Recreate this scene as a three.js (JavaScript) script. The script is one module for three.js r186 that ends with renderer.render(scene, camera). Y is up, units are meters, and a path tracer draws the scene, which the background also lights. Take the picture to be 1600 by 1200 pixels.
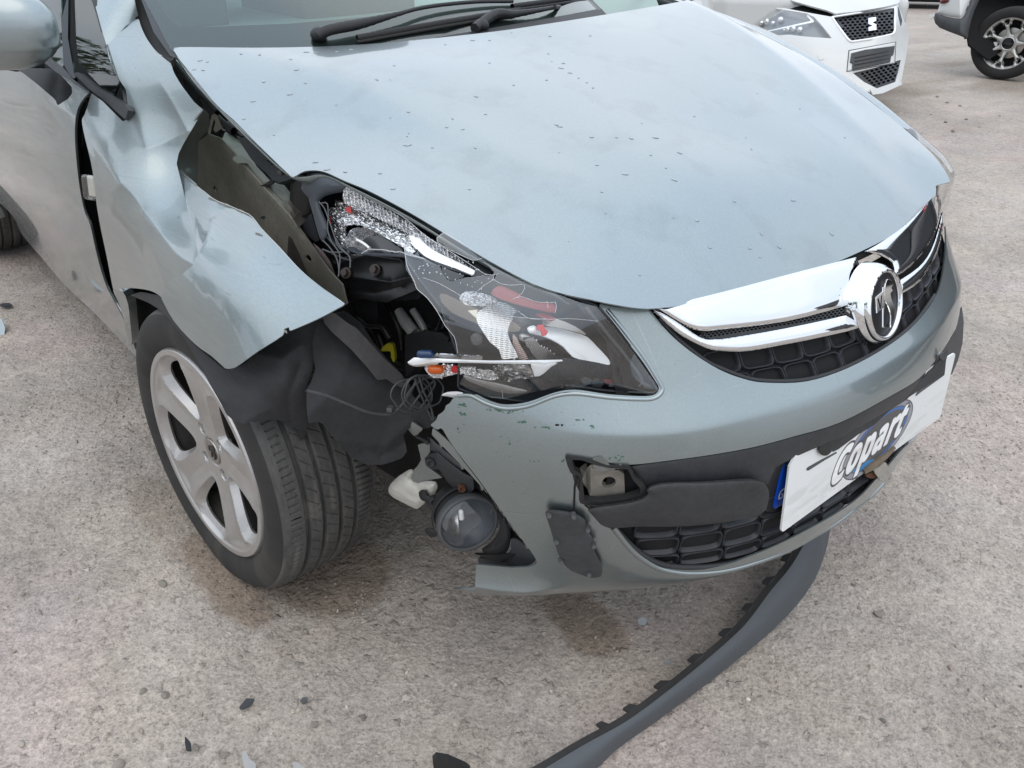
import * as THREE from 'three';
import { mergeGeometries, mergeVertices } from 'three/addons/utils/BufferGeometryUtils.js';
import { RoundedBoxGeometry } from 'three/addons/geometries/RoundedBoxGeometry.js';
import { FontLoader } from 'three/addons/loaders/FontLoader.js';
import { TextGeometry } from 'three/addons/geometries/TextGeometry.js';

// ---------------------------------------------------------------- camera, sky, sun, exposure
// World axes follow the damaged car: x forward, y up, z to the car's right; the origin is on the ground under the front axle.
const scene = new THREE.Scene();
const V = (x, y, z) => new THREE.Vector3(x, y, z);
const rad = (d) => d * Math.PI / 180;
const EYE = V(1.425, 1.228, 1.303), YAW = rad(-138.56), PITCH = rad(29.27), ROLL = rad(1.38), FOCAL = 1272;
const camera = new THREE.PerspectiveCamera(2 * Math.atan(600 / FOCAL) * 180 / Math.PI, 4 / 3, 0.05, 400);
const fwd = V(Math.cos(PITCH) * Math.cos(YAW), -Math.sin(PITCH), Math.cos(PITCH) * Math.sin(YAW));
const right0 = fwd.clone().cross(V(0, 1, 0)).normalize(), up0 = right0.clone().cross(fwd);
const camR = right0.clone().multiplyScalar(Math.cos(ROLL)).addScaledVector(up0, Math.sin(ROLL));
const camU = up0.clone().multiplyScalar(Math.cos(ROLL)).addScaledVector(right0, -Math.sin(ROLL));
camera.position.copy(EYE); camera.up.copy(camU); camera.lookAt(EYE.clone().add(fwd));
scene.add(camera);

// random numbers and noise, all seeded
function rng(seed) { let a = seed >>> 0; return () => { a = (a + 0x6D2B79F5) >>> 0; let t = a; t = Math.imul(t ^ (t >>> 15), t | 1); t ^= t + Math.imul(t ^ (t >>> 7), t | 61); return ((t ^ (t >>> 14)) >>> 0) / 4294967296; }; }
const hash2 = (i, j, s = 0) => { let h = Math.imul(i | 0, 374761393) + Math.imul(j | 0, 668265263) + Math.imul(s | 0, 2147483647 ^ 0x5bd1e995); h = Math.imul(h ^ (h >>> 13), 1274126177); return ((h ^ (h >>> 16)) >>> 0) / 4294967296; };
const fade = (t) => t * t * (3 - 2 * t);
function noise2(x, y, s = 0, wrap = 0) {
  const i = Math.floor(x), j = Math.floor(y), fx = fade(x - i), fy = fade(y - j);
  const w = wrap ? (k) => ((k % wrap) + wrap) % wrap : (k) => k;
  const a = hash2(w(i), w(j), s), b = hash2(w(i + 1), w(j), s), c = hash2(w(i), w(j + 1), s), d = hash2(w(i + 1), w(j + 1), s);
  return a + (b - a) * fx + (c - a) * fy + (a - b - c + d) * fx * fy;
}
function fbm(x, y, oct = 4, s = 0, wrap = 0) { let v = 0, a = 0.5, t = 0; for (let o = 0; o < oct; o++) { v += a * noise2(x, y, s + o, wrap); t += a; a *= 0.5; x *= 2; y *= 2; wrap *= 2; } return v / t; }
const clamp = (v, a = 0, b = 1) => Math.min(b, Math.max(a, v));
const sstep = (a, b, v) => fade(clamp((v - a) / (b - a)));
const lerp = (a, b, t) => a + (b - a) * t;

const SUN = V(1.0, 2.4, 0.9).normalize();
// overcast sky: bright, slightly blue, with broad soft clouds
{
  const w = 512, h = 256, data = new Float32Array(w * h * 4);
  for (let j = 0; j < h; j++) for (let i = 0; i < w; i++) {
    const el = (j + 0.5) / h * Math.PI - Math.PI / 2, az = (i + 0.5) / w * 2 * Math.PI;
    const s = Math.max(0, Math.sin(el));
    const d = V(Math.cos(el) * Math.cos(az), Math.sin(el), Math.cos(el) * Math.sin(az));
    const q = 1 / (0.35 + Math.max(d.y, 0));
    const c = fbm(d.x * q * 2.2 + 31, d.z * q * 3.1 + 17, 5, 7) - 0.5;
    const c2 = fbm(d.x * q * 0.8 + 11, d.z * q * 0.8 + 5, 3, 27) - 0.5;
    const glow = Math.exp(-((1 - d.dot(SUN)) / 0.42));
    let L = el < 0 ? 0.45 : (0.90 + 0.34 * s + 0.22 * glow) * (1 + 0.16 * c + 0.15 * c2);
    const blue = el < 0 ? 0 : clamp(0.5 - 1.6 * c - 0.8 * c2);
    const k = (j * w + i) * 4;
    data[k] = L * lerp(0.97, 0.82, blue); data[k + 1] = L * lerp(1.0, 0.94, blue); data[k + 2] = L * lerp(1.05, 1.11, blue); data[k + 3] = 1;
  }
  const sky = new THREE.DataTexture(data, w, h, THREE.RGBAFormat, THREE.FloatType);
  sky.mapping = THREE.EquirectangularReflectionMapping; sky.magFilter = THREE.LinearFilter; sky.minFilter = THREE.LinearFilter; sky.needsUpdate = true;
  scene.background = sky; scene.environment = sky;
}
const sun = new THREE.DirectionalLight(0xfff0dc, 0.5);
sun.position.copy(SUN).multiplyScalar(14); sun.castShadow = true; sun.shadow.radius = 95;
sun.shadow.mapSize.set(2048, 2048);
Object.assign(sun.shadow.camera, { left: -9, right: 9, top: 9, bottom: -9, near: 0.5, far: 60 });
scene.add(sun, sun.target);

const renderer = new THREE.WebGLRenderer({ antialias: true });
renderer.toneMapping = THREE.LinearToneMapping;
renderer.toneMappingExposure = 1.22;
renderer.shadowMap.enabled = true;
renderer.shadowMap.type = THREE.PCFSoftShadowMap;

// ---------------------------------------------------------------- naming
const used = new Map();
function numbered(name) { const n = used.get(name) ?? 0; used.set(name, n + 1); return n ? `${name}_${String(n).padStart(3, '0')}` : name; }
function thing(name, label, category, group, at = [0, 0, 0]) {
  const o = new THREE.Group(); o.name = numbered(name); o.position.set(...at); scene.add(o);
  o.userData = { label, category }; if (group) o.userData.group = group; return o;
}
function mesh(name, geo, mat, parent = scene, label) {
  const g = Array.isArray(geo) ? merge(geo) : geo;
  const m = new THREE.Mesh(g, mat); m.name = parent === scene ? numbered(name) : name; m.castShadow = m.receiveShadow = true;
  if (label) m.userData.label = label; parent.add(m); return m;
}
function merge(list) {
  const l = list.map((g) => { const k = g.index ? g.toNonIndexed() : g; for (const a of Object.keys(k.attributes)) if (!['position', 'normal', 'uv'].includes(a)) k.deleteAttribute(a); if (!k.attributes.uv) k.setAttribute('uv', new THREE.BufferAttribute(new Float32Array(k.attributes.position.count * 2), 2)); return k; });
  return l.length === 1 ? l[0] : mergeGeometries(l);
}

// ---------------------------------------------------------------- survey: image measurements turned into places in the car's axes
// ray(px, py) is the sight line of a measured image point (1600 x 1200); pt() meets it with a known coordinate of the place.
const ray = (px, py) => fwd.clone().multiplyScalar(FOCAL).addScaledVector(camR, px - 800).addScaledVector(camU, 600 - py).divideScalar(FOCAL);
function pt(px, py, ax, v) { const d = ray(px, py), t = ax === 'd' ? v : (v - EYE[ax]) / d[ax]; return EYE.clone().addScaledVector(d, t); }
function dep(px, py, ax, v) { return ax === 'd' ? v : (v - EYE[ax]) / ray(px, py)[ax]; }
function proj(p) { const d = p.clone().sub(EYE), k = d.dot(fwd); return [800 + FOCAL * d.dot(camR) / k, 600 - FOCAL * d.dot(camU) / k, k]; }

// thin plate spline through scattered values: pts [[x, y, value], ...]
function tps(pts, reg = 1e-9) {
  const n = pts.length, N = n + 3, A = Array.from({ length: N }, () => new Float64Array(N + 1));
  const U = (r2) => r2 * Math.sqrt(r2);   // cubic kernel: curvature stays smooth, so gloss shows no dimples at the measured points
  for (let i = 0; i < n; i++) {
    for (let j = 0; j < n; j++) A[i][j] = U((pts[i][0] - pts[j][0]) ** 2 + (pts[i][1] - pts[j][1]) ** 2);
    A[i][i] += reg; A[i][n] = A[n][i] = 1; A[i][n + 1] = A[n + 1][i] = pts[i][0]; A[i][n + 2] = A[n + 2][i] = pts[i][1]; A[i][N] = pts[i][2];
  }
  for (let c = 0; c < N; c++) {
    let p = c; for (let r = c + 1; r < N; r++) if (Math.abs(A[r][c]) > Math.abs(A[p][c])) p = r;
    [A[c], A[p]] = [A[p], A[c]]; const d = A[c][c]; if (Math.abs(d) < 1e-14) continue;
    for (let r = 0; r < N; r++) if (r !== c) { const f = A[r][c] / d; if (f) for (let k = c; k <= N; k++) A[r][k] -= f * A[c][k]; }
  }
  const w = A.map((r, i) => r[N] / r[i]);
  return (x, y) => { let v = w[n] + w[n + 1] * x + w[n + 2] * y; for (let i = 0; i < n; i++) v += w[i] * U((x - pts[i][0]) ** 2 + (y - pts[i][1]) ** 2); return v; };
}
// surface over measured points: [px, py, axis, value]; returns pos(px, py)
function relief(ctrl, reg) {
  if (ctrl.length === 1) { const d0 = dep(...ctrl[0]); return (x, y) => EYE.clone().addScaledVector(ray(x, y), d0); }
  const k = ctrl.map(([x, y, a, v]) => [x / 1000, y / 1000, 1 / dep(x, y, a, v)]);
  if (k.length === 2) { const [a, b] = k, dx = b[0] - a[0], dy = b[1] - a[1]; k.push([a[0] - dy, a[1] + dx, a[2]], [a[0] + dy, a[1] - dx, a[2]]); }
  const f = tps(k, reg ?? (k.length > 4 ? 4e-7 : 1e-10));
  return (x, y) => EYE.clone().addScaledVector(ray(x, y), 1 / f(x / 1000, y / 1000));
}
// smooth run through points
function S(pts, n = 5, closed = false) {
  const out = [], m = pts.length, at = (i) => closed ? pts[(i + m) % m] : pts[clamp(i, 0, m - 1)];
  for (let i = 0; i < (closed ? m : m - 1); i++) {
    const a = at(i - 1), b = at(i), c = at(i + 1), d = at(i + 2);
    for (let k = 0; k < n; k++) { const t = k / n, t2 = t * t, t3 = t2 * t; out.push(b.map((_, q) => 0.5 * (2 * b[q] + (c[q] - a[q]) * t + (2 * a[q] - 5 * b[q] + 4 * c[q] - d[q]) * t2 + (3 * b[q] - a[q] - 3 * c[q] + d[q]) * t3))); }
  }
  if (!closed) out.push(pts[m - 1].slice());
  return out;
}
const crop = (x0, y0, s, pts) => pts.map(([x, y]) => [x0 + x / s, y0 + y / s]);
// ragged edge: little steps along a run
function ragged(pts, amp, seed, step = 5) {
  const r = rng(seed), out = [];
  for (let i = 0; i < pts.length - 1; i++) { const [x0, y0] = pts[i], [x1, y1] = pts[i + 1], L = Math.hypot(x1 - x0, y1 - y0), n = Math.max(1, Math.round(L / step)); for (let k = 0; k < n; k++) { const t = k / n, o = k ? (r() - 0.5) * 2 * amp : 0; out.push([lerp(x0, x1, t) - (y1 - y0) / L * o, lerp(y0, y1, t) + (x1 - x0) / L * o]); } }
  out.push(pts[pts.length - 1]); return out;
}
// signed distance to outline with holes (inside positive)
function outlineSd(polys) {
  const seg = []; for (const p of polys) for (let i = 0; i < p.length; i++) { const a = p[i], b = p[(i + 1) % p.length]; seg.push([a[0], a[1], b[0], b[1]]); }
  return (x, y) => {
    let m = 1e18, inside = false;
    for (const [ax, ay, bx, by] of seg) {
      const dx = bx - ax, dy = by - ay, t = clamp(((x - ax) * dx + (y - ay) * dy) / (dx * dx + dy * dy || 1)), ex = ax + dx * t - x, ey = ay + dy * t - y, d = ex * ex + ey * ey;
      if (d < m) m = d;
      if ((ay > y) !== (by > y) && x < (bx - ax) * (y - ay) / (by - ay) + ax) inside = !inside;
    }
    return (inside ? 1 : -1) * Math.sqrt(m);
  };
}
// general trimmed surface: pos(u, v), trimmed by sd(u, v, p) > 0, with real thickness (walls and back)
function sheet(pos, [u0, u1, v0, v1], nu, nv, sd, { thick = 0.0025, uv = 'xz', uvs = 1, toward = EYE, uvf } = {}) {
  const W = nu + 1, P = [], D = new Float32Array(W * (nv + 1)), du = (u1 - u0) / nu, dv = (v1 - v0) / nv;
  for (let j = 0; j <= nv; j++) for (let i = 0; i <= nu; i++) {
    const u = u0 + i * du, v = v0 + j * dv, p = pos(u, v); let d = sd ? sd(u, v, p) : 1;
    if (i === 0 || j === 0 || i === nu || j === nv) d = Math.min(d, -1e-3);
    if (Math.abs(d) < 1e-5) d = 1e-5; P.push(p); D[j * W + i] = d;
  }
  const vp = [], vn = [], vq = [], key = new Map(), tri = [], border = [], e = 0.02;
  const add = (k, u, v, p) => {
    let id = key.get(k); if (id !== undefined) return id;
    p ??= pos(u, v);
    const a = pos(u + e * du, v).sub(pos(u - e * du, v)), b = pos(u, v + e * dv).sub(pos(u, v - e * dv)), n = a.cross(b).normalize();
    id = vp.length; key.set(k, id); vp.push(p); vn.push(n); vq.push([u, v]); return id;
  };
  const corner = (i, j) => add(`${i},${j}`, u0 + i * du, v0 + j * dv, P[j * W + i]);
  const cross = (i, j, k, l) => { const a = D[j * W + i], b = D[l * W + k], t = clamp(a / (a - b), 0.001, 0.999); return add(i + k < 0 ? '' : `${Math.min(i, k)},${Math.min(j, l)}${i === k ? 'v' : 'h'}`, u0 + lerp(i, k, t) * du, v0 + lerp(j, l, t) * dv); };
  for (let j = 0; j < nv; j++) for (let i = 0; i < nu; i++) {
    const c = [[i, j], [i + 1, j], [i + 1, j + 1], [i, j + 1]], s = c.map(([a, b]) => D[b * W + a] > 0); if (!s.some(Boolean)) continue;
    const poly = [], cr = [];
    for (let k = 0; k < 4; k++) { const n = (k + 1) % 4; if (s[k]) { poly.push(corner(...c[k])); cr.push(0); } if (s[k] !== s[n]) { poly.push(cross(...c[k], ...c[n])); cr.push(1); } }
    for (let k = 1; k < poly.length - 1; k++) tri.push(poly[0], poly[k], poly[k + 1]);
    for (let k = 0; k < poly.length; k++) { const n = (k + 1) % poly.length; if (cr[k] && cr[n] && !(s.every(Boolean))) border.push([poly[k], poly[n]]); }
  }
  if (!vp.length) throw new Error('sheet came out empty');
  let votes = 0; for (let i = 0; i < vp.length; i += 7) votes += vn[i].dot(toward.clone().sub(vp[i])) > 0 ? 1 : -1;
  const flip = votes < 0 ? -1 : 1, pos3 = [], nor3 = [], uvs2 = [], idx = [];
  const push = (p, n, q) => { pos3.push(p.x, p.y, p.z); nor3.push(n.x, n.y, n.z); if (uvf) uvs2.push(...(q ? uvf(...q) : [0.001, 0.001])); else uvs2.push(p[uv[0]] * uvs, p[uv[1]] * uvs); return pos3.length / 3 - 1; };
  vn.forEach((n) => n.multiplyScalar(flip));
  const F = vp.map((p, i) => push(p, vn[i], vq[i]));
  for (let i = 0; i < tri.length; i += 3) flip > 0 ? idx.push(F[tri[i]], F[tri[i + 1]], F[tri[i + 2]]) : idx.push(F[tri[i]], F[tri[i + 2]], F[tri[i + 1]]);
  if (thick) {
    const back = vp.map((p, i) => p.clone().addScaledVector(vn[i], -thick)), B = back.map((p, i) => push(p, vn[i].clone().negate()));
    for (let i = 0; i < tri.length; i += 3) flip > 0 ? idx.push(B[tri[i]], B[tri[i + 2]], B[tri[i + 1]]) : idx.push(B[tri[i]], B[tri[i + 1]], B[tri[i + 2]]);
    for (const [a, b] of border) {
      const n = vp[b].clone().sub(vp[a]).cross(vn[a]).normalize().multiplyScalar(flip); const q = [push(vp[a], n), push(vp[b], n), push(back[b], n), push(back[a], n)];
      flip > 0 ? idx.push(q[0], q[2], q[1], q[0], q[3], q[2]) : idx.push(q[0], q[1], q[2], q[0], q[2], q[3]);
    }
  }
  const g = new THREE.BufferGeometry();
  g.setAttribute('position', new THREE.Float32BufferAttribute(pos3, 3)); g.setAttribute('normal', new THREE.Float32BufferAttribute(nor3, 3)); g.setAttribute('uv', new THREE.Float32BufferAttribute(uvs2, 2)); g.setIndex(idx);
  return g;
}
// a panel traced by its outline, lying on the relief of its measured points
function panel(outline, ctrl, { holes = [], step = 4, bump: bump0, round, ...o } = {}) {
  const xs = outline.map((p) => p[0]), ys = outline.map((p) => p[1]), box = [Math.min(...xs) - 2 * step, Math.max(...xs) + 2 * step, Math.min(...ys) - 2 * step, Math.max(...ys) + 2 * step];
  const f0 = typeof ctrl === 'function' ? ctrl : relief(ctrl, o.reg), rs = round && outlineSd([outline, ...holes]);
  const bump = round ? (x, y) => (bump0 ? bump0(x, y) : 0) + round[0] * (1 - Math.exp(-Math.max(0, rs(x, y)) / round[1])) : bump0;   // round: edges fall away by so much over so many image points
  const f = bump ? (x, y) => f0(x, y).addScaledVector(ray(x, y), -bump(x, y)) : f0, sd = outlineSd([outline, ...holes]);
  return sheet(f, box, Math.ceil((box[1] - box[0]) / step), Math.ceil((box[3] - box[2]) / step), sd, o);
}
// surface trimmed by an outline seen from the survey point
const seen = (polys) => { const f = outlineSd(polys); return (u, v, p) => { const q = proj(p); return f(q[0], q[1]); }; };
// round tube through points
function tube(pts, r, { seg = 4, sides = 8, closed = false, flat } = {}) {
  const c = new THREE.CatmullRomCurve3(pts, closed, 'centripetal'); return new THREE.TubeGeometry(c, Math.max(2, pts.length * seg), r, sides, closed);
}
const P2 = (list, ax, v) => list.map(([x, y, z]) => pt(x, y, ax, z ?? v));
function orient(geo, at, dir, spin = 0) {           // turn a geometry whose axis is +y to point along dir
  const q = new THREE.Quaternion().setFromUnitVectors(V(0, 1, 0), dir.clone().normalize()); geo.rotateY(spin); geo.applyQuaternion(q); geo.translate(at.x, at.y, at.z); return geo;
}
function lathe(profile, seg = 48) { return new THREE.LatheGeometry(profile.map(([r, y]) => new THREE.Vector2(r, y)), seg); }
// ---------------------------------------------------------------- crease operator for dented panels: ridges (+) or valleys (-) along measured lines, metres towards the viewer
const folds = (list) => { const L = list.map(([pts, amp, w, soft = 3]) => { const f = openDist(pts); return (x, y) => amp * Math.exp(-Math.sqrt(f(x, y) ** 2 + soft * soft) / w); }); return (x, y) => L.reduce((a, f) => a + f(x, y), 0); };
function openDist(pts) { return (x, y) => { let m = 1e18; for (let i = 0; i < pts.length - 1; i++) { const [ax, ay] = pts[i], dx = pts[i + 1][0] - ax, dy = pts[i + 1][1] - ay, t = clamp(((x - ax) * dx + (y - ay) * dy) / (dx * dx + dy * dy)), d = (ax + t * dx - x) ** 2 + (ay + t * dy - y) ** 2; if (d < m) m = d; } return Math.sqrt(m); }; }


// ---------------------------------------------------------------- materials
function tex(n, fn, { srgb = false, m = n, rep } = {}) {
  const data = new Uint8Array(n * m * 4), o = [0, 0, 0, 1];
  for (let j = 0; j < m; j++) for (let i = 0; i < n; i++) { fn(i / n, j / m, o, i, j); const k = (j * n + i) * 4; for (let c = 0; c < 3; c++) data[k + c] = 255 * clamp(srgb ? Math.pow(clamp(o[c]), 1 / 2.2) : o[c]); data[k + 3] = 255 * o[3]; }
  const t = new THREE.DataTexture(data, n, m); t.wrapS = t.wrapT = THREE.RepeatWrapping; t.magFilter = THREE.LinearFilter; t.minFilter = THREE.LinearMipmapLinearFilter; t.generateMipmaps = true; if (srgb) t.colorSpace = THREE.SRGBColorSpace; if (rep) t.repeat.set(rep, rep); t.needsUpdate = true; return t;
}
const C = (r, g, b) => new THREE.Color().setRGB(r, g, b);
const std = (c, roughness = 0.6, metalness = 0, o = {}) => new THREE.MeshStandardMaterial({ color: C(...c), roughness, metalness, ...o });
const phys = (o) => new THREE.MeshPhysicalMaterial(o);
// fine scuffs and dust for plastics, 0.4 m tile
const scuff = tex(512, (u, v, o) => {
  const a = fbm(u * 8, v * 8, 5, 3, 8), b = fbm(u * 60, v * 60, 2, 9, 60); let s = 0.72 + 0.35 * (a - 0.4) + 0.25 * (b - 0.5); o[0] = o[1] = o[2] = s;
}, { srgb: true, rep: 2.5 });
const grainBump = tex(256, (u, v, o) => { o[0] = o[1] = o[2] = 0.5 + 0.6 * (fbm(u * 90, v * 90, 2, 5, 90) - 0.5); }, { rep: 8 });
const flake = tex(512, (u, v, o, i, j) => { const s = 0.92 + 0.16 * hash2(i >> 1, j >> 1, 4) * hash2(i, j, 9); const d = fbm(u * 5, v * 5, 5, 40, 5); const k = s * (1 - 0.1 * sstep(0.5, 0.75, d)); o[0] = k; o[1] = k * 0.995; o[2] = k * 0.99; }, { srgb: true, rep: 2.5 });
const coatWear = tex(512, (u, v, o) => { const d = fbm(u * 6, v * 6, 5, 60, 6), e = fbm(u * 40, v * 40, 3, 66, 40); o[0] = o[1] = o[2] = clamp(0.35 + 0.9 * (d - 0.4) + 0.4 * (e - 0.5)); }, { rep: 1.7 });
// lacquer with scratches, stone chips and a film of dirt, 1 m tile
const wear = (() => { const n = 1024, a = new Float32Array(n * n).fill(1), r = rng(71); for (let k = 0; k < 260; k++) { let x = r() * n, y = r() * n, t = r() < 0.6 ? (r() - 0.5) * 0.5 : 1.57 + (r() - 0.5) * 0.6; const L = 12 + 120 * r() * r(), d = r() < 0.55 ? 1 + 0.35 * r() : 1 - 0.4 * r(), b = (r() - 0.5) * 0.01; for (let i = 0; i < L; i++) { x += Math.cos(t); y += Math.sin(t); t += b; const q = (((Math.floor(y) % n) + n) % n) * n + (((Math.floor(x) % n) + n) % n); a[q] = lerp(1, d, Math.sin(Math.PI * i / L)); } } for (let k = 0; k < 900; k++) { const q = Math.floor(r() * n * n); a[q] = 0.45 + 0.3 * r(); if (r() < 0.3) a[(q + 1) % (n * n)] = 0.6; } return tex(n, (u, v, o, i, j) => { const d = sstep(0.5, 0.8, fbm(u * 4, v * 4, 5, 81, 4)), f = 0.94 + 0.12 * hash2(i, j, 9), k = a[j * n + i] * f * (1 - 0.16 * d); o[0] = 0.9 * k * (1 + 0.02 * d); o[1] = 0.9 * k; o[2] = 0.9 * k * (1 - 0.04 * d); }, { srgb: true, rep: 1 }); })();
const M = {
  paint: phys({ color: C(0.315, 0.365, 0.378), metalness: 0.95, roughness: 0.36, clearcoat: 1, clearcoatRoughness: 0.035, map: flake }),
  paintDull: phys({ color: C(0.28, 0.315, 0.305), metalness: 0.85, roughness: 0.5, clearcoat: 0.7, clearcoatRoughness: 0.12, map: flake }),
  paintWorn: phys({ color: C(0.34, 0.395, 0.405), metalness: 0.93, roughness: 0.38, clearcoat: 1, clearcoatRoughness: 0.05, map: wear }),
  shelf: std([0.52, 0.49, 0.43], 0.45, 0.2, { map: scuff }),  // lighter copy of apron: sky light falling on the shelf is put in
  alu: std([0.75, 0.74, 0.72], 0.4, 0.3),
  tongue: std([0.045, 0.043, 0.042], 0.7, 0, { map: scuff }),
  fogBowl: std([0.09, 0.10, 0.115], 0.35),
  apron: std([0.40, 0.385, 0.32], 0.42, 0.3, { map: scuff }),
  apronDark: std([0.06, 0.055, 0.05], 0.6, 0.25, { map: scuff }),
  primer: std([0.22, 0.225, 0.21], 0.7, 0.1, { map: scuff }),
  chrome: std([0.80, 0.81, 0.82], 0.035, 1),
  reflector: std([0.86, 0.86, 0.86], 0.22, 0.95),
  steel: std([0.42, 0.40, 0.38], 0.32, 1),
  dullSteel: std([0.30, 0.28, 0.26], 0.5, 0.8, { map: scuff }),
  rust: std([0.13, 0.055, 0.025], 0.9, 0.1, { map: scuff }),
  black: std([0.022, 0.023, 0.025], 0.55, 0, { map: scuff, bumpMap: grainBump, bumpScale: 0.0003 }),
  blackGloss: std([0.010, 0.011, 0.013], 0.08),
  trim: std([0.038, 0.041, 0.046], 0.5, 0, { map: scuff, bumpMap: grainBump, bumpScale: 0.0004 }),
  grey: std([0.10, 0.105, 0.11], 0.6, 0, { map: scuff }),
  liner: std([0.03, 0.031, 0.034], 0.72, 0, { map: scuff, bumpMap: grainBump, bumpScale: 0.0008 }),
  grille: std([0.020, 0.022, 0.027], 0.45, 0),
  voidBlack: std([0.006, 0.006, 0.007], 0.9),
  white: std([0.78, 0.78, 0.76], 0.35, 0),
  whitePlastic: std([0.72, 0.70, 0.63], 0.4, 0, { map: scuff }),
  glass: phys({ color: C(0.78, 0.86, 0.84), metalness: 0, roughness: 0.02, transmission: 1, thickness: 0, ior: 1.5 }),
  lens: phys({ color: C(0.93, 0.94, 0.94), metalness: 0, roughness: 0.03, transmission: 1, thickness: 0, ior: 2.0 }),
  orange: phys({ color: C(0.75, 0.16, 0.01), roughness: 0.1, transmission: 0.5, thickness: 0 }),
  red: std([0.55, 0.02, 0.02], 0.3), yellow: std([0.55, 0.5, 0.03], 0.5), blue: std([0.01, 0.09, 0.5], 0.35),
  rubber: std([0.018, 0.018, 0.018], 0.8, 0),
  alloy: phys({ color: C(0.48, 0.47, 0.46), metalness: 0.7, roughness: 0.36, clearcoat: 0.5, clearcoatRoughness: 0.15, map: flake }),
};
M.reflectorDark = std([0.55, 0.55, 0.56], 0.26, 0.95); M.lampBlack = std([0.034, 0.042, 0.052], 0.5); M.whiteGloss = phys({ color: C(0.92, 0.93, 0.94), roughness: 0.35, metalness: 0.1, clearcoat: 0.6 });
M.greyTrim = std([0.062, 0.066, 0.072], 0.55, 0, { map: scuff, bumpMap: grainBump, bumpScale: 0.0004 }); M.scuffedTrim = std([0.045, 0.046, 0.049], 0.68, 0, { map: scuff, bumpMap: grainBump, bumpScale: 0.0006 });
M.lensEdge = phys({ color: C(0.85, 0.87, 0.87), roughness: 0.15, transmission: 0.5, thickness: 0 }); M.redReflection = std([0.22, 0.025, 0.022], 0.3); M.blueGloss = std([0.01, 0.035, 0.10], 0.1); M.greenScrape = std([0.055, 0.15, 0.10], 0.7, 0, { map: scuff });
M.lipRubber = std([0.085, 0.094, 0.104], 0.55, 0, { bumpMap: grainBump, bumpScale: 0.0004, map: tex(512, (u, v, o) => { const a = fbm(u * 6, v * 6, 4, 601, 6), l = fbm(u * 3 + 7 * v, v * 70 - u * 50, 3, 611); const sc = sstep(0.62, 0.75, l) * sstep(0.5, 0.65, fbm(u * 2.5, v * 2.5, 2, 621)); o[0] = o[1] = o[2] = 0.78 + 0.3 * (a - 0.4) - 0.6 * sc + 0.8 * sstep(0.78, 0.84, l) * sstep(0.55, 0.6, fbm(u * 5, v * 5, 2, 631)); }, { srgb: true, rep: 0.5 }) });
M.carWhite = phys({ color: C(0.60, 0.61, 0.60), roughness: 0.4, clearcoat: 0.8, clearcoatRoughness: 0.08 }); M.alloyBright = std([0.55, 0.55, 0.53], 0.35, 0.6); M.water = phys({ color: C(1, 1, 1), roughness: 0.02, transmission: 1, thickness: 0.003, ior: 1.33 });
M.shardClear = phys({ color: C(0.62, 0.66, 0.68), roughness: 0.25, transmission: 0.75, thickness: 0 }); M.film = phys({ color: C(0.62, 0.61, 0.6), roughness: 0.35, transmission: 0.5, thickness: 0 });
M.boltSteel = std([0.26, 0.215, 0.19], 0.6, 0.3, { map: scuff }); M.wornBlack = std([0.020, 0.020, 0.021], 0.34, 0, { map: scuff });
M.bareSteel = std([0.62, 0.62, 0.60], 0.35, 0.6); M.fogGlass = phys({ color: C(0.94, 0.95, 0.95), roughness: 0.06, transmission: 1, thickness: 0, ior: 1.6 }); M.badgeBlack = phys({ color: C(0.010, 0.011, 0.013), roughness: 0.45, specularIntensity: 0.4 });
M.lipRubber.map.offset.set(0.3, 0.3);
M.sideGlass = phys({ color: C(0.28, 0.36, 0.33), roughness: 0.02, transmission: 1, thickness: 0, ior: 1.5 });
M.screenGlass = phys({ color: C(0.72, 0.82, 0.78), roughness: 0.015, transmission: 1, thickness: 0, ior: 1.52 });
M.frit = std([0.02, 0.021, 0.023], 0.35); M.dash = std([0.30, 0.38, 0.35], 0.85);
M.glass.side = M.lens.side = THREE.DoubleSide;

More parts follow.
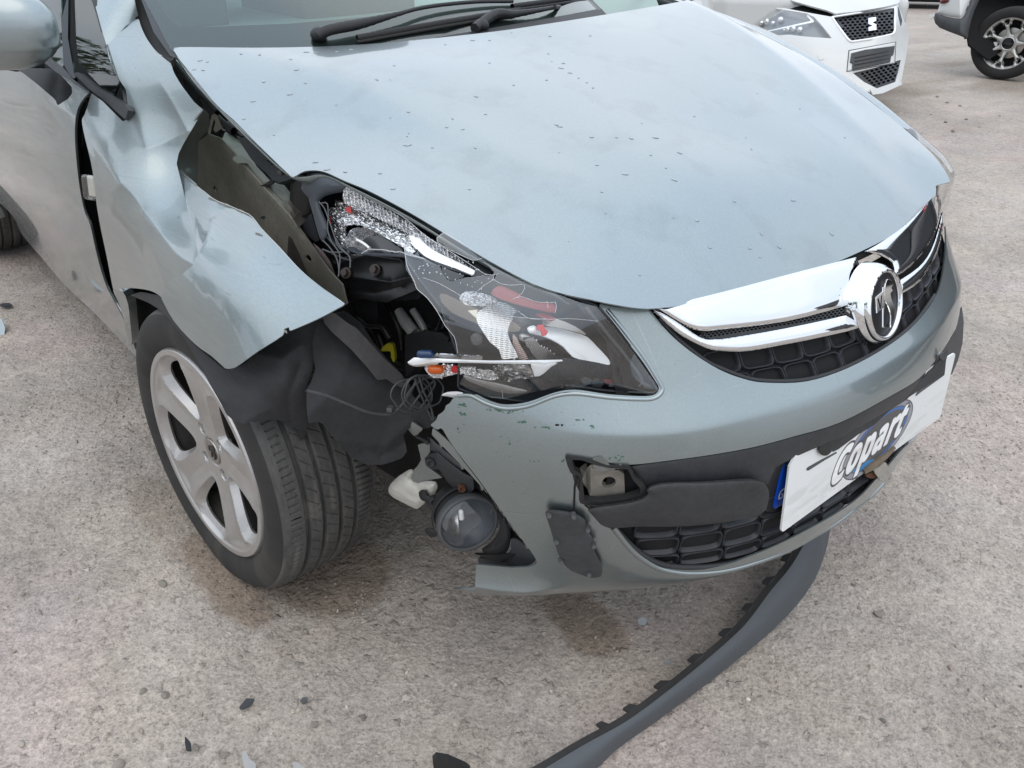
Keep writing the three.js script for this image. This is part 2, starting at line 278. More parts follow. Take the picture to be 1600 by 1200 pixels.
// ---------------------------------------------------------------- ground
const groundH = (x, z) => 0.014 * (fbm(x * 1.1 + 3, z * 1.1 + 9, 3, 101) - 0.5) + 0.010 * (fbm(x * 5 + 7, z * 5 + 1, 3, 111) - 0.5) + 0.005 * (fbm(x * 22, z * 22, 2, 121) - 0.5) - 0.008;
{
  // compacted hardcore: colour and relief of one 2.4 m square that joins to itself
  const n = 2048, hgt = new Float32Array(n * n), tone = new Float32Array(n * n), warm = new Float32Array(n * n), r = rng(77);
  for (let j = 0; j < n; j++) for (let i = 0; i < n; i++) {
    const u = i / n, v = j / n, k = j * n + i;
    const a = fbm(u * 16, v * 16, 3, 201, 16), b = fbm(u * 128, v * 128, 2, 211, 128), c = hash2(i >> 1, j >> 1, 221), d = hash2(i, j, 231), e = noise2(u * 320, v * 320, 241, 320);
    const g2 = noise2(u * 600, v * 600, 245, 600);
    hgt[k] = 0.30 * a + 0.24 * b + 0.20 * e + 0.16 * g2 + 0.08 * c;
    tone[k] = 1 + 0.24 * (a - 0.5) + 0.30 * (b - 0.5) + 0.26 * (e - 0.5) + 0.32 * (g2 - 0.5) + 0.30 * (c - 0.5) + 0.20 * (d - 0.5) - (e < 0.14 && g2 < 0.5 ? 0.10 : 0) + (d > 0.985 ? 0.3 * c : 0);
    warm[k] = fbm(u * 12 + 0.5, v * 12, 2, 251, 12) - 0.5;
  }
  for (let s = 0; s < 16000; s++) {
    const R = 1.0 + 5.5 * Math.pow(r(), 6), jag = r() * 100, cx = r() * n, cy = r() * n, t = r(), lift = 0.12 + 0.3 * r(), ex = 0.6 + 0.7 * r(), an = r() * 3.14, ca = Math.cos(an), sa = Math.sin(an);
    const tn = t < 0.34 ? 0.60 + 0.25 * r() : t < 0.88 ? 0.88 + 0.26 * r() : 1.2 + 0.4 * r(), w = (r() - 0.4) * 0.5, q = Math.ceil(R * 1.6);
    for (let y = -q; y <= q; y++) for (let x = -q; x <= q; x++) {
      const X = x * ca + y * sa, Y = (-x * sa + y * ca) * ex, th = Math.atan2(Y, X), d = Math.hypot(X, Y) / R * (1 + 0.22 * Math.sin(3 * th + jag) + 0.14 * Math.sin(5 * th + 2 * jag)); if (d > 1.25) continue;
      const k = (((Math.floor(cy) + y) % n + n) % n) * n + ((Math.floor(cx) + x) % n + n) % n;
      if (d <= 1) { const f = 0.75 * sstep(1, 0.6, d); tone[k] = lerp(tone[k], tn, f); hgt[k] += lift * Math.sqrt(1 - d * d) * Math.min(1, R / 5); warm[k] = lerp(warm[k], w, f); } else { tone[k] *= 0.90; hgt[k] -= 0.03; }
    }
  }
  const map = tex(n, (u, v, o, i, j) => { const k = j * n + i, t = 0.33 * tone[k], w = warm[k]; o[0] = t * (1.13 + 0.06 * w); o[1] = t * 1.00; o[2] = t * (0.875 - 0.08 * w); }, { srgb: true });
  const bump = tex(n, (u, v, o, i, j) => { o[0] = o[1] = o[2] = hgt[j * n + i] * 0.8; });
  map.repeat.set(1 / 2.4, 1 / 2.4); bump.repeat.set(1 / 2.4, 1 / 2.4);
  const mat = new THREE.MeshStandardMaterial({ color: 0xffffff, map, bumpMap: bump, bumpScale: 0.011, roughness: 0.95, vertexColors: true });
  // one sheet, finest around the car and coarser towards the horizon
  const line = (lo, hi, a, b) => { const out = []; for (let x = a; x <= b + 1e-6; x += 0.0125) out.push(x); let d = 0.02, x = b; while (x < hi) { x += d; d *= 1.10; out.push(Math.min(x, hi)); } d = 0.02; x = a; while (x > lo) { x -= d; d *= 1.10; out.unshift(Math.max(x, lo)); } return out; };
  const X = line(-220, 220, -2.0, 1.5), Z = line(-220, 220, -1.6, 2.0), p = [], uv = [], col = [], idx = [];
  const blob = (x, z, cx, cz, rx, rz, s) => { const d = Math.hypot((x - cx) / rx, (z - cz) / rz) + 0.75 * (fbm(x * 9, z * 9, 4, s) - 0.5); return sstep(1.05, 0.72, d); };
  for (const z of Z) for (const x of X) {
    const far = Math.hypot(x, z), y = far > 30 ? -0.008 : groundH(x, z) + (far > 2.6 ? 0.03 * (fbm(x * 0.8, z * 0.8, 3, 131) - 0.5) * sstep(2.6, 5, far) : 0);
    p.push(x, y, z); uv.push(x, -z);
    const m = fbm(x * 1.3 + 40, z * 1.3, 4, 301), m2 = fbm(x * 4 + 9, z * 4 + 2, 4, 311), pk = sstep(0.52, 0.68, fbm(x * 2.2 + 70, z * 2.2 + 7, 3, 321));
    let L = 1.0 + 0.42 * (m - 0.5) + 0.42 * (m2 - 0.5); let R = L * (1.0 + 0.03 * pk), G = L * (1 - 0.012 * pk), B = L * (1.0 + 0.015 * pk);
    const wet = Math.max(0.95 * blob(x, z, 0.03, 0.88, 0.25, 0.065, 401), 0.85 * blob(x, z, 0.15, 0.70, 0.17, 0.15, 403), 0.85 * blob(x, z, 0.62, 0.375, 0.12, 0.065, 405)), oil = Math.max(0.8 * wet, 0.35 * blob(x, z, -0.25, 0.9, 0.25, 0.06, 407));
    R *= 1 - 0.50 * oil; G *= 1 - 0.58 * oil; B *= 1 - 0.66 * oil;
    const br = 0.5 * blob(x, z, 0.95, 0.85, 0.10, 0.09, 411); R *= 1 - 0.18 * br; G *= 1 - 0.26 * br; B *= 1 - 0.36 * br;
    if (far > 3) { const cr = sstep(0.62, 0.72, fbm(x * 0.9 + 5, z * 1.6 + 3, 5, 331)); R *= 1 - 0.3 * cr; G *= 1 - 0.34 * cr; B *= 1 - 0.38 * cr; }
    col.push(R, G, B);
  }
  const w = X.length; for (let j = 0; j < Z.length - 1; j++) for (let i = 0; i < w - 1; i++) { const a = j * w + i; idx.push(a, a + w, a + 1, a + 1, a + w, a + w + 1); }
  const g = new THREE.BufferGeometry(); g.setAttribute('position', new THREE.Float32BufferAttribute(p, 3)); g.setAttribute('uv', new THREE.Float32BufferAttribute(uv, 2)); g.setAttribute('color', new THREE.Float32BufferAttribute(col, 3)); g.setIndex(idx); g.computeVertexNormals();
  mesh('ground', g, mat).userData.kind = 'structure';
}

// ================================================================ the damaged car
const car = thing('damaged_car', 'silver grey hatchback with crushed front corner, torn wing and smashed headlamp, filling the photo', 'car');
// ---------------------------------------------------------------- bonnet: height over (x, z)
const bonnetH = (() => {
  const c = [];
  const both = (x, z, y, yl = y) => { c.push([x, z, y]); if (z) c.push([x, -z, yl]); };
  both(0.808, 0, 0.762); both(0.79, 0.2, 0.765); both(0.752, 0.42, 0.770, 0.772); both(0.70, 0, 0.838); both(0.685, 0.25, 0.838); both(0.73, 0.53, 0.786, 0.79);
  both(0.55, 0, 0.892); both(0.53, 0.3, 0.892, 0.903); both(0.605, 0.60, 0.825, 0.838); both(0.35, 0, 0.958); both(0.33, 0.33, 0.945, 0.978); both(0.48, 0.65, 0.868, 0.888); both(0.25, 0.68, 0.892, 0.965); both(0.30, 0.52, 0.918, 0.978);
  both(0.12, 0, 1.024); both(0.08, 0.35, 1.004, 1.052); both(0.0, 0.55, 0.983, 1.064); both(0.0, 0.69, 0.925, 1.032); both(0.02, 0, 1.056); both(-0.10, 0, 1.096); both(-0.04, 0.2, 1.031, 1.072); both(-0.13, 0.45, 1.016, 1.092); both(-0.31, 0.68, 1.004, 1.085); both(-0.15, 0.70, 0.965, 1.055);
  const f = tps(c, 2.5e-4);
  const ridge = (x, z) => { const t = clamp((0.74 - x) / 1.0), zc = lerp(0.36, 0.60, t); const a = Math.abs(z) - zc; return 0.007 * Math.exp(-((a / 0.06) ** 2)) * sstep(0.74, 0.55, x); };
  return (x, z) => f(x, z) + ridge(x, z);
})();
const bonnetPos = (x, z) => V(x, bonnetH(x, z), z);
{
  const edge = [...S([[272, 74], [300, 73.5], [400, 74.5], [505, 72.5], [600, 67], [705, 57], [790, 47], [850, 38], [920, 27], [980, 17], [1060, 3], [1110, -10]]),
    [1240, -40], [1560, 60], [1500, 280], ...S([[1462, 290], [1461, 306], [1440, 330], [1404, 362], [1338, 396], [1268, 424], [1190, 446], [1110, 466], [1060, 477], [1022, 482], [992, 481], [950, 474], [930, 470]]),
    ...S([[928, 469], [880, 459], [830, 442], [760, 405], [700, 368], [640, 332], [580, 300], [540, 283], [505, 268], [478, 267], [462, 275]]), ...S([[456, 277], [430, 252], [400, 223], [370, 192], [340, 165], [316, 137], [296, 112], [280, 92], [271, 78]])];
  const cut = outlineSd([edge]);
  // beyond the gap line on the far side the bonnet ends
  const gap = tps([[0.74, 0, 0.52], [0.67, 0, 0.575], [0.485, 0, 0.625], [0.25, 0, 0.665], [0, 0, 0.69], [-0.31, 0, 0.69], [-0.31, 1, 0.69], [0.7, 1, 0.52]], 1e-6);
  const sd = (x, z, p) => { const q = proj(p), side = (gap(x, 0) + z) * 800; return z < -0.3 ? Math.min(side, cut(q[0], q[1])) : cut(q[0], q[1]); };
  const b = mesh('bonnet', sheet(bonnetPos, [-0.36, 0.83, -0.72, 0.74], 260, 300, sd, { thick: 0.0022 }), M.paint, car);
  // folded lip under the near edge of the bonnet
  const lip = S([[274, 84], [300, 122], [345, 172], [400, 226], [440, 262], [468, 274], [505, 271], [545, 288], [640, 337], [760, 410], [880, 463]], 4);
  const pos = (u, v) => { const i = clamp(Math.floor(u), 0, lip.length - 2), t = u - i, x = lerp(lip[i][0], lip[i + 1][0], t), y = lerp(lip[i][1], lip[i + 1][1], t); const z = lerp(0.672, 0.50, sstep(0.35, 1.0, u / (lip.length - 1)) ** 1.5); const a = bonnetOn(x, y); return V(a.x, a.y - 0.003 - 0.016 * v, a.z - 0.020 * v * v); };
  mesh('bonnet_flange', sheet(pos, [0, lip.length - 1.001, 0, 1], 120, 5, null, { thick: 0.0015 }), M.paintDull, b);
}
// where a sight line meets the bonnet surface
function bonnetOn(px, py) { const d = ray(px, py); let lo = 0.6, hi = 0.6, s = 0.01; const f = (k) => { const q = EYE.clone().addScaledVector(d, k); return q.y - bonnetH(q.x, q.z); }; let prev = f(lo); for (hi = lo + s; hi < 4; hi += s) { const v = f(hi); if (v < 0) break; prev = v; } lo = hi - s; for (let i = 0; i < 30; i++) { const m = (lo + hi) / 2; if (f(m) > 0) lo = m; else hi = m; } return EYE.clone().addScaledVector(d, lo); }

// ---------------------------------------------------------------- bumper: seven height rows over stations from the middle to the wheel arch, mirrored
// rows: bonnet line, bulge, crease above the plate, plate, lower lip, chin, underside
const bumperGrid = [
  [[0.812, 0.752, 0], [0.885, 0.64, 0], [0.943, 0.545, 0], [0.940, 0.43, 0], [0.940, 0.310, 0], [0.915, 0.262, 0], [0.83, 0.225, 0]],
  [[0.806, 0.753, 0.16], [0.876, 0.645, 0.16], [0.933, 0.546, 0.16], [0.930, 0.43, 0.16], [0.930, 0.312, 0.16], [0.903, 0.260, 0.16], [0.82, 0.222, 0.16]],
  [[0.784, 0.757, 0.30], [0.848, 0.655, 0.305], [0.902, 0.548, 0.31], [0.900, 0.43, 0.31], [0.898, 0.312, 0.31], [0.868, 0.252, 0.30], [0.78, 0.213, 0.29]],
  [[0.748, 0.762, 0.44], [0.806, 0.663, 0.45], [0.852, 0.551, 0.455], [0.842, 0.43, 0.45], [0.818, 0.305, 0.445], [0.780, 0.235, 0.435], [0.70, 0.200, 0.42]],
  [[0.690, 0.768, 0.55], [0.735, 0.665, 0.565], [0.768, 0.56, 0.575], [0.752, 0.435, 0.57], [0.715, 0.305, 0.56], [0.680, 0.222, 0.555], [0.61, 0.190, 0.53]],
  [[0.600, 0.775, 0.635], [0.640, 0.668, 0.655], [0.665, 0.567, 0.662], [0.652, 0.44, 0.655], [0.625, 0.310, 0.645], [0.598, 0.216, 0.635], [0.54, 0.185, 0.60]],
  [[0.480, 0.78, 0.70], [0.520, 0.672, 0.725], [0.540, 0.575, 0.735], [0.530, 0.45, 0.73], [0.515, 0.32, 0.715], [0.498, 0.214, 0.70], [0.46, 0.182, 0.66]],
  [[0.330, 0.785, 0.74], [0.370, 0.676, 0.77], [0.390, 0.58, 0.78], [0.385, 0.455, 0.775], [0.380, 0.32, 0.765], [0.375, 0.212, 0.75], [0.36, 0.18, 0.70]],
];
function bumperPos(s, v, out = 0) {
  const cr = (p0, p1, p2, p3, t) => 0.5 * (2 * p1 + (p2 - p0) * t + (2 * p0 - 5 * p1 + 4 * p2 - p3) * t * t + (3 * p1 - p0 - 3 * p2 + p3) * t * t * t);
  const st = (i) => { const k = Math.abs(i); if (k > 7) { const a = bumperGrid[7], b = bumperGrid[6]; return a.map((p, r) => p.map((q, c) => (2 * q - b[r][c]) * (c === 2 && i < 0 ? -1 : 1))); } return i < 0 ? bumperGrid[k].map(([x, y, z]) => [x, y, -z]) : bumperGrid[k]; };
  const i = Math.min(6, Math.floor(s)), t = s - i, j = clamp(Math.floor(v), 0, 5), w = v - j, rows = [st(i - 1), st(i), st(i + 1), st(i + 2)], o = [0, 0, 0];
  for (let c = 0; c < 3; c++) { const q = [j - 1, j, j + 1, j + 2].map((r) => { const k = clamp(r, 0, 6); let e = cr(rows[0][k][c], rows[1][k][c], rows[2][k][c], rows[3][k][c], t); if (r < 0 || r > 6) { const k2 = r < 0 ? 1 : 5; e = 2 * e - cr(rows[0][k2][c], rows[1][k2][c], rows[2][k2][c], rows[3][k2][c], t); } return e; }); o[c] = cr(...q, w); }
  const p = V(...o), dr = Math.hypot(p.x - 0.2, p.z), bulge = 0.009 * Math.exp(-Math.hypot(v - 1.46 - 0.04 * Math.abs(s), 0.05) / 0.34) * sstep(4.6, 3.3, Math.abs(s)) + 0.020 * Math.exp(-Math.hypot(v - 4.52, 0.02) / 0.34) * sstep(3.7, 4.4, Math.abs(s));   // shelf crease above the plate, ledge under the fog lamp
  p.x += bulge * (p.x - 0.2) / dr; p.z += bulge * p.z / dr;
  if (out) { const e = 0.02, n = bumperPos(s + e, v).sub(bumperPos(s - e, v)).cross(bumperPos(s, v + e).sub(bumperPos(s, v - e))).normalize(); if (n.x < 0 && Math.abs(s) < 6) n.negate(); p.addScaledVector(n, out); }
  return p;
}
// sight line onto the bumper surface (moved out or in by so much): grid start, then Newton steps
const bumperSeeds = []; for (let s = -4; s <= 7; s += 0.25) for (let v = 0; v <= 6; v += 0.25) { const p = bumperPos(s, v), n = bumperPos(s + .02, v).sub(bumperPos(s - .02, v)).cross(bumperPos(s, v + .02).sub(bumperPos(s, v - .02))); const q = proj(p); if (n.dot(EYE.clone().sub(p)) < 0 === true) continue; bumperSeeds.push([s, v, q[0], q[1]]); }
function bumperAt(px, py, out = 0) {
  let b = null, m = 1e9; for (const q of bumperSeeds) { const d = (q[2] - px) ** 2 + (q[3] - py) ** 2; if (d < m) { m = d; b = q; } }
  let [s, v] = b; const e = 0.01;
  for (let k = 0; k < 8; k++) { const a = proj(bumperPos(s, v, out)), c = proj(bumperPos(s + e, v, out)), d = proj(bumperPos(s, v + e, out)); const j11 = (c[0] - a[0]) / e, j12 = (d[0] - a[0]) / e, j21 = (c[1] - a[1]) / e, j22 = (d[1] - a[1]) / e, det = j11 * j22 - j12 * j21, rx = px - a[0], ry = py - a[1]; if (Math.abs(det) < 1) break; s += clamp((rx * j22 - ry * j12) / det, -0.5, 0.5); v += clamp((ry * j11 - rx * j21) / det, -0.5, 0.5); s = clamp(s, -5, 7.4); v = clamp(v, -0.2, 6); }
  return [s, v];
}
const bumperPt = (px, py, out = 0) => bumperPos(...bumperAt(px, py, out), out);
// outlines of the openings
const grilleTop = S([[1020, 482], [1045, 507], [1070, 527], [1107, 545], [1162, 548], [1227, 538], [1290, 525], [1338, 511], [1372, 492], [1410, 463], [1436, 437], [1462, 397], [1471, 371], [1473, 340], [1468, 304]], 4);
const grilleBottom = S([[1017, 486], [1045, 520], [1080, 550], [1123, 577], [1162, 592], [1197, 598], [1260, 596], [1325, 575], [1390, 539], [1434, 502], [1464, 459], [1476, 410], [1478, 360], [1471, 300]], 4);
const bonnetLine = [[1020, 482], ...S([[1060, 477], [1110, 466], [1190, 446], [1268, 424], [1338, 396], [1404, 362], [1440, 330], [1461, 306]], 3), [1468, 300]];
const crease = S([[893, 716], [915, 716], [945, 722], [985, 726], [1050, 719], [1115, 710], [1180, 698], [1240, 682], [1313, 660], [1393, 618], [1436, 591], [1470, 552], [1494, 512], [1510, 480]], 4);
const lipTop = S([[955, 815], [965, 832], [985, 855], [1008, 874], [1035, 887], [1085, 891], [1130, 884], [1180, 866], [1230, 844], [1280, 818], [1320, 794], [1348, 772], [1366, 752], [1386, 730], [1410, 702], [1430, 684], [1460, 640], [1490, 600]], 4);
const fogEdge = S([[690, 668], [703, 690], [722, 716], [745, 745], [768, 777], [790, 807], [812, 838], [834, 868], [838, 880], [828, 886]], 4);
const headlampEdge = [...S([[745, 616], [765, 626], [790, 632], [825, 628], [868, 613], [900, 609], [950, 616], [1000, 619], [1022, 617], [1030, 609]], 4), ...S([[1029, 603], [1005, 566], [975, 527], [945, 488], [935, 476]], 4)];
{
  const b = new THREE.Group(); b.name = 'front_bumper'; car.add(b);
  const outline = [[708, 622], ...headlampEdge, ...S([[935, 474], [960, 479], [1000, 483], [1016, 484]], 2), ...grilleBottom, [1560, 280], [1560, 470], ...crease.slice().reverse(),
    [893, 735], [897, 752], [905, 768], [913, 790], [935, 806], ...lipTop.slice(0, -1), [1540, 600], [1560, 660], ...S([[1460, 655], [1433, 684], [1420, 702], [1400, 730], [1380, 754], [1364, 772], [1340, 796], [1298, 824], [1240, 857], [1180, 883], [1120, 901], [1040, 915], [960, 933], [900, 939], [830, 940], [745, 939], [700, 934]], 4),
    [694, 930], [697, 921], [742, 921], [744, 882], [800, 887], ...fogEdge.slice().reverse(), [683, 672], ...ragged([[672, 664], [690, 645], [703, 630]], 3, 5, 6)];
  const sd = seen([outline]);
  const cover = mesh('bumper_cover', sheet((s, v) => bumperPos(s, v), [-5, 7, -0.1, 5.9], 460, 260, sd, { thick: 0.003, uv: 'zy' }), M.paintWorn, b);
}

// relief of the bumper surface over an outline, moved outwards by so much
function onBumper(outline, out, n = 7) {
  const xs = outline.map((p) => p[0]), ys = outline.map((p) => p[1]), x0 = Math.min(...xs), x1 = Math.max(...xs), y0 = Math.min(...ys), y1 = Math.max(...ys), sd = outlineSd([outline]), c = [];
  const put = (x, y) => { const a = bumperAt(x, y, out), p = bumperPos(...a, out), q = proj(p); if (Math.hypot(q[0] - x, q[1] - y) < 1.5 && !c.some((k) => Math.hypot(k[0] - x, k[1] - y) < 5)) c.push([x, y, 'd', q[2]]); };
  const st = Math.max(1, Math.floor(outline.length / 22)); for (let i = 0; i < outline.length; i += st) put(...outline[i]);
  const m = Math.max(2, Math.round(n * (y1 - y0) / (x1 - x0 + 1))); for (let i = 0; i <= n; i++) for (let j = 0; j <= m; j++) { const x = lerp(x0, x1, i / n), y = lerp(y0, y1, j / m); if (sd(x, y) > 0) put(x, y); }
  return relief(c, 2e-6);
}
const G8 = (p) => crop(1000, 300, 3.0769, p), G7 = (p) => crop(840, 640, 3.4783, p);
// ---------------------------------------------------------------- scooped grille cells
function grilleCells(parent, s0, ds, n, v0, dv, rows, slant) {
  for (let r = 0; r < rows; r++) for (let k = 0; k < n; k++) {
    const sA = s0 - k * ds - r * slant, sB = sA - ds, vA = v0 + r * dv, vB = vA + dv, N = 26, P = [], idx = [];
    const ring = (kx, ky, up, out) => { for (let i = 0; i < N; i++) { const t = i / N * 2 * Math.PI, c = Math.cos(t), q = Math.sin(t), e = 0.42; let a = Math.sign(c) * Math.pow(Math.abs(c), e) * kx, b = Math.sign(q) * Math.pow(Math.abs(q), e) * ky + up; P.push(bumperPos(lerp(sA, sB, 0.5 + 0.5 * a), lerp(vA, vB, 0.5 - 0.5 * b), out)); } };
    ring(0.995, 0.99, 0, -0.016); ring(0.965, 0.94, 0, -0.0105); ring(0.91, 0.84, 0.02, -0.0105); ring(0.86, 0.75, 0.04, -0.017); ring(0.76, 0.34, 0.42, -0.040); ring(0.05, 0.02, 0.42, -0.044);
    for (let q = 0; q < 5; q++) for (let i = 0; i < N; i++) { const a = q * N + i, b = q * N + (i + 1) % N; idx.push(a, b, a + N, b, b + N, a + N); }
    const g = new THREE.BufferGeometry(); g.setAttribute('position', new THREE.Float32BufferAttribute(P.flatMap((p) => p.toArray()), 3)); g.setIndex(idx); g.computeVertexNormals();
    mesh('grille_cell', g, M.grille, parent);
  }
}
{
  const g = new THREE.Group(); g.name = 'upper_grille'; car.add(g);
  grilleCells(g, 3.0, 0.455, 14, 0.70, 0.325, 2, 0.08);
  mesh('grille_backing', sheet((s, v) => bumperPos(s, v, -0.018), [-3.7, 3.6, 0.2, 1.6], 80, 12, null, { thick: 0.004, uv: 'zy' }), M.voidBlack, g);
  mesh('bonnet_gap', tube([[1022, 484], [1060, 480], [1110, 469], [1190, 449], [1268, 427], [1338, 399], [1404, 365], [1440, 333], [1460, 309]].map(([x, y]) => bumperPt(x, y + 2, -0.012)), 0.008), M.voidBlack, g);
  mesh('grille_rim', tube(S([[1030, 497], [1060, 530], [1100, 562], [1123, 574], [1162, 589], [1197, 595], [1260, 593], [1325, 572], [1390, 536], [1432, 500], [1460, 461]], 2).map(([x, y]) => bumperPt(x, y, -0.004)), 0.0035), M.trim, g);
  // chrome: broad upper plate, slot of honeycomb mesh, lower bar; near half, far half
  const near = G8([[75, 556], [130, 545], [400, 480], [700, 400], [900, 348], [1040, 313], [1060, 360], [1062, 480], [1040, 505], [990, 545], [700, 622], [400, 660], [300, 667], [230, 650], [160, 612], [110, 580]]);
  mesh('chrome_plate', panel([...S(near.slice(0, 6), 3), ...near.slice(6, 8), ...S(near.slice(8), 3)], onBumper(near, 0.006), { step: 2, uv: 'zy', thick: 0.004, round: [0.007, 5], bump: (x, y) => 0 }), M.chrome, g);
  const nb = G8([[62, 562], [120, 590], [200, 640], [290, 700], [350, 708], [420, 704], [700, 656], [990, 594], [1040, 622], [1045, 655], [850, 702], [700, 732], [520, 764], [400, 764], [320, 750], [200, 690], [120, 625]]);
  mesh('chrome_bar', panel([...S(nb.slice(0, 8), 3), ...S(nb.slice(8), 3)], onBumper(nb, 0.008), { step: 1.6, uv: 'zy', thick: 0.004, round: [0.007, 4] }), M.chrome, g);
  const far = G8([[1085, 285], [1170, 235], [1280, 155], [1360, 75], [1421, 8], [1440, 20], [1448, 60], [1428, 160], [1395, 240], [1330, 330], [1236, 400], [1215, 340], [1150, 300]]);
  mesh('chrome_plate', panel([...S(far.slice(0, 5), 3), ...S(far.slice(5), 3)], onBumper(far, 0.006), { step: 2, uv: 'zy', thick: 0.004, round: [0.006, 4] }), M.chrome, g);
  const fb = G8([[1238, 432], [1340, 362], [1400, 280], [1440, 160], [1455, 90], [1460, 150], [1430, 290], [1350, 425], [1252, 492]]);
  mesh('chrome_bar', panel([...S(fb.slice(0, 5), 3), ...S(fb.slice(5), 3)], onBumper(fb, 0.008), { step: 1.6, uv: 'zy', thick: 0.004, round: [0.006, 3] }), M.chrome, g);
  // honeycomb: hexagonal openings in a dark strip
  const slot = G8([[285, 668], [400, 660], [700, 622], [990, 548], [990, 596], [700, 658], [420, 706], [340, 708]]), rel = onBumper(slot, -0.002), hex = [];
  for (let i = 0; i < 36; i++) for (let j = 0; j < 4; j++) { const t = (i + (j % 2) * 0.5 + 0.5) / 36, x = lerp(1092, 1321, t), yt = lerp(517, 479, t), yb = lerp(530, 493, t), y = lerp(yt, yb, (j + 0.5) / 4), h = []; for (let k = 0; k < 6; k++) { const a = (k + 0.5) / 6 * 2 * Math.PI; h.push([x + 2.6 * Math.cos(a), y - 0.0 + 1.55 * Math.sin(a) - 0.35 * Math.cos(a)]); } hex.push(h); }
  mesh('honeycomb_mesh', panel(slot, rel, { holes: hex, step: 0.8, uv: 'zy', thick: 0.006 }), M.trim, g).userData.kind = 'stuff';
}
// badge
{
  const b = new THREE.Group(); b.name = 'bonnet_badge'; car.add(b);
  const at = bumperPt(1381, 476, 0.024), n = V(0.945, 0.30, -0.03).normalize(), q = new THREE.Quaternion().setFromRotationMatrix(new THREE.Matrix4().makeBasis(V(0, 1, 0).cross(n).normalize(), n.clone().cross(V(0, 1, 0).cross(n).normalize()), n));
  b.position.copy(at); b.scale.setScalar(0.9); b.quaternion.copy(q);
  mesh('badge_housing', lathe([[0.081, -0.035], [0.078, -0.016], [0.074, -0.006], [0.0665, -0.002]], 64).rotateX(Math.PI / 2), M.chrome, b);
  mesh('badge_ring', lathe([[0.070, -0.012], [0.0695, 0.000], [0.066, 0.006], [0.0625, 0.0065], [0.0595, 0.004], [0.0585, -0.003], [0.0585, -0.010]], 72).rotateX(Math.PI / 2), M.chrome, b);
  mesh('badge_disc', lathe([[0, 0.0015], [0.03, 0.0005], [0.059, -0.003], [0.059, -0.008]], 64).rotateX(Math.PI / 2), M.badgeBlack, b);
  mesh('griffin', emblem(0.055).translate(0.001, 0, -0.0004), M.chrome, b);
  const font = await new FontLoader().loadAsync('fonts/droid/droid_sans_bold.typeface.json'), word = 'VAUXHALL';
  const letters = [...word].map((ch, i) => { const t = new TextGeometry(ch, { font, size: 0.0050, depth: 0.0012, curveSegments: 3 }); t.computeBoundingBox(); const w = t.boundingBox.max.x; t.translate(-w / 2, -0.003, 0); const a = rad(62 - i * 17.7); t.rotateZ(a); t.translate(-0.0645 * Math.sin(a), 0.0645 * Math.cos(a), 0.0056); return t; });
  mesh('badge_lettering', letters, M.apronDark, b).userData.kind = 'stuff';
}
// ---------------------------------------------------------------- lower grille and the black trim with its torn end
{
  const g = new THREE.Group(); g.name = 'lower_grille'; car.add(g);
  grilleCells(g, 3.35, 0.50, 12, 3.06, 0.335, 3, 0.06);
  mesh('grille_backing', sheet((s, v) => bumperPos(s, v, -0.018), [-3.7, 3.75, 1.9, 4.6], 80, 20, null, { thick: 0.004, uv: 'zy' }), M.voidBlack, g);
  mesh('grille_rim', tube(S([[962, 826], [985, 851], [1010, 870], [1037, 882], [1085, 886], [1150, 878], [1240, 846], [1330, 792], [1385, 752]], 2).map(([x, y]) => bumperPt(x, y, -0.005)), 0.005), M.trim, g);
  // bright rolled edge under the opening
  mesh('lip_edge', tube(S([[958, 823], [985, 857], [1010, 877], [1038, 890], [1085, 895], [1150, 887], [1240, 855], [1330, 801], [1385, 762]], 3).map(([x, y]) => bumperPt(x, y, -0.002)), 0.0055), M.paint, g);
}
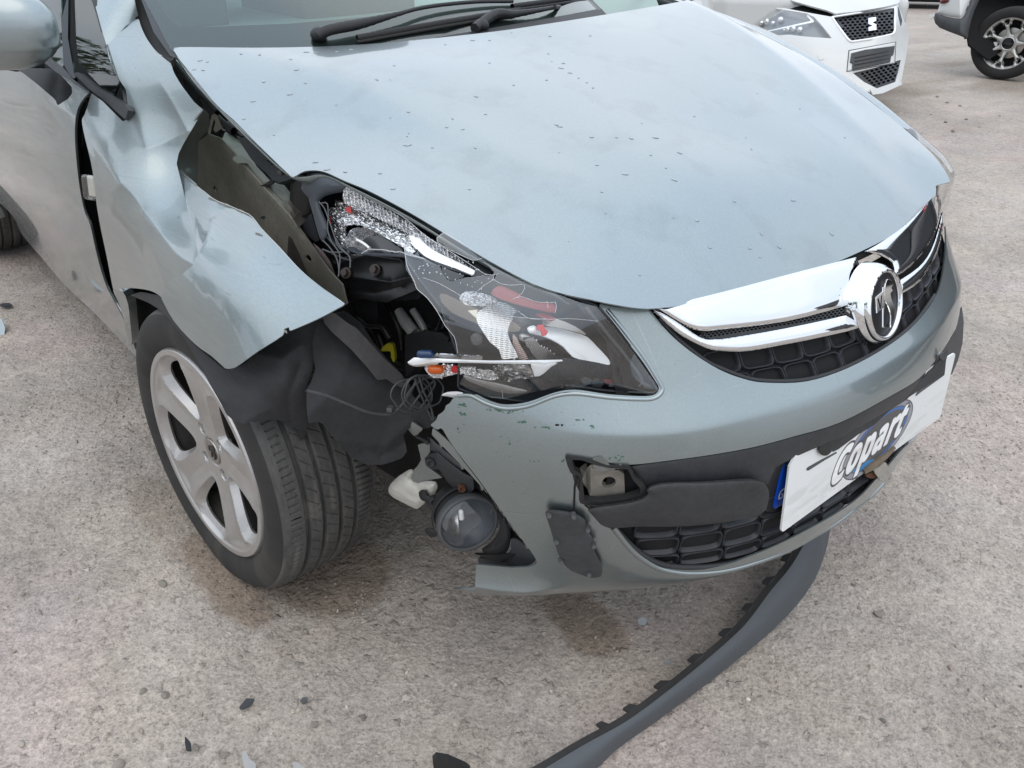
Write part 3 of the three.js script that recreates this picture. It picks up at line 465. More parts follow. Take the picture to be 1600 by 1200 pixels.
{
  const t = new THREE.Group(); t.name = 'bumper_trim'; car.add(t);
  const up = [[984, 729], ...S([[1010, 725], [1050, 720], [1115, 711], [1180, 699], [1240, 683], [1313, 661], [1393, 619], [1436, 592], [1470, 553], [1494, 513], [1503, 480]], 3), [1506, 502], [1504, 537], [1497, 563], [1488, 584], [1440, 610], [1400, 635], [1320, 680], [1240, 715], [1212, 730], [1200, 757], [1179, 757], [1100, 758], [1040, 759], [1012, 772], [1000, 750]];
  mesh('trim_face', panel(up, onBumper(up, -0.006, 9), { step: 3, uv: 'zy', thick: 0.004, round: [0.004, 4] }), M.trim, t);
  const blk = [...S([[918, 797], [935, 793], [965, 789], [1000, 782], [1013, 772], [1012, 764], [1040, 756], [1100, 755], [1150, 752], [1180, 751], [1196, 757], [1202, 775], [1197, 797]], 3), ...S([[1185, 806], [1140, 815], [1099, 820], [1050, 823], [989, 823], [955, 826], [938, 819]], 2)];
  mesh('trim_block', panel(blk, onBumper(blk, 0.012), { step: 2.5, uv: 'zy', thick: 0.01, round: [0.007, 5], bump: folds([[[[1060, 815], [1100, 800], [1150, 765], [1180, 755]], -0.0007, 4, 1], [[[1110, 812], [1160, 785], [1190, 770]], -0.0007, 4, 1]]) }), M.scuffedTrim, t, 'scuffed lower block of the black trim');
  mesh('trim_side', panel([[1212, 706], [1232, 700], [1226, 760], [1212, 800], [1196, 800], [1203, 775], [1197, 757]], onBumper([[1212, 706], [1232, 700], [1226, 760], [1212, 800], [1196, 800], [1203, 775]], -0.012), { step: 2.5, uv: 'zy', thick: 0.004 }), M.black, t);
  // towing eye mount, open where its cover has gone
  const fr = G7([[150, 260], [180, 255], [300, 275], [380, 305], [500, 308], [530, 370], [575, 400], [605, 465], [580, 490], [480, 505], [330, 520], [250, 515], [225, 490], [232, 380], [205, 350], [180, 345]]), ho = G7([[180, 272], [240, 275], [310, 300], [390, 318], [490, 325], [520, 385], [560, 430], [555, 462], [470, 490], [330, 505], [255, 495], [243, 400], [232, 350], [200, 330]]);
  mesh('mount_frame', panel(S(fr, 2, true), onBumper(fr, 0.004), { holes: [ho], step: 1.3, uv: 'zy', thick: 0.012 }), M.black, t);
  mesh('mount_recess', panel(fr, onBumper(fr, -0.045), { step: 3, uv: 'zy', thick: 0.003 }), M.voidBlack, t);
  const br = G7([[240, 385], [262, 330], [285, 300], [345, 290], [360, 330], [440, 330], [470, 350], [475, 470], [440, 485], [300, 500], [285, 480], [275, 440], [262, 420]]);
  mesh('bumper_bracket', panel(br, onBumper(br, -0.012), { holes: [S(G7([[350, 395], [365, 372], [395, 365], [420, 378], [425, 400], [405, 420], [375, 425], [355, 415]]), 3, true)], step: 1.2, uv: 'zy', thick: 0.012, bump: folds([[G7([[290, 300], [290, 480]]), 0.008, 4, 1.5], [G7([[300, 330], [470, 335]]), 0.006, 4, 1.5], [G7([[262, 340], [265, 430]]), -0.010, 3, 1]]) }), std([0.36, 0.335, 0.29], 0.55, 0.35, { map: scuff }), t);
  mesh('chipped_edge', panel(G7(ragged([[300, 270], [340, 258], [380, 290], [400, 310], [450, 300], [470, 315], [380, 330], [330, 335], [300, 310], [300, 270]], 5, 8, 16)), onBumper(G7([[300, 270], [340, 258], [400, 300], [470, 315], [380, 330], [300, 310]]), 0.003), { step: 1.2, uv: 'zy', thick: 0.004 }), M.primer, t);
  // blanking plate hanging flat against the bumper by its pins
  const pl = G7([[42, 562], [65, 550], [130, 556], [200, 570], [258, 600], [270, 655], [300, 700], [310, 770], [345, 840], [352, 880], [340, 908], [290, 914], [220, 892], [160, 860], [115, 790], [85, 700], [62, 625]]);
  mesh('blanking_plate', panel(S(pl, 2, true), onBumper(pl, 0.010), { step: 1.8, uv: 'zy', thick: 0.004, round: [0.003, 3] }), M.greyTrim, t);
  for (const [x, y] of G7([[62, 572], [195, 578], [102, 715], [305, 738], [278, 892], [128, 824], [272, 650]])) { const p = bumperPt(x, y, 0.012); mesh('trim_pin', orient(new THREE.CylinderGeometry(0.0035, 0.005, 0.012, 10), p, V(0.75, 0.2, 0.6)), M.grey, t); }
  mesh('split_line', tube(G7([[222, 352], [205, 400], [200, 470], [198, 560]]).map(([x, y]) => bumperPt(x, y, 0.0005)), 0.0016), M.voidBlack, t);
}
// scrapes of green paint and chipped lacquer on the bumper's corner
{
  const spots = [], r = rng(9), chip = (x, y, w, h, seed) => { const q = rng(seed), o = []; for (let i = 0; i < 14; i++) { const a = i / 14 * 6.283, k = 0.45 + 0.75 * q(); o.push([x + w * k * Math.cos(a), y + h * k * Math.sin(a)]); } return o; };
  for (const [x, y, w, h, n] of [[722, 633, 13, 7, 9], [720, 646, 10, 4, 8], [770, 640, 14, 3, 7], [800, 643, 20, 3, 9], [812, 660, 9, 2.5, 4], [848, 668, 16, 2, 6], [716, 674, 4, 6, 4], [905, 656, 9, 2, 4], [925, 668, 7, 5, 4], [965, 714, 18, 6, 10], [795, 690, 2, 16, 4], [830, 722, 14, 2, 3], [880, 720, 6, 3, 3]]) for (let k = 0; k < n; k++) { const px = x + w * (r() + r() - 1), py = y + h * (r() + r() - 1), q = 0.9 + 2.4 * r() * r(), o = chip(px, py, q * (w > h ? 1.5 : 0.8), q * 0.8, Math.round(px * 7 + py * 31)); spots.push(panel(o, onBumper(o, 0.0006, 2), { step: 0.4, uv: "zy", thick: 0.0003 })); }
  mesh('green_scrape', spots, M.greenScrape, car).userData.kind = 'stuff';
  // rolled upper edge of the bumper under the lamp
  mesh('bumper_flange', tube(S([[716, 618], [736, 618], [760, 630], [790, 638], [826, 634], [866, 619], [900, 615], [950, 621], [1000, 624], [1022, 622], [1034, 611], [1030, 598], [1008, 562], [980, 524], [948, 484]], 3).map(([x, y]) => bumperPt(x, y, -0.0022)), 0.0040), M.paint, car);
  const holes = [[870, 664, 3.5, 2.2], [878, 664, 2.5, 2]].map(([x, y, w, h]) => { const o = chip(x, y, w, h, Math.round(x)); return panel(o, onBumper(o, 0.0009, 3), { step: 0.8, thick: 0.0004 }); });
  mesh('puncture', holes, M.voidBlack, car).userData.kind = 'stuff';
}

// ---------------------------------------------------------------- wheels: axle along local z, outside face towards +z
const STEER = rad(3.7);
function tyreGeo(seg = 1500, flat = 0.296) {
  // section: [radius, z]; tread between z = -0.098 and 0.098
  const sec = [[0.222, 0.094], [0.230, 0.101], [0.245, 0.107], [0.262, 0.109], [0.278, 0.1065], [0.289, 0.1025]], n = 150, prof = [...sec];
  for (let i = 0; i <= n; i++) { const z = lerp(0.100, -0.100, i / n), a = Math.abs(z) / 0.1; prof.push([0.3055 - 0.0035 * a * a - 0.010 * Math.pow(a, 7), z]); }
  prof.push(...sec.slice().reverse().map(([r, z]) => [r, -z]));
  const grooves = [0.052, 0.018, -0.018, -0.052], p = [], uv = [], idx = [], m = prof.length;
  for (let j = 0; j <= seg; j++) {
    const a = j / seg * 2 * Math.PI, s = a * 0.305;
    for (let i = 0; i < m; i++) {
      let [r, z] = prof[i];
      if (i >= 6 && i <= 6 + n) {
        let d = 0; for (const g of grooves) d = Math.max(d, 0.010 * sstep(0.0046, 0.0038, Math.abs(z - g)));
        const cut = (per, slant, w, z0, z1) => { const t = (((s + slant * z) / per) % 1 + 1) % 1; return z > z0 && z < z1 && Math.abs(t - 0.5) * per < w ? 1 : 0; };
        d = Math.max(d, 0.0028 * cut(0.0150, 0.10, 0.0016, 0.064, 0.084), 0.0022 * cut(0.0272, -0.9, 0.0011, 0.024, 0.046), 0.0022 * cut(0.0272, -0.9, 0.0011, -0.046, -0.024), 0.0022 * cut(0.0272, -0.7, 0.0011, -0.012, 0.012), 0.004 * cut(0.0136, -0.2, 0.0019, -0.094, -0.060));
        r -= d;
      }
      let x = Math.cos(a) * r, y = Math.sin(a) * r;
      if (y < -flat + 0.02) { const t = clamp((-flat + 0.02 - y) / 0.03); z *= 1 + 0.05 * t; y = Math.max(y, -flat); }
      p.push(x, y, z); uv.push(s * 1, (i < 7 || i > 6 + n ? 0.03 : 0.1 + 0.8 * (i - 6) / n) * 0.35);
    }
  }
  for (let j = 0; j < seg; j++) for (let i = 0; i < m - 1; i++) { const k = j * m + i; idx.push(k, k + m, k + 1, k + 1, k + m, k + m + 1); }
  const g = new THREE.BufferGeometry(); g.setAttribute('position', new THREE.Float32BufferAttribute(p, 3)); g.setAttribute('uv', new THREE.Float32BufferAttribute(uv, 2)); g.setIndex(idx); g.computeVertexNormals(); return g;
}
const tyreTex = tex(1024, (u, v, o) => {
  const side = v < 0.088 || v > 0.912, a = fbm(u * 30, v * 12, 4, 501, 0), b = fbm(u * 200, v * 60, 2, 511); let k = 0.62 + 0.5 * (a - 0.35) + 0.35 * (b - 0.5); const mud = sstep(0.55, 0.75, fbm(u * 18 + 3, v * 20, 4, 521)); 
  const q = side ? 0.36 : 1.25, w = mud * (side ? 0.22 : 0.4); o[0] = 0.075 * k * q + 0.10 * w; o[1] = 0.073 * k * q + 0.086 * w; o[2] = 0.070 * k * q + 0.066 * w;
}, { srgb: true, m: 256 });
M.tyre = new THREE.MeshStandardMaterial({ map: tyreTex, roughness: 0.78, color: 0xffffff });
tyreTex.repeat.set(1 / 1.9, 1 / 0.35);
function rimParts(parent, face) {
  // face sheet in polar coordinates
  const open = [[0.080, 0], [0.098, -10], [0.13, -15], [0.16, -16.5], [0.183, -15], [0.195, -7], [0.195, 7], [0.183, 15], [0.160, 16.5], [0.13, 15], [0.098, 10]].map(([r, d]) => [r, d]);
  const poly = S(open.map(([r, d]) => [r * Math.cos(rad(d)), r * Math.sin(rad(d))]), 4, true), hole = outlineSd([poly]);
  const holeD = (x, y) => { let a = Math.atan2(y, x) - rad(-27); const st = rad(72); a -= Math.round(a / st) * st; const r = Math.hypot(x, y); return -hole(r * Math.cos(a), r * Math.sin(a)); };
  const zf = (x, y) => {
    const r = Math.hypot(x, y), d = holeD(x, y), a = Math.atan2(y, x) - rad(-27), st = rad(72), k = a - Math.round(a / st) * st;
    let z = 0.082 + 0.018 * sstep(0.05, 0.2, r) + 0.004 * sstep(0.205, 0.212, r) - 0.012 * sstep(0.221, 0.228, r);
    const wd = lerp(0.010, 0.017, sstep(0.10, 0.18, r)), e = clamp(1 - Math.max(d, 0) / wd);
    z -= 0.013 * e * sstep(0.214, 0.208, r); z += 0.0025 * sstep(wd * 2.4, wd, d) * (1 - e) * sstep(0.2, 0.19, r) - 0.006 * sstep(0.02, 0.06, d) * sstep(0.07, 0.1, r) * sstep(0.205, 0.19, r);
    for (let b = 0; b < 4; b++) { const t = rad(39 + 90 * b), e = Math.hypot(x - 0.052 * Math.cos(t), y - 0.052 * Math.sin(t)); z -= 0.016 * sstep(0.0135, 0.0105, e); }
    z -= 0.004 * sstep(0.034, 0.031, r);
    return z;
  };
  const pos = (u, v) => V(v * Math.cos(u), v * Math.sin(u), zf(v * Math.cos(u), v * Math.sin(u)));
  const g = sheet(pos, [0, 2 * Math.PI * 1.0008, 0.002, 0.230], 560, 150, (u, v, p) => Math.min(holeD(p.x, p.y), v > 0.229 ? -1 : 1), { thick: 0.005, uv: 'xy', toward: V(0, 0, 3) });
  mesh('rim_barrel', lathe([[0.222, 0.088], [0.224, 0.080], [0.212, 0.070], [0.205, 0.03], [0.198, -0.02], [0.205, -0.085], [0.224, -0.098]], 72).rotateX(Math.PI / 2), M.apronDark, parent);
  const rim = mesh('rim', g, M.alloy, parent);
  const inner = mesh('brake_disc', [lathe([[0.03, 0.02], [0.13, 0.02], [0.132, 0.012], [0.132, 0.0], [0.03, 0.0]], 48).rotateX(Math.PI / 2), lathe([[0, -0.03], [0.198, -0.03], [0.198, -0.035]], 48).rotateX(Math.PI / 2)], M.apronDark, parent);
  const bolts = []; for (let b = 0; b < 4; b++) { const t = rad(39 + 90 * b), c = new THREE.CylinderGeometry(0.0085, 0.0095, 0.014, 6).rotateX(Math.PI / 2); c.translate(0.052 * Math.cos(t), 0.052 * Math.sin(t), 0.070); bolts.push(c); }
  for (const b of bolts) mesh('wheel_bolt', b, M.steel, parent);
  // centre cap: dished disc, raised ring, winged emblem
  mesh('centre_cap', lathe([[0, 0.0815], [0.020, 0.0815], [0.0235, 0.083], [0.026, 0.0835], [0.028, 0.082], [0.0285, 0.074]], 40).rotateX(Math.PI / 2), M.steel, parent);
  mesh('emblem', emblem(0.020).translate(0, 0, 0.0822), M.apronDark, parent);
  const valve = orient(new THREE.CylinderGeometry(0.004, 0.005, 0.03, 8), V(-0.10, -0.165, 0.066), V(0.1, 0.3, 1)); mesh('valve', valve, M.black, parent);
}
// badge figure: a beaked head and wing over a small flag with a V, as a raised relief of radius r, facing +z
function emblem(r) {
  const sh = new THREE.Shape(); const pts = S([[0.15, 0.80], [0.42, 0.74], [0.58, 0.56], [0.44, 0.47], [0.52, 0.36], [0.36, 0.30], [0.42, 0.05], [0.60, -0.25], [0.50, -0.62], [0.25, -0.86], [0.30, -0.45], [0.20, -0.15], [0.02, 0.10], [-0.05, 0.45]], 3, true);
  pts.forEach(([x, y], i) => i ? sh.lineTo(x * r, y * r) : sh.moveTo(x * r, y * r));
  const fl = new THREE.Shape(); [[-0.68, 0.42], [-0.15, 0.50], [-0.18, -0.05], [-0.66, -0.10]].forEach(([x, y], i) => i ? fl.lineTo(x * r, y * r) : fl.moveTo(x * r, y * r));
  const hl = new THREE.Path(); [[-0.60, 0.34], [-0.50, 0.36], [-0.42, 0.08], [-0.33, 0.38], [-0.23, 0.40], [-0.38, -0.02], [-0.47, -0.03]].forEach(([x, y], i) => i ? hl.lineTo(x * r, y * r) : hl.moveTo(x * r, y * r)); fl.holes.push(hl);
  const pole = new THREE.Shape(); [[-0.13, 0.62], [-0.04, 0.62], [-0.22, -0.75], [-0.30, -0.70]].forEach(([x, y], i) => i ? pole.lineTo(x * r, y * r) : pole.moveTo(x * r, y * r));
  return merge([sh, fl, pole].map((s) => new THREE.ExtrudeGeometry(s, { depth: r * 0.05, bevelEnabled: true, bevelSize: r * 0.02, bevelThickness: r * 0.03, bevelSegments: 2 })));
}
function wheel(at, steer, name) {
  const w = new THREE.Group(); w.name = name; w.position.copy(at); w.rotation.y = steer; car.add(w);
  mesh('tyre', tyreGeo(), M.tyre, w); rimParts(w); return w;
}
wheel(V(0.003, 0.293, 0.772), STEER, 'front_wheel');
{
  const w = new THREE.Group(); w.name = 'rear_wheel'; w.position.set(-2.511, 0.296, 0.765); car.add(w);
  mesh('tyre', tyreGeo(600), M.tyre, w);
  mesh('rim', lathe([[0, 0.08], [0.06, 0.085], [0.2, 0.095], [0.222, 0.098], [0.226, 0.09], [0.2, -0.02], [0.222, -0.098]], 48).rotateX(Math.PI / 2), M.alloy, w);
}

// ---------------------------------------------------------------- door
{
  const d = new THREE.Group(); d.name = 'door'; car.add(d);
  const front = S([[139, 144], [128, 157], [120, 175], [117, 200], [118, 235], [124, 290], [132, 330], [141, 352], [148, 384], [156, 416], [166, 447], [177, 468], [190, 492]], 4);
  const low = S([[221, 567], [198, 542], [162, 504], [135, 477], [101, 445], [61, 398], [34, 366], [20, 338], [-20, 300], [-80, 262]], 3);
  const skin = [[-80, 80], [0, 108], [25, 112], [80, 109], ...front, [205, 530], ...low];
  mesh('door_skin', panel(skin, [[139, 144, 'z', 0.805], [80, 110, 'z', 0.825], [0, 108, 'z', 0.835], [-80, 80, 'z', 0.84], [117, 200, 'z', 0.838], [60, 190, 'z', 0.856], [-40, 160, 'z', 0.862], [124, 290, 'z', 0.856], [80, 290, 'z', 0.866], [0, 240, 'z', 0.866], [141, 352, 'z', 0.856], [156, 416, 'z', 0.848], [100, 400, 'z', 0.850], [177, 468, 'z', 0.835], [221, 567, 'z', 0.79], [150, 470, 'z', 0.826], [162, 504, 'z', 0.80], [101, 445, 'z', 0.812], [34, 366, 'z', 0.80], [-80, 262, 'z', 0.79], [50, 340, 'z', 0.845]],
    { step: 3, uv: 'xy', thick: 0.003, bump: folds([[S([[-60, 150], [20, 175], [70, 192], [95, 215], [110, 260], [122, 310]]), -0.006, 9, 5], [S([[-60, 128], [10, 140], [60, 160], [100, 172], [118, 180]]), 0.005, 10, 6], [[[0, 293], [30, 325], [56, 364]], -0.004, 5, 2], [[[118, 405], [128, 425]], -0.0015, 3], [[[130, 450], [140, 478]], -0.0015, 3]]) }), M.paint, d);
  mesh('door_edge', tube(front.map(([x, y], i) => pt(x + 3, y, 'z', lerp(0.80, 0.83, clamp(i / 20)) - 0.002)), 0.0022, { seg: 2 }), M.steel, d);
  // rubber strips round the glass, and the glass
  mesh('window_glass', panel([[-80, -60], [92, -60], [101, 98], [96, 108], [60, 80], [-80, 30]], [[-80, -60, 'z', 0.74], [92, -60, 'z', 0.70], [100, 100, 'z', 0.79], [-80, 40, 'z', 0.83]], { uv: 'xy', thick: 0.003 }), M.sideGlass, d);
  mesh('window_frame', [panel([[84, -20], [93, -20], [99, 100], [112, 122], [120, 122], [116, 116], [106, 60], [107, -20], [105, -20]].map((q) => q), [[90, -20, 'z', 0.722], [110, 118, 'z', 0.802]], { uv: 'xy', thick: 0.01, step: 2.5 })], M.blackGloss, d);
  mesh('window_seal', panel([[60, 78], [80, 92], [97, 104], [113, 123], [140, 144], [136, 150], [108, 130], [84, 110], [62, 92]], [[60, 85, 'z', 0.826], [138, 147, 'z', 0.803]], { uv: 'xy', thick: 0.008, step: 2.5 }), M.trim, d);
}
// dark gap behind the sprung door edge
mesh('door_gap', panel([[139, 146], [120, 178], [112, 240], [126, 345], [150, 420], [200, 540], [215, 560], [215, 520], [190, 455], [176, 440], [166, 340], [150, 250], [140, 190]], [[139, 146, 'z', 0.78], [126, 345, 'z', 0.80], [205, 545, 'z', 0.75], [176, 440, 'z', 0.80]], { uv: 'xy', step: 3, thick: 0.01 }), M.voidBlack, car);
mesh('door_seal', tube([[137, 152], [127, 180], [123, 215], [127, 262], [136, 318], [150, 380], [163, 425], [178, 462]].map(([x, y]) => pt(x, y, 'z', 0.797)), 0.006), M.rubber, car);

// ---------------------------------------------------------------- mirror
{
  const m = new THREE.Group(); m.name = 'door_mirror'; car.add(m);
  const c = pt(-22, 46, 'z', 0.965), g = new THREE.SphereGeometry(1, 64, 48), p = g.attributes.position, q = new THREE.Vector3();
  const ax = camR.clone().setY(0).normalize();
  for (let i = 0; i < p.count; i++) { q.fromBufferAttribute(p, i); const sx = Math.sign(q.x) * Math.pow(Math.abs(q.x), 0.78), sy = Math.sign(q.y) * Math.pow(Math.abs(q.y), 0.80); const w = V(0, 0, 0).addScaledVector(ax, sx * 0.132).addScaledVector(V(0, 1, 0), sy * 0.078 + (q.y < -0.3 ? 0.006 * Math.min(1, (-q.y - 0.3) * 8) : 0)).addScaledVector(ax.clone().cross(V(0, 1, 0)), q.z * 0.062); p.setXYZ(i, c.x + w.x, c.y + w.y, c.z + w.z); }
  g.computeVertexNormals(); mesh('mirror_housing', g, M.paint, m);
  mesh('mirror_arm', panel([[20, 106], [78, 107], [95, 117], [112, 136], [113, 145], [107, 154], [96, 161], [88, 157], [60, 133], [36, 114]], [[20, 106, 'z', 0.89], [78, 107, 'z', 0.86], [112, 145, 'z', 0.835], [96, 160, 'z', 0.862], [60, 130, 'z', 0.885]], { step: 2.5, uv: 'xy', thick: 0.02 }), M.black, m);
}

// ---------------------------------------------------------------- pillar, quarter light, windscreen, wipers
mesh('windscreen_pillar', panel([[141, -20], [206, -20], [217, 30], [197, 40], [178, 61], [167, 72], [160, 50]], [[141, -20, 'z', 0.715], [206, -20, 'z', 0.655], [217, 30, 'z', 0.668], [167, 72, 'z', 0.755], [180, 20, 'z', 0.71]], { uv: 'xy', step: 3, thick: 0.01 }), M.paint, car);
mesh('quarter_light', panel([[116, -20], [138, -20], [153, 25], [168, 70], [182, 118], [186, 128], [178, 151], [160, 138], [122, 98], [119, 60]], [[116, -20, 'z', 0.71], [138, -20, 'z', 0.70], [186, 128, 'z', 0.775], [178, 151, 'z', 0.785], [122, 98, 'z', 0.785]], { uv: 'xy', step: 3, thick: 0.004 }), M.sideGlass, car);
mesh('quarter_light_frame', [tube([[141, -20], [155, 22], [169, 72], [184, 118], [197, 150], [199, 170]].map(([x, y], i) => pt(x, y, 'z', 0.72 + 0.012 * i)), 0.006), panel([[113, 113], [122, 113], [150, 136], [178, 152], [196, 164], [200, 172], [196, 187], [188, 180], [160, 155], [138, 138]], [[113, 113, 'z', 0.80], [198, 170, 'z', 0.79], [188, 180, 'z', 0.797]], { uv: 'xy', step: 2.5, thick: 0.012 })], M.trim, car);
{
  // curved glass: leans back from a base line that bows forward in the middle
  const glassX = (y, z) => -0.075 - 0.70 * z * z - (y - 1.04) * 2.5;
  const f = (px, py) => { const d = ray(px, py), g = (k) => { const q = EYE.clone().addScaledVector(d, k); return q.x - glassX(q.y, q.z); }; let lo = 0.5, hi = 6; for (let i = 0; i < 44; i++) { const m = (lo + hi) / 2; if (g(m) > 0) lo = m; else hi = m; } return EYE.clone().addScaledVector(d, lo); };
  const back = (x, y) => f(x, y).addScaledVector(ray(x, y), 0.004), P3 = (y, z) => { const k = proj(V(glassX(y, z), y, z)); return [k[0], k[1]]; }, tr = P3(1.36, -0.56), tl = P3(1.36, 0.56), br = P3(1.06, -0.67);
  mesh('windscreen', panel([tl, tr, br, [1110, -12], [1064, 0], [900, 40], [700, 66], [500, 82], [270, 84], [205, -40]], f, { uv: 'xz', step: 10, thick: 0.003 }), M.screenGlass, car);
  mesh('windscreen_border', panel([[206, -40], [236, -40], [246, 0], [262, 30], [280, 42], [319, 42], [450, 37], [534, 30], [618, 22], [739, 3], [850, -20], [1040, -62], br, [1110, -8], [1066, 6], [900, 46], [700, 74], [500, 90], [268, 90], [240, 50]], back, { uv: 'xz', step: 6, thick: 0.002 }), M.frit, car);
  mesh('dashboard', panel([[180, -60], [1050, -60], [1040, 10], [900, 50], [268, 100]], [[272, 90, 'y', 0.93], [210, -60, 'y', 0.96], [1000, -20, 'y', 0.97], [700, 0, 'y', 0.97], [600, 60, 'y', 0.94]], { uv: 'xz', step: 12, thick: 0.01 }), M.dash, car);
  mesh('windscreen_seal', [panel([[205, -20], [215, -20], [224, 20], [246, 55], [268, 82], [272, 92], [266, 96], [248, 85], [230, 64], [220, 40]], [[205, -20, 'z', 0.652], [215, -20, 'z', 0.64], [230, 50, 'z', 0.668], [269, 90, 'z', 0.69]], { uv: 'xy', step: 2.5, thick: 0.01 })], M.rubber, car);
  mesh('scuttle', panel([[660, 62], [860, 28], [1050, -8], [1070, -16], [1066, 4], [980, 24], [850, 46], [700, 66]], (x, y) => f(x, y).addScaledVector(ray(x, y), -0.006), { uv: 'xz', step: 4, thick: 0.006 }), M.black, car);
  const lift = (x, y, h = 0.012) => f(x, y).addScaledVector(ray(x, y), -h);
  const arm = (name, pts, w0, w1, pivot, blade) => {
    const g = new THREE.Group(); g.name = name; car.add(g);
    const c = new THREE.CatmullRomCurve3(pts.map(([x, y, h]) => lift(x, y, h))), n = 30, list = [];
    for (let i = 0; i < n; i++) { const a = c.getPoint(i / n), b = c.getPoint((i + 1) / n), t = i / n, w = lerp(w0, w1, sstep(0.25, 0.55, t)); const q = new THREE.CylinderGeometry(w, w, a.distanceTo(b) * 1.15, 8); list.push(orient(q, a.clone().lerp(b, 0.5), b.clone().sub(a))); }
    mesh('wiper_arm', list, M.black, g);
    mesh('pivot_cover', orient(new THREE.SphereGeometry(0.017, 20, 14).scale(1, 0.85, 1), lift(...pivot), V(0, 1, 0)), M.black, g);
    const [bs, r] = blade; const bc = new THREE.CatmullRomCurve3(bs.map(([x, y, h]) => lift(x, y, h)));
    mesh('wiper_blade', [new THREE.TubeGeometry(bc, 24, r, 8), new THREE.TubeGeometry(new THREE.CatmullRomCurve3(bs.map(([x, y, h]) => lift(x, y + 6, h * 0.6))), 24, r * 0.5, 6)], M.rubber, g);
  };
  arm('wiper', [[496, 56, 0.02], [512, 48, 0.03], [560, 38, 0.032], [618, 23, 0.03], [660, 12, 0.026], [739, 3, 0.022], [800, 2, 0.02]], 0.011, 0.0042, [498, 54, 0.014], [[[558, 60, 0.014], [680, 38, 0.016], [800, 18, 0.016], [944, 4, 0.014]], 0.007]);
  arm('wiper', [[742, 44, 0.02], [776, 22, 0.034], [800, 22, 0.03], [870, 11, 0.024], [950, 2, 0.02], [1020, -10, 0.02]], 0.011, 0.005, [752, 40, 0.014], [[[800, 10, 0.012], [900, -4, 0.012], [1040, -30, 0.012]], 0.006]);
  mesh('washer_jet', orient(new THREE.SphereGeometry(0.012, 16, 12), lift(1003, 11, 0.014), V(0, 1, 0)), M.black, car);
  mesh('wiper_link', tube([[950, 20], [985, 6], [1010, -6]].map(([x, y]) => lift(x, y, 0.012)), 0.006), M.black, car);
  mesh('pillar_gap', tube(S([[164, 75], [171, 66], [180, 57], [197, 39], [217, 26]], 3).map(([x, y], i) => pt(x, y, 'z', lerp(0.757, 0.668, i / 12) - 0.001)), 0.0022, { seg: 2 }), M.voidBlack, car);
}

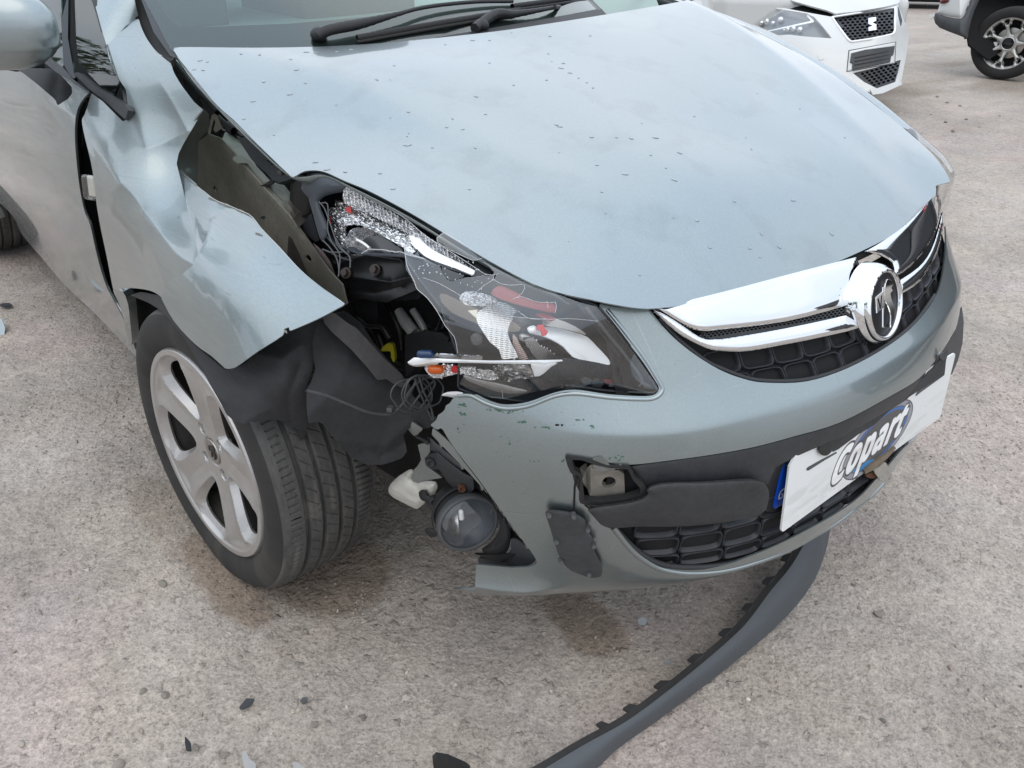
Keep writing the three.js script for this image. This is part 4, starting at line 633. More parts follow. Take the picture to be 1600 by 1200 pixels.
// ---------------------------------------------------------------- near front wing, crumpled
{
  const w = new THREE.Group(); w.name = 'front_wing'; car.add(w);
  const rear = S([[143, 146], [133, 177], [128, 188], [132, 212], [142, 253], [148, 290], [151, 320], [158, 360], [167, 402], [175, 444], [178, 455]], 3);
  const arch = S([[178, 453], [203, 450], [234, 454], [251, 463]], 3);
  const fold = S([[276, 256], [282, 280], [294, 331], [303, 368], [309, 392], [305, 412]], 4);
  const top = S([[217, 29], [221, 43], [231, 63], [247, 83], [264, 93], [271, 112], [284, 134], [301, 157], [318, 172]], 4);
  const out = [...S([[178, 60], [197, 40], [217, 29]], 3), ...top, [310, 185], [303, 197], [294, 212], [287, 224], [279, 240], ...fold, [310, 440], [290, 470], [268, 480], [256, 470], ...arch.slice().reverse(), ...rear.slice().reverse(), [160, 158], [180, 178], [192, 190], [199, 186], [200, 168], [197, 140], [181, 117], [170, 90], [167, 72]];
  const ctrl = [[217, 29, 'z', 0.668], [178, 60, 'z', 0.735], [167, 72, 'z', 0.757], [231, 63, 'z', 0.684], [264, 93, 'z', 0.695], [301, 157, 'z', 0.705], [318, 172, 'z', 0.705], [181, 117, 'z', 0.772], [199, 168, 'z', 0.782], [194, 190, 'z', 0.795], [220, 110, 'z', 0.735], [250, 150, 'z', 0.732], [279, 240, 'z', 0.748], [287, 222, 'z', 0.735], [143, 146, 'z', 0.808], [128, 188, 'z', 0.835], [165, 215, 'z', 0.832], [190, 288, 'z', 0.846], [225, 240, 'z', 0.795], [233, 340, 'z', 0.846], [273, 393, 'z', 0.845], [305, 410, 'z', 0.842], [294, 331, 'z', 0.785], [282, 280, 'z', 0.762], [250, 320, 'z', 0.808], [151, 320, 'z', 0.862], [175, 444, 'z', 0.852], [203, 450, 'z', 0.868], [200, 380, 'z', 0.858], [251, 463, 'z', 0.875], [268, 478, 'z', 0.878], [290, 465, 'z', 0.868], [240, 420, 'z', 0.862], [305, 440, 'z', 0.852]];
  const bump = folds([
    [S([[177, 66], [185, 95], [200, 140], [215, 180], [228, 230]]), 0.006, 20, 3], [S([[228, 232], [258, 222], [292, 205]]), 0.007, 16, 1.2], [S([[250, 128], [272, 165], [294, 206]]), 0.004, 14, 1.2], [S([[205, 175], [214, 205], [226, 230]]), -0.004, 10, 3],
    [S([[190, 288], [210, 308], [233, 340], [273, 393], [300, 412]]), 0.017, 26, 1.0], [S([[168, 215], [172, 255], [188, 286]]), 0.004, 14, 2], [S([[203, 300], [216, 360], [238, 430], [252, 462]]), -0.007, 20, 3], [S([[222, 335], [240, 395], [262, 460]]), 0.005, 12, 1.5], [S([[178, 300], [172, 360], [178, 440]]), 0.003, 9, 2], [S([[140, 225], [155, 262], [163, 330], [168, 400]]), -0.003, 9, 2]]);
  mesh('wing_panel', panel(out, ctrl, { step: 2.5, uv: 'zy', thick: 0.0014, bump, reg: 1.5e-4 }), M.paintWorn, w);
  // the torn front of the wing, bent outwards
  const edge = S([[276, 257], [288, 272], [308, 290], [322, 301], [332, 309], [345, 316], [352, 318], [375, 328], [393, 337], [410, 358], [437, 386], [469, 421], [500, 447], [520, 461], [540, 475]], 3);
  const low = [...S([[540, 475], [520, 486], [497, 498], [470, 510], [453, 517]], 2), [451, 511], [444, 514], [443, 523], ...S([[430, 532], [403, 549], [385, 562], [366, 575], [352, 576]], 2)];
  const flap = [...edge, ...low, ...S([[352, 576], [330, 556], [305, 538], [272, 502], [252, 466]], 3), [262, 440], [285, 428], [302, 414], [309, 392], [303, 368], [294, 331], [282, 280]];
  const fc = [[276, 257, 'z', 0.748], [294, 331, 'z', 0.79], [309, 392, 'z', 0.845], [302, 414, 'z', 0.85], [308, 290, 'z', 0.75], [332, 309, 'z', 0.752], [393, 337, 'z', 0.742], [437, 386, 'z', 0.748], [469, 421, 'z', 0.748], [540, 475, 'z', 0.748], [497, 498, 'z', 0.785], [443, 523, 'z', 0.825], [403, 549, 'z', 0.858], [352, 576, 'z', 0.888], [305, 538, 'z', 0.888], [252, 466, 'z', 0.880], [340, 380, 'z', 0.795], [320, 335, 'z', 0.772], [400, 430, 'z', 0.810], [340, 480, 'z', 0.866], [420, 480, 'z', 0.822]];
  const fb = folds([[S([[290, 300], [300, 350], [306, 400]]), -0.004, 9, 1.5], [S([[328, 343], [345, 330], [370, 323], [392, 337]]), -0.005, 10, 1.2], [S([[331, 344], [326, 370], [310, 394]]), 0.008, 14, 1.0], [S([[298, 290], [303, 335], [308, 388]]), -0.003, 7, 1.5], [[[331, 342], [337, 346]], 0.0022, 6, 1.5], [S([[300, 412], [316, 430], [325, 475], [330, 540]]), -0.003, 16, 4], [S([[360, 420], [420, 440], [500, 462]]), 0.0025, 40, 10]]);
  mesh('torn_flap', panel(flap, fc, { step: 2.5, uv: 'zy', thick: 0.0016, bump: fb, reg: 3e-4 }), M.paintWorn, w, 'front edge of the wing torn free and bent outwards');
  mesh('bare_edge_highlight', tube(edge.slice(4, -1).map(([x, y]) => relief(fc, 3e-4)(x - 0.4, y + 0.6)), 0.0009, { seg: 1, sides: 5 }), M.bareSteel, w);  // bare steel, its bright tone also standing for the highlight along the tear
  for (const [x, y, a, b] of [[347, 319, 14, 2.2], [378, 331, 12, 2.4], [330, 311, 8, 1.8], [356, 322, 5, 3], [446, 518, 4, 2.5], [404, 366, 7, 2]]) { const q = rng(x), o = []; for (let i = 0; i < 16; i++) { const t = i / 16 * 6.283, k = 0.5 + 0.7 * q(); o.push([x + a * k * Math.cos(t) + b * k * Math.sin(t) * -0.4, y + b * k * Math.sin(t) + a * k * Math.cos(t) * 0.42]); } const rf = relief(fc, 3e-4); mesh('paint_chip', panel(o, (u, v) => rf(u, v).addScaledVector(ray(u, v), -0.0008 - fb(u, v)), { step: 0.6, uv: 'zy', thick: 0.0004 }), M.primer, w); }
  // inner face of the tear, seen past its edge
  mesh('torn_edge', [panel([...S([[318, 171], [306, 187], [297, 205], [286, 223], [279, 240], [277, 257], [287, 272], [300, 283], [308, 290]], 3), [309, 278], [309, 250], [310, 222], [318, 211], [330, 200], [326, 178]], [[318, 171, 'z', 0.704], [279, 240, 'z', 0.746], [288, 272, 'z', 0.744], [309, 250, 'z', 0.70], [326, 190, 'z', 0.68]], { step: 2, uv: 'zy', thick: 0.001, bump: folds([[[[292, 262], [289, 240], [303, 212], [316, 190]], -0.006, 6, 1]]) }), tube(S([[318, 171], [306, 187], [297, 205], [286, 223], [279, 240], [277, 257], [287, 272], [300, 283], [308, 290]], 3).map(([x, y], i) => pt(x, y, 'z', lerp(0.706, 0.750, clamp(i / 16)))), 0.0024, { seg: 2 })], M.paintDull, w);
  mesh('bent_tab', panel(crop(250, 150, 3.4275, [[255, 205], [262, 170], [280, 100], [290, 93], [308, 105], [325, 150], [335, 170], [300, 195], [288, 180], [298, 140], [290, 118], [278, 165], [272, 200]]), [[326, 205, 'z', 0.68], [334, 178, 'z', 0.66], [348, 199, 'z', 0.65]], { step: 1.5, uv: 'zy', thick: 0.002 }), M.apron, w);
  // side repeater lamp sprung out of the wing
  const rp = pt(141, 293, 'z', 0.862); mesh('side_repeater', new RoundedBoxGeometry(0.034, 0.052, 0.016, 3, 0.007).rotateX(-0.15).rotateY(0.5).translate(rp.x, rp.y, rp.z), M.lens, w);
  mesh('repeater_body', new RoundedBoxGeometry(0.028, 0.044, 0.014, 2, 0.005).rotateX(-0.15).rotateY(0.5).translate(rp.x - 0.004, rp.y, rp.z - 0.010), M.whitePlastic, w);
}
// rear foot of the wing beside the sill
mesh('wing_foot', panel(S([[176, 452], [192, 456], [200, 475], [203, 500], [206, 530], [204, 540], [199, 525], [192, 495], [184, 470]], 2, true), [[176, 452, 'z', 0.85], [204, 540, 'z', 0.815], [192, 490, 'z', 0.835]], { step: 2, uv: 'xy', thick: 0.02 }), M.paint, car);

// ---------------------------------------------------------------- structure laid bare behind the wing and lamp
{
  const k = (pts) => crop(250, 150, 3.4275, pts);
  const shelf = k([[318, 210], [345, 185], [420, 270], [520, 380], [610, 450], [720, 540], [790, 600], [740, 700], [900, 935], [965, 1000], [900, 920], [740, 705], [560, 575], [440, 440], [330, 300], [230, 250]]);
  const a = mesh('inner_wing', panel(k([[205, 245], [260, 205], [330, 228], [420, 330], [520, 430], [620, 530], [700, 600], [740, 700], [830, 830], [905, 935], [975, 1010], [1000, 1115], [960, 1140], [700, 1000], [440, 800], [300, 700], [190, 560], [160, 400]]),
    [[308, 222, 'z', 0.615], [346, 229, 'z', 0.622], [454, 325, 'z', 0.622], [513, 422, 'z', 0.630], [540, 474, 'z', 0.640], [530, 482, 'z', 0.625], [400, 400, 'z', 0.605], [320, 330, 'z', 0.60], [300, 280, 'z', 0.60]],
    { step: 2.5, uv: 'xy', thick: 0.003, bump: folds([[k([[330, 270], [440, 385], [560, 520], [640, 610], [760, 770]]), 0.012, 8, 3], [k([[245, 330], [330, 395], [470, 530], [490, 600]]), 0.004, 4, 1.5], [k([[250, 345], [255, 480]]), -0.005, 5, 2]]),
      holes: [k([[285, 485], [297, 480], [305, 495], [300, 512], [288, 508]]), k([[535, 655], [552, 640], [568, 648], [560, 662], [540, 664]]), k([[778, 855], [795, 850], [810, 868], [812, 884], [797, 888], [780, 872]])] }), M.apron, car);
  mesh('inner_wing_shelf', panel(k([[335, 228], [350, 190], [430, 240], [520, 380], [600, 462], [660, 470], [720, 545], [800, 612], [790, 660], [742, 705], [700, 640], [620, 555], [520, 440], [420, 330]]), [[348, 217, 'z', 0.618], [454, 325, 'z', 0.618], [466, 354, 'z', 0.625], [376, 222, 'z', 0.585], [440, 286, 'z', 0.575], [482, 330, 'z', 0.575]],
    { step: 2, uv: 'xz', thick: 0.003, bump: folds([[k([[690, 640], [715, 605], [700, 560], [660, 500]]), 0.005, 4, 1.5], [k([[700, 660], [745, 625], [800, 610]]), 0.004, 4, 1]]) }), M.shelf, a);
  mesh('inner_wing_fold', tube(k([[690, 640], [702, 668], [735, 668], [770, 640], [805, 620]]).map(([x, y]) => pt(x, y, 'z', 0.60)), 0.0022), M.apronDark, a);
  mesh('hinge_post', panel(k([[325, 215], [345, 190], [385, 165], [440, 215], [425, 245], [400, 280]]), [[346, 210, 'z', 0.60], [376, 215, 'z', 0.58], [362, 196, 'z', 0.585]], { step: 2, uv: 'xy', thick: 0.004 }), std([0.13, 0.10, 0.105], 0.5, 0.5, { map: scuff }), a);
  // black bracket with its bolt, running along under the bonnet edge
  const br = mesh('bonnet_bracket', panel(k([[405, 210], [425, 225], [470, 215], [500, 240], [620, 350], [660, 375], [735, 425], [700, 445], [640, 465], [612, 460], [560, 405], [500, 350], [490, 340], [440, 265]]), [[372, 212, 'z', 0.63], [396, 223, 'z', 0.612], [460, 275, 'z', 0.60], [432, 284, 'z', 0.617]], { step: 1.5, uv: 'xz', thick: 0.012, holes: [k(S([[620, 400], [640, 385], [675, 385], [690, 400], [670, 420], [640, 425]], 3, true))] }), M.trim, a);
  const b1 = pt(438, 268.5, 'z', 0.603); mesh('bolt', orient(new THREE.CylinderGeometry(0.0075, 0.0085, 0.01, 6), b1, V(0, 1, 0.2)), M.dullSteel, a);
  mesh('bracket_slots', k([[570, 345], [590, 330], [600, 355], [580, 365]]).length ? [panel(k([[570, 345], [592, 333], [600, 340], [580, 353]]), [[420, 250, 'z', 0.609]], { step: 1, thick: 0.002 }), panel(k([[590, 362], [612, 350], [618, 357], [598, 370]]), [[426, 254, 'z', 0.6085]], { step: 1, thick: 0.002 })] : [], M.voidBlack, a);
  mesh('bracket_leg', panel(k([[388, 335], [400, 320], [440, 318], [490, 350], [505, 370], [500, 400], [470, 360], [420, 360], [395, 345]]), [[368, 246, 'z', 0.635], [395, 262, 'z', 0.622], [380, 245, 'z', 0.615]], { step: 1.5, uv: 'xy', thick: 0.003 }), M.apron, a);
  mesh('bracket_leg', panel(k([[525, 465], [540, 478], [600, 468], [612, 455], [600, 440], [575, 462], [545, 465]]), [[410, 288, 'z', 0.620], [427, 281, 'z', 0.610], [420, 282, 'z', 0.6]], { step: 1.5, uv: 'xy', thick: 0.003 }), M.black, a);
  mesh('drain_tube', tube([[350, 200], [357, 195], [364, 189]].map(([x, y]) => pt(x, y, 'z', 0.62)), 0.006, { sides: 12 }), M.whitePlastic, a);
  mesh('loom', [tube([[282, 118], [300, 145], [322, 165], [345, 190], [366, 205]].map(([x, y]) => pt(x, y, 'z', 0.635)), 0.008), tube([[275, 100], [296, 128], [318, 152], [340, 176]].map(([x, y]) => pt(x, y, 'z', 0.64)), 0.006), panel([[284, 120], [300, 135], [312, 152], [318, 166], [304, 160], [290, 140]], [[300, 140, 'z', 0.655], [312, 160, 'z', 0.65], [300, 150, 'z', 0.66]], { step: 1.5, thick: 0.003 })], M.black, a);
  mesh('bonnet_seal', tube([[275, 86], [300, 118], [345, 166], [400, 220], [440, 257], [462, 274]].map(([x, y], i) => pt(x, y, 'z', 0.655 - i * 0.006)), 0.0045), M.rubber, car);

  // front member behind the lamp, with its two bolts
  const q = (pts) => crop(450, 250, 4.4457, pts);
  const fm = mesh('front_member', panel(q([[80, 470], [150, 380], [165, 340], [260, 560], [300, 690], [540, 640], [800, 650], [820, 760], [880, 850], [900, 900], [680, 990], [480, 960], [390, 1000], [340, 880], [270, 790], [180, 600]]), [[470, 360, 'z', 0.60], [487, 330, 'z', 0.585], [520, 440, 'z', 0.60], [630, 400, 'z', 0.535], [652, 450, 'z', 0.545], [560, 470, 'z', 0.60], [590, 435, 'z', 0.575]],
    { step: 2, uv: 'zy', thick: 0.004, bump: folds([[q([[360, 800], [560, 830], [720, 850], [860, 810]]), 0.010, 6, 1.5], [q([[340, 720], [540, 660], [780, 690]]), 0.008, 5, 1.5], [q([[400, 900], [600, 920], [780, 880]]), -0.008, 7, 2]]) }), M.wornBlack, car);
  mesh('headlamp_bracket', panel(q([[90, 470], [160, 365], [205, 520], [215, 560], [190, 570], [130, 520], [95, 500]]), [[472, 358, 'z', 0.612], [487, 335, 'z', 0.60], [495, 372, 'z', 0.605]], { step: 2, uv: 'xy', thick: 0.004 }), M.trim, fm);
  mesh('bent_plate', panel(q([[170, 570], [240, 630], [290, 700], [330, 800], [300, 790], [230, 690]]), [[490, 380, 'z', 0.614], [520, 428, 'z', 0.615], [510, 402, 'z', 0.61]], { step: 1.5, uv: 'xy', thick: 0.002 }), std([0.22, 0.17, 0.17], 0.55, 0.4, { map: scuff }), fm);
  for (const [x, y] of [[405, 785], [607, 763]]) { const [px, py] = q([[x, y]])[0], c = pt(px, py, 'z', 0.590 - (x > 500 ? 0.022 : 0)).addScaledVector(ray(px, py), -0.012), d = V(0.35, 0.45, 0.82); mesh('flange_bolt', [orient(new THREE.CylinderGeometry(0.0105, 0.0108, 0.004, 24), c, d), orient(new THREE.CylinderGeometry(0.0072, 0.0075, 0.010, 6), c.clone().addScaledVector(d, 0.005), d)], M.boltSteel, fm); }
  mesh('crash_can', panel(q([[480, 960], [560, 930], [640, 920], [600, 1000], [605, 1135], [525, 1135], [515, 1040], [535, 990]]), [[570, 470, 'z', 0.56], [590, 455, 'z', 0.555], [575, 505, 'z', 0.56]], { step: 2, uv: 'xy', thick: 0.006 }), M.trim, fm);
  mesh('torn_bracket', panel(q(ragged([[665, 935], [720, 895], [880, 850], [940, 930], [900, 970], [760, 980], [720, 970], [690, 950], [665, 935]], 8, 4, 30)), [[600, 460, 'z', 0.55], [650, 442, 'z', 0.535], [640, 468, 'z', 0.54]], { step: 1.5, uv: 'xy', thick: 0.004 }), M.trim, fm);
  // aluminium pipes, hose and connector deep in the bay
  mesh('cooling_pipe', tube([[622, 488], [634, 503], [648, 521]].map(([x, y]) => pt(x, y, 'z', 0.50)), 0.0125, { sides: 20 }), M.alu, car);
  mesh('cooling_pipe', tube([[645, 484], [655, 500], [664, 516]].map(([x, y]) => pt(x, y, 'z', 0.492)), 0.007, { sides: 16 }), M.alu, car);
  mesh('hose', tube([[700, 470], [694, 505], [680, 528], [655, 532], [640, 545]].map(([x, y]) => pt(x, y, 'z', 0.505)), 0.010), M.blackGloss, car);
  mesh('hose', tube([[712, 500], [706, 530], [690, 548], [676, 552]].map(([x, y]) => pt(x, y, 'z', 0.51)), 0.006), M.blackGloss, car);
  mesh('lamp_carrier', panel([[632, 523], [665, 516], [690, 520], [705, 530], [712, 556], [660, 560], [634, 590], [633, 560]], [[632, 523, 'z', 0.535], [700, 530, 'z', 0.515], [640, 585, 'z', 0.545]], { step: 2, uv: 'xy', thick: 0.03 }), M.trim, car);
  mesh('hose', tube([[575, 500], [590, 520], [600, 545], [622, 570], [640, 575]].map(([x, y]) => pt(x, y, 'z', 0.53)), 0.009), M.wornBlack, car);
  mesh('hose', tube([[600, 470], [612, 490], [625, 520], [628, 545]].map(([x, y]) => pt(x, y, 'z', 0.515)), 0.007), M.wornBlack, car);
  mesh('radiator_tank', panel(S([[655, 470], [690, 455], [706, 480], [700, 515], [672, 512], [650, 495]], 2, true), [[655, 470, 'z', 0.47], [706, 480, 'z', 0.46], [672, 512, 'z', 0.48]], { step: 1.5, uv: 'xy', thick: 0.02, round: [0.012, 4] }), M.wornBlack, car);
  mesh('loom_sleeve', tube([[545, 470], [556, 495], [575, 508], [598, 512], [610, 530]].map(([x, y]) => pt(x, y, 'z', 0.565)), 0.006), M.wornBlack, car);
  mesh('connector', panel(S([[595, 547], [604, 537], [613, 538], [615, 546], [617, 560], [615, 566], [611, 558], [610, 549], [600, 549]], 2, true), [[605, 542, 'z', 0.545], [616, 562, 'z', 0.54], [598, 548, 'z', 0.55]], { step: 1, uv: 'xy', thick: 0.008 }), M.yellow, car);
  // dark sheet added as the deep shade of the bay, hiding the ground behind
  mesh('bay_shade_sheet', [panel([[300, 200], [470, 270], [760, 410], [930, 480], [1020, 620], [700, 640], [700, 770], [560, 770], [420, 640], [300, 420]], [[300, 210, 'z', 0.36], [930, 480, 'z', 0.30], [600, 700, 'z', 0.40], [420, 640, 'z', 0.45], [700, 560, 'z', 0.36]], { step: 12, uv: 'xy', thick: 0.02 })], M.apronDark, car);
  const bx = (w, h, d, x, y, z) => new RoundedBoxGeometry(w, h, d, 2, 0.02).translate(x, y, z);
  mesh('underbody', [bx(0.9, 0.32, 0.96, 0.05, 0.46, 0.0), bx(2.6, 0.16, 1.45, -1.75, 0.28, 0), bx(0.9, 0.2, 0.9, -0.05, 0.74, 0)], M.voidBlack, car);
  mesh('suspension_arm', tube([V(0.02, 0.30, 0.68), V(0.05, 0.26, 0.5), V(0.1, 0.25, 0.3)], 0.025), M.apronDark, car);
  mesh('suspension_strut', tube([V(0.0, 0.35, 0.66), V(-0.02, 0.6, 0.60), V(-0.03, 0.8, 0.56)], 0.035, { sides: 14 }), M.apronDark, car);
  // the rest of the body: cabin, far side, tail
  const roof = (x, z, y) => V(x, y, z);
  const cabin = []; const rows = [[-0.40, 1.00, 0.66], [-0.75, 1.20, 0.61], [-1.1, 1.40, 0.56], [-1.35, 1.46, 0.54], [-2.2, 1.48, 0.53], [-2.8, 1.40, 0.52], [-3.05, 1.1, 0.58]];
  const roofPos = (u, v) => { const i = clamp(Math.floor(u), 2, rows.length - 2), t = u - i, [x, y, z] = [0, 1, 2].map((k) => lerp(rows[i][k], rows[i + 1][k], t)), s = v * 2 - 1; return V(x, y - 0.03 * s * s, z * s); };
  mesh('roof', sheet(roofPos, [2, 5.999, 0, 1], 40, 24, null, { thick: 0.03, toward: V(-1.5, 5, 0) }), M.paint, car);
  mesh('far_side', sheet((u, v) => V(lerp(-0.36, -3.0, u), lerp(0.22, 0.94, v), -0.80 - 0.06 * Math.sin(Math.PI * clamp(v * 0.85 + 0.1))), [0, 1, 0, 1], 30, 20, null, { thick: 0.02, uv: 'xy', toward: V(-1.5, 0.6, -5) }), M.paint, car);
  mesh('near_side_rear', sheet((u, v) => V(lerp(-2.02, -3.1, u), lerp(0.24, 0.94, v), 0.79 + 0.06 * Math.sin(Math.PI * clamp(v * 0.85 + 0.1))), [0, 1, 0, 1], 40, 30, (u, v, p) => Math.hypot(p.x + 2.511, p.y - 0.3) - 0.36, { thick: 0.02, uv: 'xy', toward: V(-2, 0.6, 5) }), M.paint, car);
  mesh('tail', sheet((u, v) => V(-3.12 + 0.15 * (v > 0.6 ? v - 0.6 : 0), lerp(0.25, 1.1, v), lerp(-0.8, 0.8, u)), [0, 1, 0, 1], 12, 20, null, { thick: 0.02, uv: 'zy', toward: V(-6, 1, 0) }), M.paint, car);
  mesh('cabin_rear', [bx(0.05, 0.5, 1.1, -2.9, 1.15, 0), bx(0.5, 0.62, 0.46, -1.55, 0.86, 0.36), bx(0.5, 0.62, 0.46, -1.55, 0.86, -0.36), bx(2.2, 0.1, 1.5, -1.6, 0.5, 0)], std([0.05, 0.05, 0.052], 0.9), car);
}
// ---------------------------------------------------------------- wheel arch liner, torn and hanging
{
  const l1 = [[203, 461], [220, 456], [250, 462], [274, 502], [305, 540], [352, 578], [380, 570], [403, 550], [444, 524], [470, 508], [497, 496], [494, 520], [488, 545], [490, 570], [481, 600], [478, 640], [480, 668], ...ragged([[480, 668], [470, 690], [462, 668], [450, 662], [432, 656], [405, 657], [379, 662]], 2.5, 12, 7), [366, 658], [354, 648], [346, 632], [338, 618], [326, 597], [309, 565], [289, 530], [268, 503], [250, 484], [232, 473]];
  mesh('arch_liner', panel(l1, [[203, 461, 'z', 0.855], [232, 473, 'z', 0.866], [268, 503, 'z', 0.885], [309, 565, 'z', 0.892], [338, 618, 'z', 0.900], [354, 648, 'z', 0.898], [379, 662, 'z', 0.885], [432, 656, 'z', 0.832], [478, 640, 'z', 0.785], [488, 545, 'z', 0.762], [497, 496, 'z', 0.745], [444, 524, 'z', 0.79], [352, 578, 'z', 0.872], [400, 600, 'z', 0.852], [250, 462, 'z', 0.868], [440, 600, 'z', 0.825]],
    { step: 2.5, uv: 'zy', thick: 0.003, bump: folds([[[[360, 580], [400, 610], [440, 640]], -0.006, 14, 4], [[[403, 552], [440, 560], [470, 540]], 0.010, 12, 4], [[[210, 463], [240, 470], [275, 506], [320, 575], [345, 625]], 0.006, 6, 2], [[[455, 660], [450, 620], [470, 570]], -0.008, 8, 3], [[[380, 660], [420, 640], [460, 645]], 0.003, 7, 2]]) }), M.liner, car);
  const l2 = [[497, 503], [510, 494], [522, 490], [540, 486], [565, 505], [583, 535], [606, 562], [628, 585], [640, 600], [645, 618], [668, 640], [690, 660], [672, 668], [655, 672], [640, 668], [630, 680], [634, 695], [636, 706], [628, 716], [612, 722], [598, 726], [575, 727], [548, 714], ...ragged([[548, 714], [534, 696], [520, 682], [505, 663], [490, 660], [482, 662]], 3, 21, 8), [479, 640], [479, 610], [487, 595], [493, 577], [490, 560], [489, 536]];
  const lin = mesh('arch_liner', panel(l2, [[497, 503, 'x', 0.345], [489, 536, 'x', 0.34], [479, 610, 'x', 0.345], [482, 662, 'x', 0.36], [534, 690, 'x', 0.372], [598, 726, 'x', 0.40], [634, 700, 'x', 0.42], [645, 618, 'x', 0.42], [606, 562, 'x', 0.38], [540, 486, 'x', 0.32], [560, 620, 'x', 0.39], [685, 660, 'x', 0.46]],
    { step: 2.5, uv: 'zy', thick: 0.003, bump: folds([[[[500, 690], [560, 690], [600, 700], [640, 660]], 0.010, 14, 4], [[[490, 640], [530, 600], [545, 560]], 0.008, 20, 5], [[[570, 705], [600, 712], [632, 690]], -0.008, 9, 3], [[[592, 700], [600, 706], [596, 712], [588, 706], [592, 700]], -0.006, 4, 1.5], [[[520, 650], [560, 640], [600, 650]], -0.005, 18, 5]]) }), M.liner, car);
  mesh('liner_brace', panel([[503, 492], [510, 486], [524, 490], [545, 506], [556, 512], [575, 532], [600, 560], [628, 585], [633, 600], [628, 606], [612, 598], [604, 592], [590, 594], [575, 575], [548, 545], [520, 520], [507, 505]], [[503, 492, 'x', 0.352], [630, 600, 'x', 0.43], [548, 512, 'x', 0.378], [590, 590, 'x', 0.415]], { step: 2, uv: 'zy', thick: 0.005 }), std([0.075, 0.072, 0.072], 0.7, 0, { map: scuff }), lin);
  // loose cable and its coil
  const W = (l, x) => l.map(([a, b, c]) => pt(a, b, 'x', c ?? x));
  const coil = []; for (let k = 0; k < 3; k++) { const r = rng(31 + k), c = [], cx = 648 + 4 * k, cy = 618 - 3 * k; for (let i = 0; i < 14; i++) { const a = i / 14 * 6.283 + k, rr = 1 + 0.12 * (r() - 0.5); c.push(pt(cx + 30 * rr * Math.cos(a) * (k === 1 ? 0.8 : 1) + (k - 1) * 6, cy + 26 * rr * Math.sin(a), 'x', 0.47 + 0.008 * k)); } coil.push(new THREE.TubeGeometry(new THREE.CatmullRomCurve3(c, true), 70, 0.0015, 6, true)); }
  mesh('loose_cable', [...coil, tube(W([[478, 610], [510, 618], [545, 632], [580, 645], [612, 646], [625, 636], [640, 615], [652, 592]], 0.455), 0.0022), tube(W([[648, 590], [655, 610], [668, 640], [676, 656]], 0.475), 0.002), tube(W([[655, 588], [662, 612], [672, 632], [678, 655]], 0.48), 0.002), tube(W([[630, 625], [650, 600], [672, 590], [680, 598], [668, 622], [655, 640]], 0.475), 0.0018), tube(W([[640, 640], [662, 610], [678, 596]], 0.47), 0.0018)], M.grey, car);
  const cl = pt(610, 639, 'x', 0.456); mesh('cable_clip', new RoundedBoxGeometry(0.010, 0.008, 0.012, 2, 0.002).rotateY(0.6).translate(cl.x, cl.y, cl.z), M.grey, car);
}

